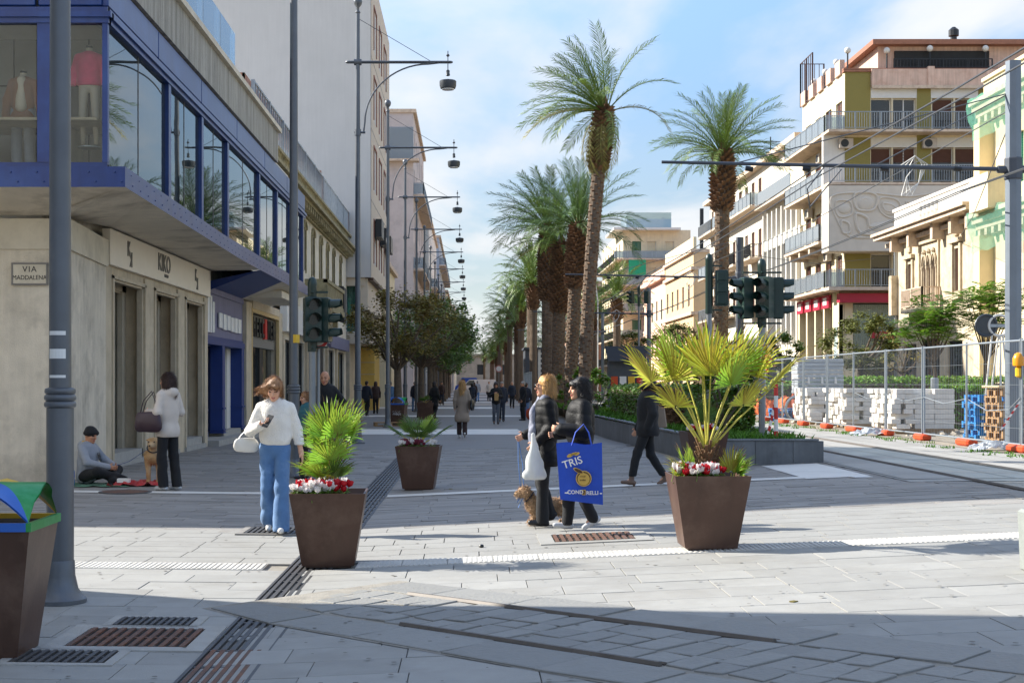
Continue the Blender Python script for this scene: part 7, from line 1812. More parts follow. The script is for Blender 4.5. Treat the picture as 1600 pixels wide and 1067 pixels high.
def hair_prims(style, R_, H_):
    P = []
    if style == 'bob': P = [ell((0,.022,.038),(.088,.104,.092)),ell((.072,.02,-.045),(.030,.062,.085)),ell((-.072,.02,-.045),(.030,.062,.085)),ell((0,.075,-.05),(.080,.045,.09))]
    elif style == 'windbob': P = [ell((0,.020,.040),(.087,.104,.090)),ell((.070,.025,-.035),(.026,.055,.075)),ell((-.075,.02,-.03),(.032,.06,.075)),ell((0,.075,-.05),(.080,.045,.085)),cap((-.06,.0,.03),(-.20,.02,-.02),.035,.012,k=.03),cap((-.07,.0,-.02),(-.19,.01,-.06),.028,.008,k=.03),cap((-.05,-.03,.05),(-.15,-.04,.02),.022,.008,k=.03),cap((-.05,-.068,.062),(.05,-.072,.055),.020,.016,k=.03)]
    elif style == 'short': P = [ell((0,.020,.030),(.083,.100,.088)),ell((0,.065,-.03),(.074,.045,.06))]
    elif style == 'shag': P = [ell((0,.020,.036),(.094,.110,.092)),ell((.074,.015,-.04),(.032,.070,.085)),ell((-.074,.015,-.04),(.032,.070,.085)),ell((0,.085,-.06),(.090,.050,.10)),cap((-.05,-.072,.055),(.05,-.072,.055),.026,k=.03)]
    elif style == 'long': P = [ell((0,.022,.034),(.088,.104,.092)),ell((.068,.03,-.06),(.030,.060,.11)),ell((-.068,.03,-.06),(.030,.060,.11)),cap((0,.075,-.02),(0,.10,-.28),.085,.07,(1,1.5,1),k=.04),cap((.04,.08,-.1),(.055,.10,-.34),.045,.02,k=.04),cap((-.04,.08,-.1),(-.05,.10,-.33),.045,.02,k=.04)]
    elif style == 'shoulder': P = [ell((0,.022,.034),(.088,.104,.092)),ell((.070,.02,-.07),(.030,.062,.11)),ell((-.070,.02,-.07),(.030,.062,.11)),cap((0,.075,-.02),(0,.085,-.19),.078,.06,(1,1.4,1),k=.04)]
    elif style == 'fringe': P = [ell((0,.065,-.02),(.080,.045,.07)),ell((.07,.03,-.02),(.018,.045,.05)),ell((-.07,.03,-.02),(.018,.045,.05))]
    elif style == 'beanie': P = [ell((0,.012,.050),(.088,.104,.085)),cap((-.04,.0,.025),(.04,.0,.025),.075,None,(1,.75,1.6),k=.03)]
    return xf(P, R_, H_)
def strands_on(o, me, n, L, w, m, seed, flow=(0,0,-1), lift=.35, curl=.0, name='strands', zmin=None):
    """fine tapered hairs standing on a surface"""
    rg = random.Random(seed); ps = me.polygons; vs = me.vertices; mb = MB(); fl = Vector(flow); N = len(ps)
    areas = [p.area for p in ps]; pick = rg.choices(range(N), areas, k=n)
    for i in pick:
        p = ps[i]; nn = p.normal; c = Vector((0,0,0))
        if name == 'hair_strands' and nn.y < -.35: continue
        ws = [rg.random()+.05 for _ in p.vertices]; t = sum(ws)
        for v_, w_ in zip(p.vertices, ws): c += vs[v_].co*(w_/t)
        d = (fl - nn*fl.dot(nn)); d = (d.normalized() if d.length > .05 else Vector((rg.uniform(-1,1),rg.uniform(-1,1),-.3)))
        d = (d + nn*lift*rg.uniform(.3,1.4) + Vector((rg.uniform(-1,1),rg.uniform(-1,1),rg.uniform(-1,1)))*(.18+curl)).normalized(); l = L*rg.uniform(.5,1.25)
        s = d.cross(nn); s = s.normalized()*w if s.length > .01 else Vector((w,0,0)); e = c + d*l + fl*.15*l; mi_ = c + d*l*.5 + nn*lift*.25*l + Vector((rg.uniform(-1,1),rg.uniform(-1,1),rg.uniform(-1,1)))*curl*l
        mb.add([c-s,c+s,mi_+s*.8,mi_-s*.8,e],[(0,1,2,3),(3,2,4)])
    return ob(name, mb.mesh(name, m), o)
def person(label, x, y, rz, H=1.7, pose=None, head=(0,0,0), skin='skin', hairs=('short','hdark'), top=None, legs=None, shoes=('blackshoe',0,0), h=.009, curl=(.5,.5), palm=None, hd=None, group=None, z=None, seed=1, brow='brow'):
    J = dict(BASE); J.update(pose or {}); s = H/1.7; R_ = rotm(head[0], head[1], head[2])
    o = thing('person', label, 'person', (x,y,(g(x,y) if z is None else z)+.004), rz, group)
    ob('body', body_mesh(J, R_, min(h,.0085) if h < .012 else h, skin, s, brow, True, curl, palm, hd), o)
    if top:
        m, kind, op = top; op = dict(op); cut = op.pop('cut', None); nz_ = op.pop('noise', None) or folds(.004, 34, seed)
        hood = op.pop('hood', 0); ext = op.pop('ext', [])
        P = top_prims(J, **op) + ext
        n = vec(J['neck'])
        if hood: P += [ell(n+(0,.085,-.02),(.10,.075,.075),k=.04),cap(n+(-.06,.03,-.03),n+(.06,.03,-.03),.055,k=.04)]
        ob(kind, sdf_mesh(kind, P, h, C[m], .025, nz_, cut, xf([ell((0,-.03,-.0),(.066,.085,.115))],R_,vec(J['head'])) if h < .012 else (), None, s), o)
    if legs:
        m, op = legs; op = dict(op); nz_ = op.pop('noise', None) or folds(.004, 30, seed+5, .8); cut = op.pop('cut', None); kd = op.pop('kind','trousers')
        ob(kd, sdf_mesh(kd, leg_prims(J, **op), h, C[m], .025, nz_, cut, (), None, s), o)
    if shoes:
        for q in 'LR': ob('shoe', shoe_mesh(J, q, min(h,.010), shoes[0], s, shoes[1], shoes[2]), o)
    if hairs:
        P = hair_prims(hairs[0], R_, vec(J['head']))
        sub = xf([ell((0,-.085,-.035),(.060,.062,.088))], R_, vec(J['head'])) if hairs[0] not in ('beanie',) else xf([ell((0,-.095,-.05),(.07,.06,.075))], R_, vec(J['head']))
        hm = ob('hat' if hairs[0] == 'beanie' else 'hair', sdf_mesh('hair', P, min(h,.0075), C[hairs[1]], .018, strands(.0045 if hairs[0] != 'beanie' else .0012, seed), None, sub, None, s), o)
        if hairs[0] != 'beanie' and h < .0125: stuff(strands_on(hm, hm.data, 4600, .085 if hairs[0] in ('long','shoulder') else .062, .0016, C[hairs[1]], seed, (-.8,0,-.35) if hairs[0] == 'windbob' else (0,.12,-1), (.20 if hairs[0] != 'shag' else .34), (.10 if hairs[0] != 'shag' else .22), 'hair_strands'))
    o['s_'] = s; del o['s_']
    return o, J, s
def plc(o, p):  # person-local point to world
    return o.matrix_basis @ Vector(p)
# ---- woman looking at her phone
gp_ = G(430, 833)
PW, J, s = person('woman in white fleece jacket and wide blue jeans looking at her phone', gp_.x, gp_.y, R(3), 1.66,
  {**walk(.16), 'elR':(-.27,-.02,1.12),'wrR':(-.14,-.235,1.185),'elL':(.235,.05,1.12),'wrL':(.285,-.03,.885),'head':(-.005,-.045,1.578)}, (R(-6),R(24),R(3)), 'skin', ('windbob','hbrown'),
  ('fleece','jacket',dict(bulk=.98,hem=.99,sl=(.062,.058,.050),collar=.015,noise=wrinkle(.010,22,3),cut=.965)), ('denim',dict(r=(.088,.076,.090),noise=wrinkle(.014,22,9),cut=.035,seat=.93)), ('whiteshoe',0,0), .0085, (.45,.9), {'R':(.2,.1,1)}, {'R':(.75,-.5,.25)}, seed=4)
ph = tag(MB().cbox((0,0,0),(.075,.009,.155),bev=.004).build('mobile_phone', C['blackp'], None, plc(PW,(-.055*s,-.292*s,1.235*s))), 'dark mobile phone in the hand of the woman in white fleece', 'phone'); ph.rotation_euler = (R(-38),R(12),R(-25))
def handbag(name, label, loc, sz, m, strap, rz=0, tilt=0, strap_mat=None):
    o = thing(name, label, 'handbag', loc, rz); P = [cap((-sz[0]*.36,0,-sz[2]*.25),(sz[0]*.36,0,-sz[2]*.25),sz[2]*.28,None,(1,sz[2]/sz[1],1)),cap((-sz[0]*.34,0,sz[2]*.22),(sz[0]*.34,0,sz[2]*.22),sz[2]*.24,None,(1,sz[2]/sz[1]*1.2,1)),ell((0,0,0),(sz[0]*.48,sz[1]*.5,sz[2]*.44))]
    ob('pouch', sdf_mesh('pouch', P, .011, C[m], .04, folds(.003,30,7)), o)
    for st_ in strap: MB().tube(st_,.011,6,flat=.5).build('strap', C[m], o, smooth=True)
    return o
C['whitebag'] = mat('white_leather','#d9d5cc',.45,.05,5,.05,40); C['plumbag'] = mat('dark_plum_leather','#382630',.42,.12,5,.08,40)
p = plc(PW,(-.315,.03,.95)); handbag('handbag', 'small white handbag on the arm of the woman with the phone', p, (.23,.07,.15), 'whitebag', [[(-.09,0,.04),(-.05,-.0,.10),(.02,-.03,.17),(.07,-.03,.13),(.09,0,.05)]], R(12))
# ---- boy in teal and man in black by the traffic light
person('boy in a teal jacket walking by the traffic light pole', -2.72, 23.6, R(-58), 1.46, {**walk(.13),'head':(0,-.03,1.585)}, (0,R(14),0), 'skin', ('short','hbrown'), ('tealcl','jacket',dict(bulk=1.12,hem=.88,noise=puff(.006,.09,2),collar=.02)), ('blackcl',dict()), ('blackshoe',0,0), .011, seed=8)
person('bald man in a black zipped jacket standing beyond the traffic light pole', -2.68, 26.2, R(-4), 1.82, {'elL':(.31,.06,1.15),'wrL':(.20,-.10,.96),'elR':(-.31,.06,1.15),'wrR':(-.20,-.10,.96),'head':(0,-.03,1.585)}, (0,R(12),0), 'skin2', None, ('blackcl','jacket',dict(bulk=1.1,hem=.88,collar=.045)), ('navycl',dict()), ('blackshoe',0,0), .011, seed=9)
# ---- woman in the pale coat with the dark bag
bw = G(262, 766)
PB, J, s = person('woman in pale beige coat with a dark bag, seen from behind beside the seated man', bw.x, bw.y, R(-122), 1.73, {'anL':(.09,.0,.085),'anR':(-.09,.10,.085),'knR':(-.09,.03,.5),'elR':(-.24,.03,1.13),'wrR':(-.17,-.24,1.18),'elL':(.24,.03,1.13),'wrL':(.17,-.22,1.13),'head':(0,-.015,1.588)}, (R(10),R(6),0), 'skin', ('shoulder','hdark'),
  ('beigecoat','coat',dict(bulk=1.04,hem=.80,flare=.02,hood=1,noise=wrinkle(.008,20,5),cut=.77)), ('blackcl',dict(r=(.088,.072,.074),cut=.05)), ('greyshoe',0,0), .009, (.8,.8), seed=12)
p = plc(PB,(.30,-.10,1.02)); handbag('handbag', 'large dark plum shoulder bag of the woman in the beige coat', p, (.42,.13,.30), 'plumbag', [[(-.14,0,.09),(-.10,.03,.30),(.02,.06,.44),(.10,.03,.30),(.14,0,.09)],[(-.12,.02,.09),(-.07,.07,.30),(.03,.10,.43),(.10,.07,.3),(.12,.02,.09)]], R(-20))
# ---- man seated on the ground
sx_, sy_ = -5.98, 22.15
sit = dict(pelvis=(0,.0,.13),chest=(0,-.03,.42),neck=(0,-.03,.60),head=(0,-.075,.745),shL=(.17,-.02,.55),shR=(-.17,-.02,.55),hipL=(.10,-.02,.12),hipR=(-.10,-.02,.12),knL=(.30,-.36,.20),knR=(-.30,-.36,.20),anL=(-.10,-.50,.07),anR=(.12,-.56,.07),toeL=(-1,-.3,-.1),toeR=(1,-.3,-.1),elL=(.26,-.17,.34),elR=(-.26,-.17,.34),wrL=(.10,-.42,.27),wrR=(-.10,-.42,.27))
SM, J, s = person('man in grey hoodie and black beanie sitting cross legged against the wall', sx_, sy_, R(74), 1.74, sit, (R(-10),R(16),0), 'skin2', ('beanie','blackcl'), ('greycl','hoodie',dict(bulk=1.08,hem=.07,hood=1,collar=.0,noise=wrinkle(.010,26,2))), ('blackcl',dict(r=(.095,.075,.062))), ('blackshoe',0,0), .009, (.8,.8), seed=15, brow='eye')
n = vec(J['neck']); ob('hood_lining', sdf_mesh('hood_lining', [cap(n+(-.05,.0,-.0),n+(.05,.0,0),.055,k=.03),cap(n+(-.055,.05,.045),n+(.055,.05,.045),.03,k=.03)], .009, C['lyellow'], .03), SM)
tag(MB().box(-.1,.1,-.006,0,-.05,.05).build('print', C['blackp']), 'x','x'); bpy.data.objects.remove(bpy.data.objects['print'])
q = MB(); q.box(-.085,.085,-.004,.0,.035,.045).box(-.085,.085,-.004,0,-.055,-.045).box(-.085,-.075,-.004,0,-.045,.035).box(.075,.085,-.004,0,-.045,.035)
for i in range(3): q.box(-.055+.04*i,-.03+.04*i,-.004,0,-.03,.02)
o = ob('chest_print', q.mesh('chest_print', C['blackp']), SM, (.07,-.178,.44), rot=(R(-14),0,R(18)))
bp_ = thing('backpack', 'dark backpack leaning on the wall behind the seated man', 'backpack', (-6.27,22.05,g(-6.2,22))); ob('bag', sdf_mesh('bag',[cap((0,0,.16),(0,0,.36),.13,.11,(1,1.4,1)),ell((0,-.08,.16),(.10,.06,.11))],.012,C['blackp'],.03,folds(.004,30,1)), bp_)
wb = thing('water_bottle', 'blue plastic water bottle standing by the wall beside the seated man', 'bottle', (-6.1,21.72,g(-6.1,21.7)+.003)); C['bluepl'] = mat('blue_plastic','#3f8fd0',.15,.1,trans=.4); MB().lathe([(.05,0),(.055,.01),(.055,.1),(.05,.12),(.055,.14),(.055,.22),(.03,.29),(.02,.31)],14).build('bottle', C['bluepl'], wb, smooth=True); MB().lathe([(.022,.31),(.022,.335)],10).build('cap', C['lblue'], wb); MB().lathe([(.0558,.125),(.0558,.2)],14).build('wrapper', C['lblue'], wb)
def blanket(name, label, x, y, r, m, seed, rz=0, h=.045):
    rg = random.Random(seed); mb = MB(); n = 16
    vs = [(r[0]*(2*i/n-1)*(1+.1*math.sin(j)), r[1]*(2*j/n-1)*(1+.12*math.sin(i*1.3)), max(.004,h*(.5+.5*math.sin(i*1.1+j*.6+seed))*rg.uniform(.3,1.)*(1-.5*((2*i/n-1)**2)))) for i in range(n+1) for j in range(n+1)]
    mb.add(vs,[(i*(n+1)+j,(i+1)*(n+1)+j,(i+1)*(n+1)+j+1,i*(n+1)+j+1) for i in range(n) for j in range(n)]); return tag(mb.build(name, C[m], None, (x,y,g(x,y)+.006), rz, True, 180), label, 'blanket')
C['redcl'] = cloth('red_blanket','#b3161c'); C['greencl'] = cloth('green_mat','#1c6b45')
blanket('blanket', 'crumpled red blanket spread on the paving beside the dog', -5.15, 22.0, (.42,.35), 'redcl', 2, R(12), .10)
blanket('ground_mat', 'green mat under the seated man', -5.75, 21.9, (.5,.42), 'greencl', 5, R(5), .02)
cb = thing('begging_box', 'small white box on the red blanket', 'box', (-5.3,21.75,g(-5.3,21.7)+.06)); MB().box(-.09,.09,-.06,.06,0,.008).box(-.09,.09,-.06,-.052,.008,.06).box(-.09,.09,.052,.06,.008,.06).box(-.09,-.082,-.052,.052,.008,.06).box(.082,.09,-.052,.052,.008,.06).build('tray', C['whitel'], cb)
# ---- dogs
def dog(label, x, y, rz, L, shoulder, m, curly, seed, headturn=0., leg_h=None, h=.010, tail_up=True, snout=.09, ear='floppy', muzzle=None):
    """faces -y; L body length, shoulder height of the back"""
    o = thing('dog', label, 'dog', (x,y,g(x,y)+.003), rz); a = shoulder; r = L*.20
    P = [cap((0,-L*.36,a-r*1.0),(0,L*.0,a-r*1.02),r*1.05,r*.92,k=.04),cap((0,L*.0,a-r*1.02),(0,L*.40,a-r*.85),r*.90,r*.78,k=.04)]
    for sd in (-1,1):
        u = sd*r*.62
        P += [cap((u,-L*.36,a-r*1.1),(u,-L*.33,a*.48),r*.52,r*.33,k=.03),cap((u,-L*.33,a*.48),(u,-L*.38,a*.26),r*.32,r*.24,k=.02),cap((u,-L*.38,a*.26),(u,-L*.385,.045),r*.24,r*.24,k=.02),cap((u,-L*.385,.03),(u,-L*.385-.035,.028),r*.28,r*.25,k=.02)]
        P += [cap((u,L*.38,a-r*1.0),(u*1.05,L*.26,a*.50),r*.66,r*.42,k=.03),cap((u*1.05,L*.26,a*.50),(u,L*.47,a*.31),r*.38,r*.25,k=.02),cap((u,L*.47,a*.31),(u,L*.43,.045),r*.25,r*.23,k=.02),cap((u,L*.43,.03),(u,L*.43-.04,.028),r*.28,r*.25,k=.02)]
    hc = vec((0,-L*.60,a+r*.75)); Rh = rotm(headturn,0,0)
    P += [cap((0,-L*.38,a-r*.5),hc+Rh@vec((0,.03,-.02)),r*.72,r*.55,k=.04)]
    hr = r*.82; Hd = [ell((0,0,0),(hr*.86,hr*1.0,hr*.86)),cap((0,-hr*.6,-hr*.25),(0,-hr*.6-snout,-hr*.42),hr*.50,hr*.34,k=.02)]
    if ear == 'floppy': Hd += [ell((hr*.86,hr*.2,-hr*.15),(hr*.2,hr*.45,hr*.75)),ell((-hr*.86,hr*.2,-hr*.15),(hr*.2,hr*.45,hr*.75))]
    else: Hd += [cap((hr*.6,hr*.15,hr*.55),(hr*1.05,.0,hr*.42),hr*.22,hr*.12),cap((-hr*.6,hr*.15,hr*.55),(-hr*1.05,.0,hr*.42),hr*.22,hr*.12)]
    P += xf(Hd,Rh,hc)
    t0 = vec((0,L*.46,a-r*.5)); P += [cap(t0,t0+(0,L*.16,r*.5 if tail_up else -r*.8),r*.26,r*.24,k=.02),cap(t0+(0,L*.16,r*.5 if tail_up else -r*.8),t0+(0,L*.25,r*1.0 if tail_up else -r*2.0),r*.26 if curly else r*.2,r*.22 if curly else r*.1,k=.02)]
    nz_ = (lambda X,Y,Z: .011*np.sin(75*X+2*np.sin(40*Z))*np.sin(70*Y+2*np.sin(45*X))*np.sin(72*Z+2*np.sin(42*Y))+.004*np.sin(190*X)*np.sin(180*Y)*np.sin(185*Z)) if curly else folds(.0015,60,seed)
    ob('body', sdf_mesh('body', P, h, C[m], .025, nz_), o)
    bo = [c for c in o.children if c.name.startswith('body')][0]; stuff(strands_on(o, bo.data, 5200 if curly else 4200, .026 if curly else .016, .0022 if curly else .0014, C[m], seed, (0,.5,-.8), .9 if curly else .25, .5 if curly else .05, 'fur'))
    nosep = hc+Rh@vec((0,-hr*.6-snout-hr*.28,-hr*.36)); ob('nose', MB().ball(tuple(nosep),(hr*.17,hr*.14,hr*.14),8,6).mesh('nose', C['blackp'], True), o)
    for sd in (-1,1): e = hc+Rh@vec((sd*hr*.42,-hr*.86,hr*.18)); ob('eye', MB().ball(tuple(e),hr*.12,8,6).mesh('eye', C['blackp'], True), o)
    n_ = vec((0,-L*.47,a+r*.1)); pts = [tuple(n_+rotm(0,R(50),0)@vec((r*.76*math.cos(t),r*.76*math.sin(t),0))) for t in fr(0,6.283,18)]; MB().tube(pts,.010,6).build('collar', C['navycl'], o); return o, hc
C['dogtan'] = mat('tan_fur','#b08b5e',.85,.25,9,.4,90,stain='#d9c3a0',stainamt=.7,stainsc=3.); C['dogcurl'] = mat('apricot_fur','#b08f6d',.9,.25,14,.6,80,stain='#d0b393',stainamt=.5,stainsc=8)
D1, hc1 = dog('tan short haired dog sitting upright in front of the woman in the beige coat', -4.98, 22.35, R(12), .62, .56, 'dogtan', False, 3, R(-18), h=.009, tail_up=False, ear='half')
D2, hc2 = dog('small curly apricot dog on a blue lead beside the two women', .83, 15.22, R(-88), .42, .29, 'dogcurl', True, 4, R(8), h=.008, snout=.05)
C['lead'] = mat('blue_lead','#4a78b8',.6,.1); C['leadd'] = mat('navy_lead','#27407a',.6,.1)
def lead(label, pts, m='lead'): o = MB().tube(pts,.008,6,flat=.5).build('dog_lead', C[m], None, (0,0,0), 0, True); tag(o, label, 'dog lead'); return o
hS = plc(SM,(.0,-.52,.29)); cD = plc(D1,(0,-.29,.60)); lead('dark blue lead from the seated man to the tan dog', [hS,hS.lerp(cD,.35)+Vector((0,0,-.04)),hS.lerp(cD,.7)+Vector((0,-.0,-.01)),cD], 'leadd')
# ---- the two women in front
WA, JA, sA = person('woman with short blond hair, sunglasses and grey scarf walking arm in arm', .80, 15.05, R(-90), 1.585, {**walk(.04),'elR':(-.23,-.02,1.12),'wrR':(-.20,-.22,1.03),'elL':(.22,.05,1.12),'wrL':(.19,-.12,.95)}, (R(0),R(2),0), 'skin', ('bob','hblond'),
  ('blackpuff','puffer_jacket',dict(bulk=1.08,hem=.70,sl=(.064,.060,.050),collar=.03,flare=.01,noise=puff(.006,.095,3),cut=.68)), ('blackcl',dict(r=(.080,.070,.075),cut=.03)), ('blackshoe',0,0), .0085, (.8,.8), {'L':(-1,0,0)}, seed=21)
q = MB()
for sd in (-1,1): q.ball((sd*.034,-.108,.004),(.030,.010,.022),12,8)
q.tube([(.066,-.10,.010),(.082,-.03,.006),(.082,.02,-.004)],.005,6); q.tube([(-.066,-.10,.010),(-.082,-.03,.006),(-.082,.02,-.004)],.005,6); q.tube([(-.02,-.112,.008),(.02,-.112,.008)],.004,6)
o = ob('sunglasses', q.mesh('sunglasses', mat('dark_lens','#141215',.12,.1), True), WA, tuple(vec(JA['head'])*sA), rot=(R(2),0,0))
n = vec(JA['neck']); C['scarf'] = cloth('grey_scarf','#777b8c', stain='#b7b9c6', stainamt=.8, stainsc=14)
ob('scarf', sdf_mesh('scarf', [cap(n+(-.05,-.02,-.0),n+(.05,-.02,0),.075,None,(1,1,1.3),k=.03),cap(n+(-.02,-.07,-.04),n+(.0,-.15,-.16),.06,.055,k=.03),cap(n+(.03,-.15,-.16),n+(.05,-.165,-.50),.055,.05,(1,1.2,1),k=.03),cap(n+(-.04,-.14,-.16),n+(-.04,-.165,-.40),.05,.045,k=.03)], .009, C['scarf'], .03, folds(.008,45,4,.5), None, xf([ell((0,-.03,0),(.064,.085,.112))],rotm(0,R(2),0),vec(JA['head'])), None, sA), WA)
MB().ball((.082*1,.008,1.545),.011,8,6).build('earring', C['lyellow'], WA)
WB_, JB, sB = person('woman with shaggy black hair in a black puffer coat carrying the blue bag', 1.12, 14.52, R(-84), 1.545, {**walk(-.13),'elL':(.27,.0,1.11),'wrL':(.20,-.24,1.14),'elR':(-.25,.02,1.12),'wrR':(-.19,-.22,1.08),'head':(0,-.015,1.585)}, (R(4),R(4),0), 'skin', ('shag','hblack'),
  ('blackpuff','puffer_coat',dict(bulk=1.24,hem=.68,sl=(.072,.070,.058),collar=.05,noise=puff(.008,.12,6),cut=.64)), ('blackcl',dict(r=(.088,.074,.064),cut=.05)), ('greyshoe',0,0), .0085, (1.2,.8), seed=22)
C['cbag'] = mat('blue_bag_fabric','#1447b8',.55,.1,5,.15,30); C['gold'] = mat('gold_print','#c6a24a',.5,.1); C['bagwhite'] = mat('white_print','#e8e6e0',.6,.05); C['brownp'] = mat('brown_print','#4a2e14',.6,.1)
bg_ = thing('shopping_bag', 'big bright blue shopping bag with gold print hanging from her arm', 'shopping bag', (1.10,14.08,.47+g(1.1,14)*0), R(-4))
bm = MB(); N = 8
def bagpt(u, v, sd): # u 0..1 across, v 0..1 up
    w = .42+.03*v; b_ = (.05*math.sin(u*8.2+v*2)+.03*math.sin(u*17+v*5))*v*(1-v)*1.6; return (-w/2+w*u-.025*v, sd*(.075*(1-.35*v))+b_*.4, .0+.55*v+.012*math.sin(u*7)*v-.05*u*(1-v))
for sd in (-1,1):
    vs = [bagpt(i/N,j/N,sd) for j in range(N+1) for i in range(N+1)]; fs = [(j*(N+1)+i,j*(N+1)+i+1,(j+1)*(N+1)+i+1,(j+1)*(N+1)+i) for j in range(N) for i in range(N)]
    bm.add(vs, fs if sd < 0 else [f[::-1] for f in fs])
for u in (0,1):
    vs = [bagpt(u,j/N,-1) for j in range(N+1)]+[bagpt(u,j/N,1) for j in range(N+1)]; fs = [(j,j+1,N+2+j,N+1+j) for j in range(N)]; bm.add(vs, fs if u == 0 else [f[::-1] for f in fs])
bm.add([bagpt(0,0,-1),bagpt(1,0,-1),bagpt(1,0,1),bagpt(0,0,1)],[(3,2,1,0)])
bm.build('bag_body', C['cbag'], bg_, smooth=True)
for sd in (-1,1): MB().tube([(-.10,sd*.05,.53),(-.06,sd*.055,.66),(.02,.04+sd*.02,.74),(.07,sd*.055,.66),(.10,sd*.05,.53)],.016,6,flat=.3).build('handle', C['cbag'], bg_)
def flat(poly, y0, m, nm): return MB().prism(poly, y0, y0+.003, 0, 'y').build(nm, C[m], bg_)
cir = lambda cx_, cz, r, a0=0, a1=6.0, n=20: [(cx_+r*math.cos(a), cz+r*math.sin(a)) for a in fr(a0,a1,n)]
flat(cir(.02,.21,.078),-.098,'gold','roundel'); flat(cir(.02,.21,.068),-.100,'brownp','roundel_ring'); flat(cir(.02,.205,.060),-.102,'gold','roundel_face')
e_ = flat([(.0+.045*math.cos(a)*1.1-.028*math.sin(a)*.5-.03,.285+.028*math.sin(a)+.045*math.cos(a)*-.35) for a in fr(0,6.0,16)],-.104,'gold','nut_rim'); flat([(.0+.036*math.cos(a)*1.1-.02*math.sin(a)*.5-.03,.285+.02*math.sin(a)+.036*math.cos(a)*-.35) for a in fr(0,6.0,16)],-.107,'brownp','nut')
for cx_, cz, rx in ((-.115,.435,.03),(-.085,.45,.022),(-.065,.455,.022),(-.045,.452,.026)): flat([(cx_+rx*math.cos(a),cz+.6*rx*math.sin(a)+.3*rx*math.cos(a)) for a in fr(0,6,12)],-.098,'gold','nut_print')
for t_, sz, px_, pz, rr_ in (('TRIS',.105,-.09,.365,R(-18)),('COND',.052,-.062,.075,R(-1)),('RELLI',.052,.105,.068,R(-1))): o = ob('lettering', text_mesh(t_, sz, .0015, C['bagwhite'], bold=.001), bg_, (px_,-.101,pz)); o.rotation_euler = (0,rr_,0)
for t_, pz in (('crudi',.232),('arabo',.196)): ob('lettering', text_mesh(t_, .026, .001, C['brownp']), bg_, (.012,-.106,pz))
flat([(.005,.048),(.038,.048),(.042,.1),(.0,.1)],-.098,'gold','crest'); flat([(.012,.056),(.03,.056),(.034,.092),(.008,.092)],-.101,'brownp','crest_centre'); flat([(-.165,.062),(-.125,.062),(-.125,.074),(-.165,.074)],-.099,'bagwhite','small_print'); flat([(.178,.058),(.20,.058),(.20,.07),(.178,.07)],-.099,'bagwhite','small_print')
C['bagpl'] = mat('white_carrier_bag','#dcdedb',.35,.08,5,.1,20,trans=.3)
cb_ = thing('carrier_bag', 'white plastic carrier bag hanging from her hand', 'carrier bag', tuple(Vector((.66,14.68,.62)))); ob('bag', sdf_mesh('bag',[cap((0,0,.10),(-.015,0,.46),.105,.018,(1,1.7,1),k=.03),cap((-.075,0,.04),(.085,0,.045),.036,k=.05)],.009,C['bagpl'],.03,lambda X,Y,Z: wrinkle(.013,60,6)(X,Y,Z*.35),.0), cb_)
hA = plc(WA,(-.20*sA,-.31*sA,1.0*sA)); cD2 = plc(D2,(0,-.25,.36)); lead('light blue lead hanging from the hand of the blond woman to the curly dog', [hA,hA+Vector((-.0,-.02,-.25)),hA+Vector((.03,-.03,-.6)),cD2+Vector((-.08,0,-.12)),cD2])
lead('loop of the light blue lead under her hand', [hA,hA+Vector((.05,-.02,-.3)),hA+Vector((.06,-.03,-.62)),hA+Vector((.0,-.03,-.75))])
# ---- woman striding right of them
ww = G(1012, 758)
WW, JW, sW = person('woman in dark parka with fur hood and brown boots striding behind the fan palm', ww.x, ww.y, R(-92), 1.53, {**walk(.29),'anL':(.08,-.26,.09),'anR':(-.08,.27,.13),'knL':(.08,-.17,.51),'knR':(-.08,.05,.48),'elL':(.25,.06,1.12),'wrL':(.21,-.02,.90)}, (R(-5),R(2),0), 'skin', ('bob','hred'), ('blackcl','parka',dict(bulk=1.30,hem=.80,flare=.02,hood=1,noise=wrinkle(.008,22,5),cut=.77)), ('blackcl',dict(r=(.092,.070,.058),cut=.14)), ('brownboot',1,.09), .009, (.5,.5), seed=31)
n = vec(JW['neck']); ob('fur_trim', sdf_mesh('fur_trim',[cap(n+(-.10,.05,-.03),n+(.10,.05,-.03),.055,k=.03),cap(n+(.10,.05,-.03),n+(.06,-.07,-.06),.045,k=.03),cap(n+(-.10,.05,-.03),n+(-.06,-.07,-.06),.045,k=.03),cap(n+(-.08,.12,-.05),n+(.08,.12,-.05),.06,k=.03)],.010,C['blackcl'],.02,lambda X,Y,Z: .010*np.sin(120*X)*np.sin(125*Y)*np.sin(118*Z)), WW)
MB().cbox((0,.02,.0),(.05,.24,.3),taper=.7,bev=.015).build('x', C['browncoat']); ox = bpy.data.objects['x']; ox.name = 'tote_bag'; ox.location = plc(WW,(-.27,.16,.95)); ox.rotation_euler = (0,0,R(-92)); tag(ox, 'small beige bag carried at the far side of the woman in the parka', 'bag')
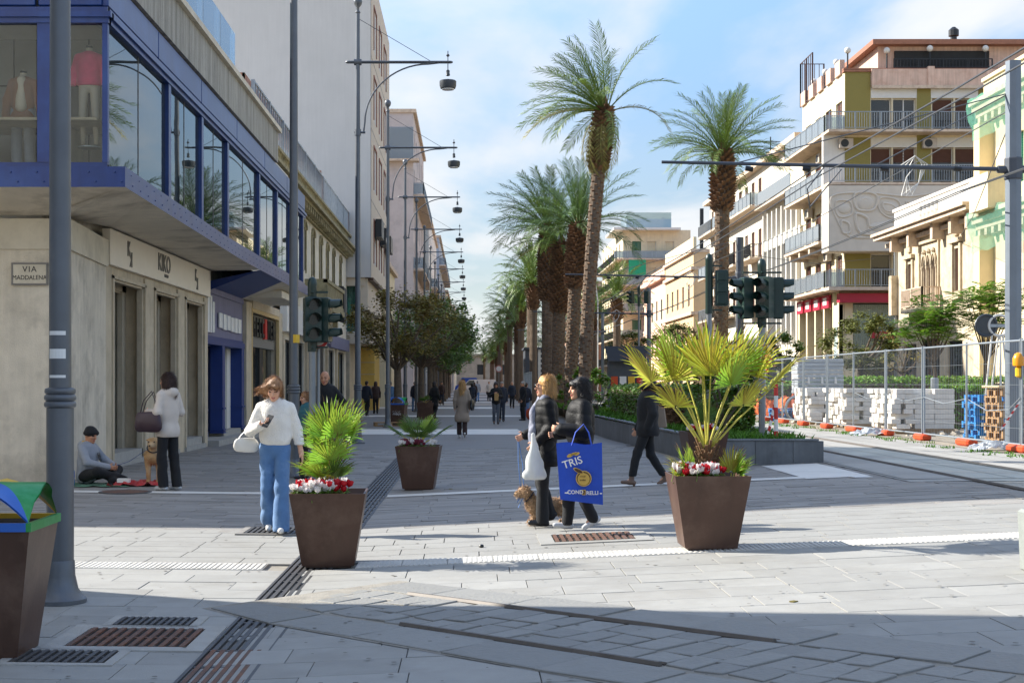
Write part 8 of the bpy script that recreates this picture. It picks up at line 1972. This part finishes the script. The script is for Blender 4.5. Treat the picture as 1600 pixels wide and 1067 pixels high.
# ---- blonde woman walking away, others down the promenade
bl_ = G(722, 684)
PBW, Jb, sb_ = person('woman with long blond hair in a taupe coat walking away down the promenade', bl_.x, bl_.y, R(180), 1.68, {**walk(.08)}, (0,0,0), 'skin', ('long','hblond'), ('browncoat','long_coat',dict(bulk=1.08,hem=.52,flare=.05,noise=folds(.007,22,5,.5),cut=.47)), ('darkbrown',dict(r=(.08,.075,.075),cut=.09)), ('whiteshoe',0,0), .012, seed=41)
handbag('handbag', 'black shoulder bag of the blonde woman in the taupe coat', plc(PBW,(-.30,.02,.98)), (.34,.14,.34), 'blackp', [[(-.1,0,.1),(.0,.02,.42),(.1,0,.1)]], R(80))
def walker(label, px, py, rz, H, top_m, leg_m, hairs, kind='jacket', hem=.82, pose=None, head=(0,0,0), d=None, X=None, h=.016, **kw):
    if d is None: q = G(px,py); X, d = q.x, q.y
    return person(label, X, d, rz, H, pose or walk(.12), head, 'skin2', hairs, (top_m,kind,dict(bulk=1.1,hem=hem,noise=folds(.005,24,int(d)))), (leg_m,dict()), ('blackshoe',0,0), h, **kw)
W1,J1,s1 = walker('woman with curly brown hair in dark jacket and grey jeans holding a paper bag', 775, 663, R(2), 1.64, 'blackcl','greyjean',('shag','hdark'),'jacket',.86, {**walk(.05),'elR':(-.24,-.02,1.14),'wrR':(-.08,-.24,1.24),'elL':(.24,-.0,1.12),'wrL':(.10,-.24,1.15)}, (0,R(20),0), h=.014)
pb_ = thing('paper_bag', 'tan paper bag held by the woman with curly hair', 'paper bag', plc(W1,(0,-.31,.93))); MB().cbox((0,0,.14),(.15,.08,.28),taper=1.1).build('bag', mat('kraft_paper','#a98552',.85,.1,5), pb_)
walker('person in a grey hood behind the woman with curly hair', 784, 659, R(-6), 1.66, 'navycl','navycl',('short','hgrey'))
walker('elderly man in a long dark coat standing in profile by the grey fence panels', 817, 657, R(-70), 1.68, 'blackcl','blackcl',('short','hgrey'),'coat',.62,{'wrL':(.22,-.10,.90)}, (0,R(6),0), h=.014)
walker('man in blue behind the elderly man by the grey fence panels', 822, 655, R(170), 1.62, 'navycl','denim',('short','hdark'))
walker('man in dark clothes walking towards the camera behind the curly haired woman', 800, 638, R(4), 1.68, 'navycl','blackcl',('fringe','hgrey'))
walker('person in black with a backpack standing by the lamp row', 679, 655, R(140), 1.66, 'blackcl','blackcl',('bob','hblack'),'coat',.60)
walker('pedestrian in dark navy walking beside the yellow shop base', 573, 650, R(160), 1.70, 'navycl','blackcl',('short','hblack'))
walker('woman in a brown puffer jacket beside the yellow shop base', 587, 647, R(185), 1.68, 'darkbrown','blackcl',('shoulder','hdark'),'jacket',.86)
walker('person in a blue coat half hidden by the lamp posts', 610, 651, R(175), 1.68, 'denim','navycl',('short','hgrey'))
walker('woman with a black bag beside the blonde woman, further away', 738, 641, R(175), 1.6, 'navycl','greyjean',('bob','hblack'))
walker('man in grey green jacket and blue trousers far down the promenade', 746, 628, R(180), 1.78, 'greycl','denim',('short','hgrey'), h=.02)
walker('person in dark red far down the promenade', 741, 630, R(178), 1.66, 'darkbrown','blackcl',('bob','hdark'), h=.02)
walker('person in pale top and black shorts far down the promenade', 764, 627, R(4), 1.74, 'beigecoat','blackcl',('short','hgrey'), h=.02)
walker('pair member in dark coat under the trees behind the far bin', 656, 641, R(10), 1.66, 'blackcl','blackcl',('short','hdark'), h=.02)
walker('person in grey blue coat under the trees by the shop fronts', 648, 643, R(200), 1.68, 'navycl','denim',('short','hgrey'), h=.02)
walker('dark dressed person between the trees further down the lamp row', 690, 633, R(20), 1.7, 'darkbrown','navycl',('short','hblack'), h=.02)
# ---- shop window mannequins
C['maglow'] = mat('mannequin_cream','#cfc3ae',.5,.05); C['pinkkn'] = cloth('pink_knit','#f2557f', bump=.5, bs=70); C['tancoat'] = cloth('tan_wool','#93684c')
def mannequin(label, x, y, z, top_m, kind, hem, under=None):
    o = thing('mannequin', label, 'mannequin', (x,y,z)); J = dict(BASE); J.update(elL=(.25,.03,1.12),wrL=(.27,-.02,.88),elR=(-.25,.03,1.12),wrR=(-.27,-.02,.88)); n = vec(J['neck'])
    P = [ell(J['chest'],(.14,.10,.18),k=.05),ell(J['pelvis'],(.145,.10,.12),k=.05),cap(J['pelvis'],J['chest'],.1,.1,(1,1.3,1),k=.05),cap(n+(0,0,-.06),n+(0,0,.09),.052,.05,k=.03)]
    for q in 'LR': P += [cap(J['hip'+q],J['kn'+q],.075,.055,k=.03),cap(J['kn'+q],J['an'+q],.05,.035,k=.02)]
    ob('body', sdf_mesh('body',P,.013,C['maglow'],.02,None,n[2]*0+.06), o)
    P = top_prims(J,1.10,hem,(.068,.062,.052),0); ob(kind, sdf_mesh(kind,P,.012,C[top_m],.025,folds(.006,26,3),hem), o)
    if under: ob('shirt', sdf_mesh('shirt',[cap((0,-.075,1.40),(0,-.10,1.0),.075,.09,(1,1.2,1)),cap(n+(0,0,-.05),n+(0,0,.03),.066,.062)],.012,C[under],.03), o); ob('trousers', sdf_mesh('trousers',leg_prims(J,(.1,.08,.075)),.014,C['greycl'],.03,folds(.004,26,6)), o)
    MB().lathe([(.052,1.53),(.052,1.56)],12).build('neck_cap', C['blackp'], o); MB().lathe([(.18,.0),(.18,.02)],18).build('base', C['fence'], o); return o
mannequin('headless mannequin in a bright pink sweater in the upper corner window', -5.83, 21.75, 5.20, 'pinkkn', 'sweater', .95)
mannequin('headless mannequin in a tan coat over a cream shirt in the next upper window', -6.87, 21.85, 4.84, 'tancoat', 'coat', .80, 'maglow')
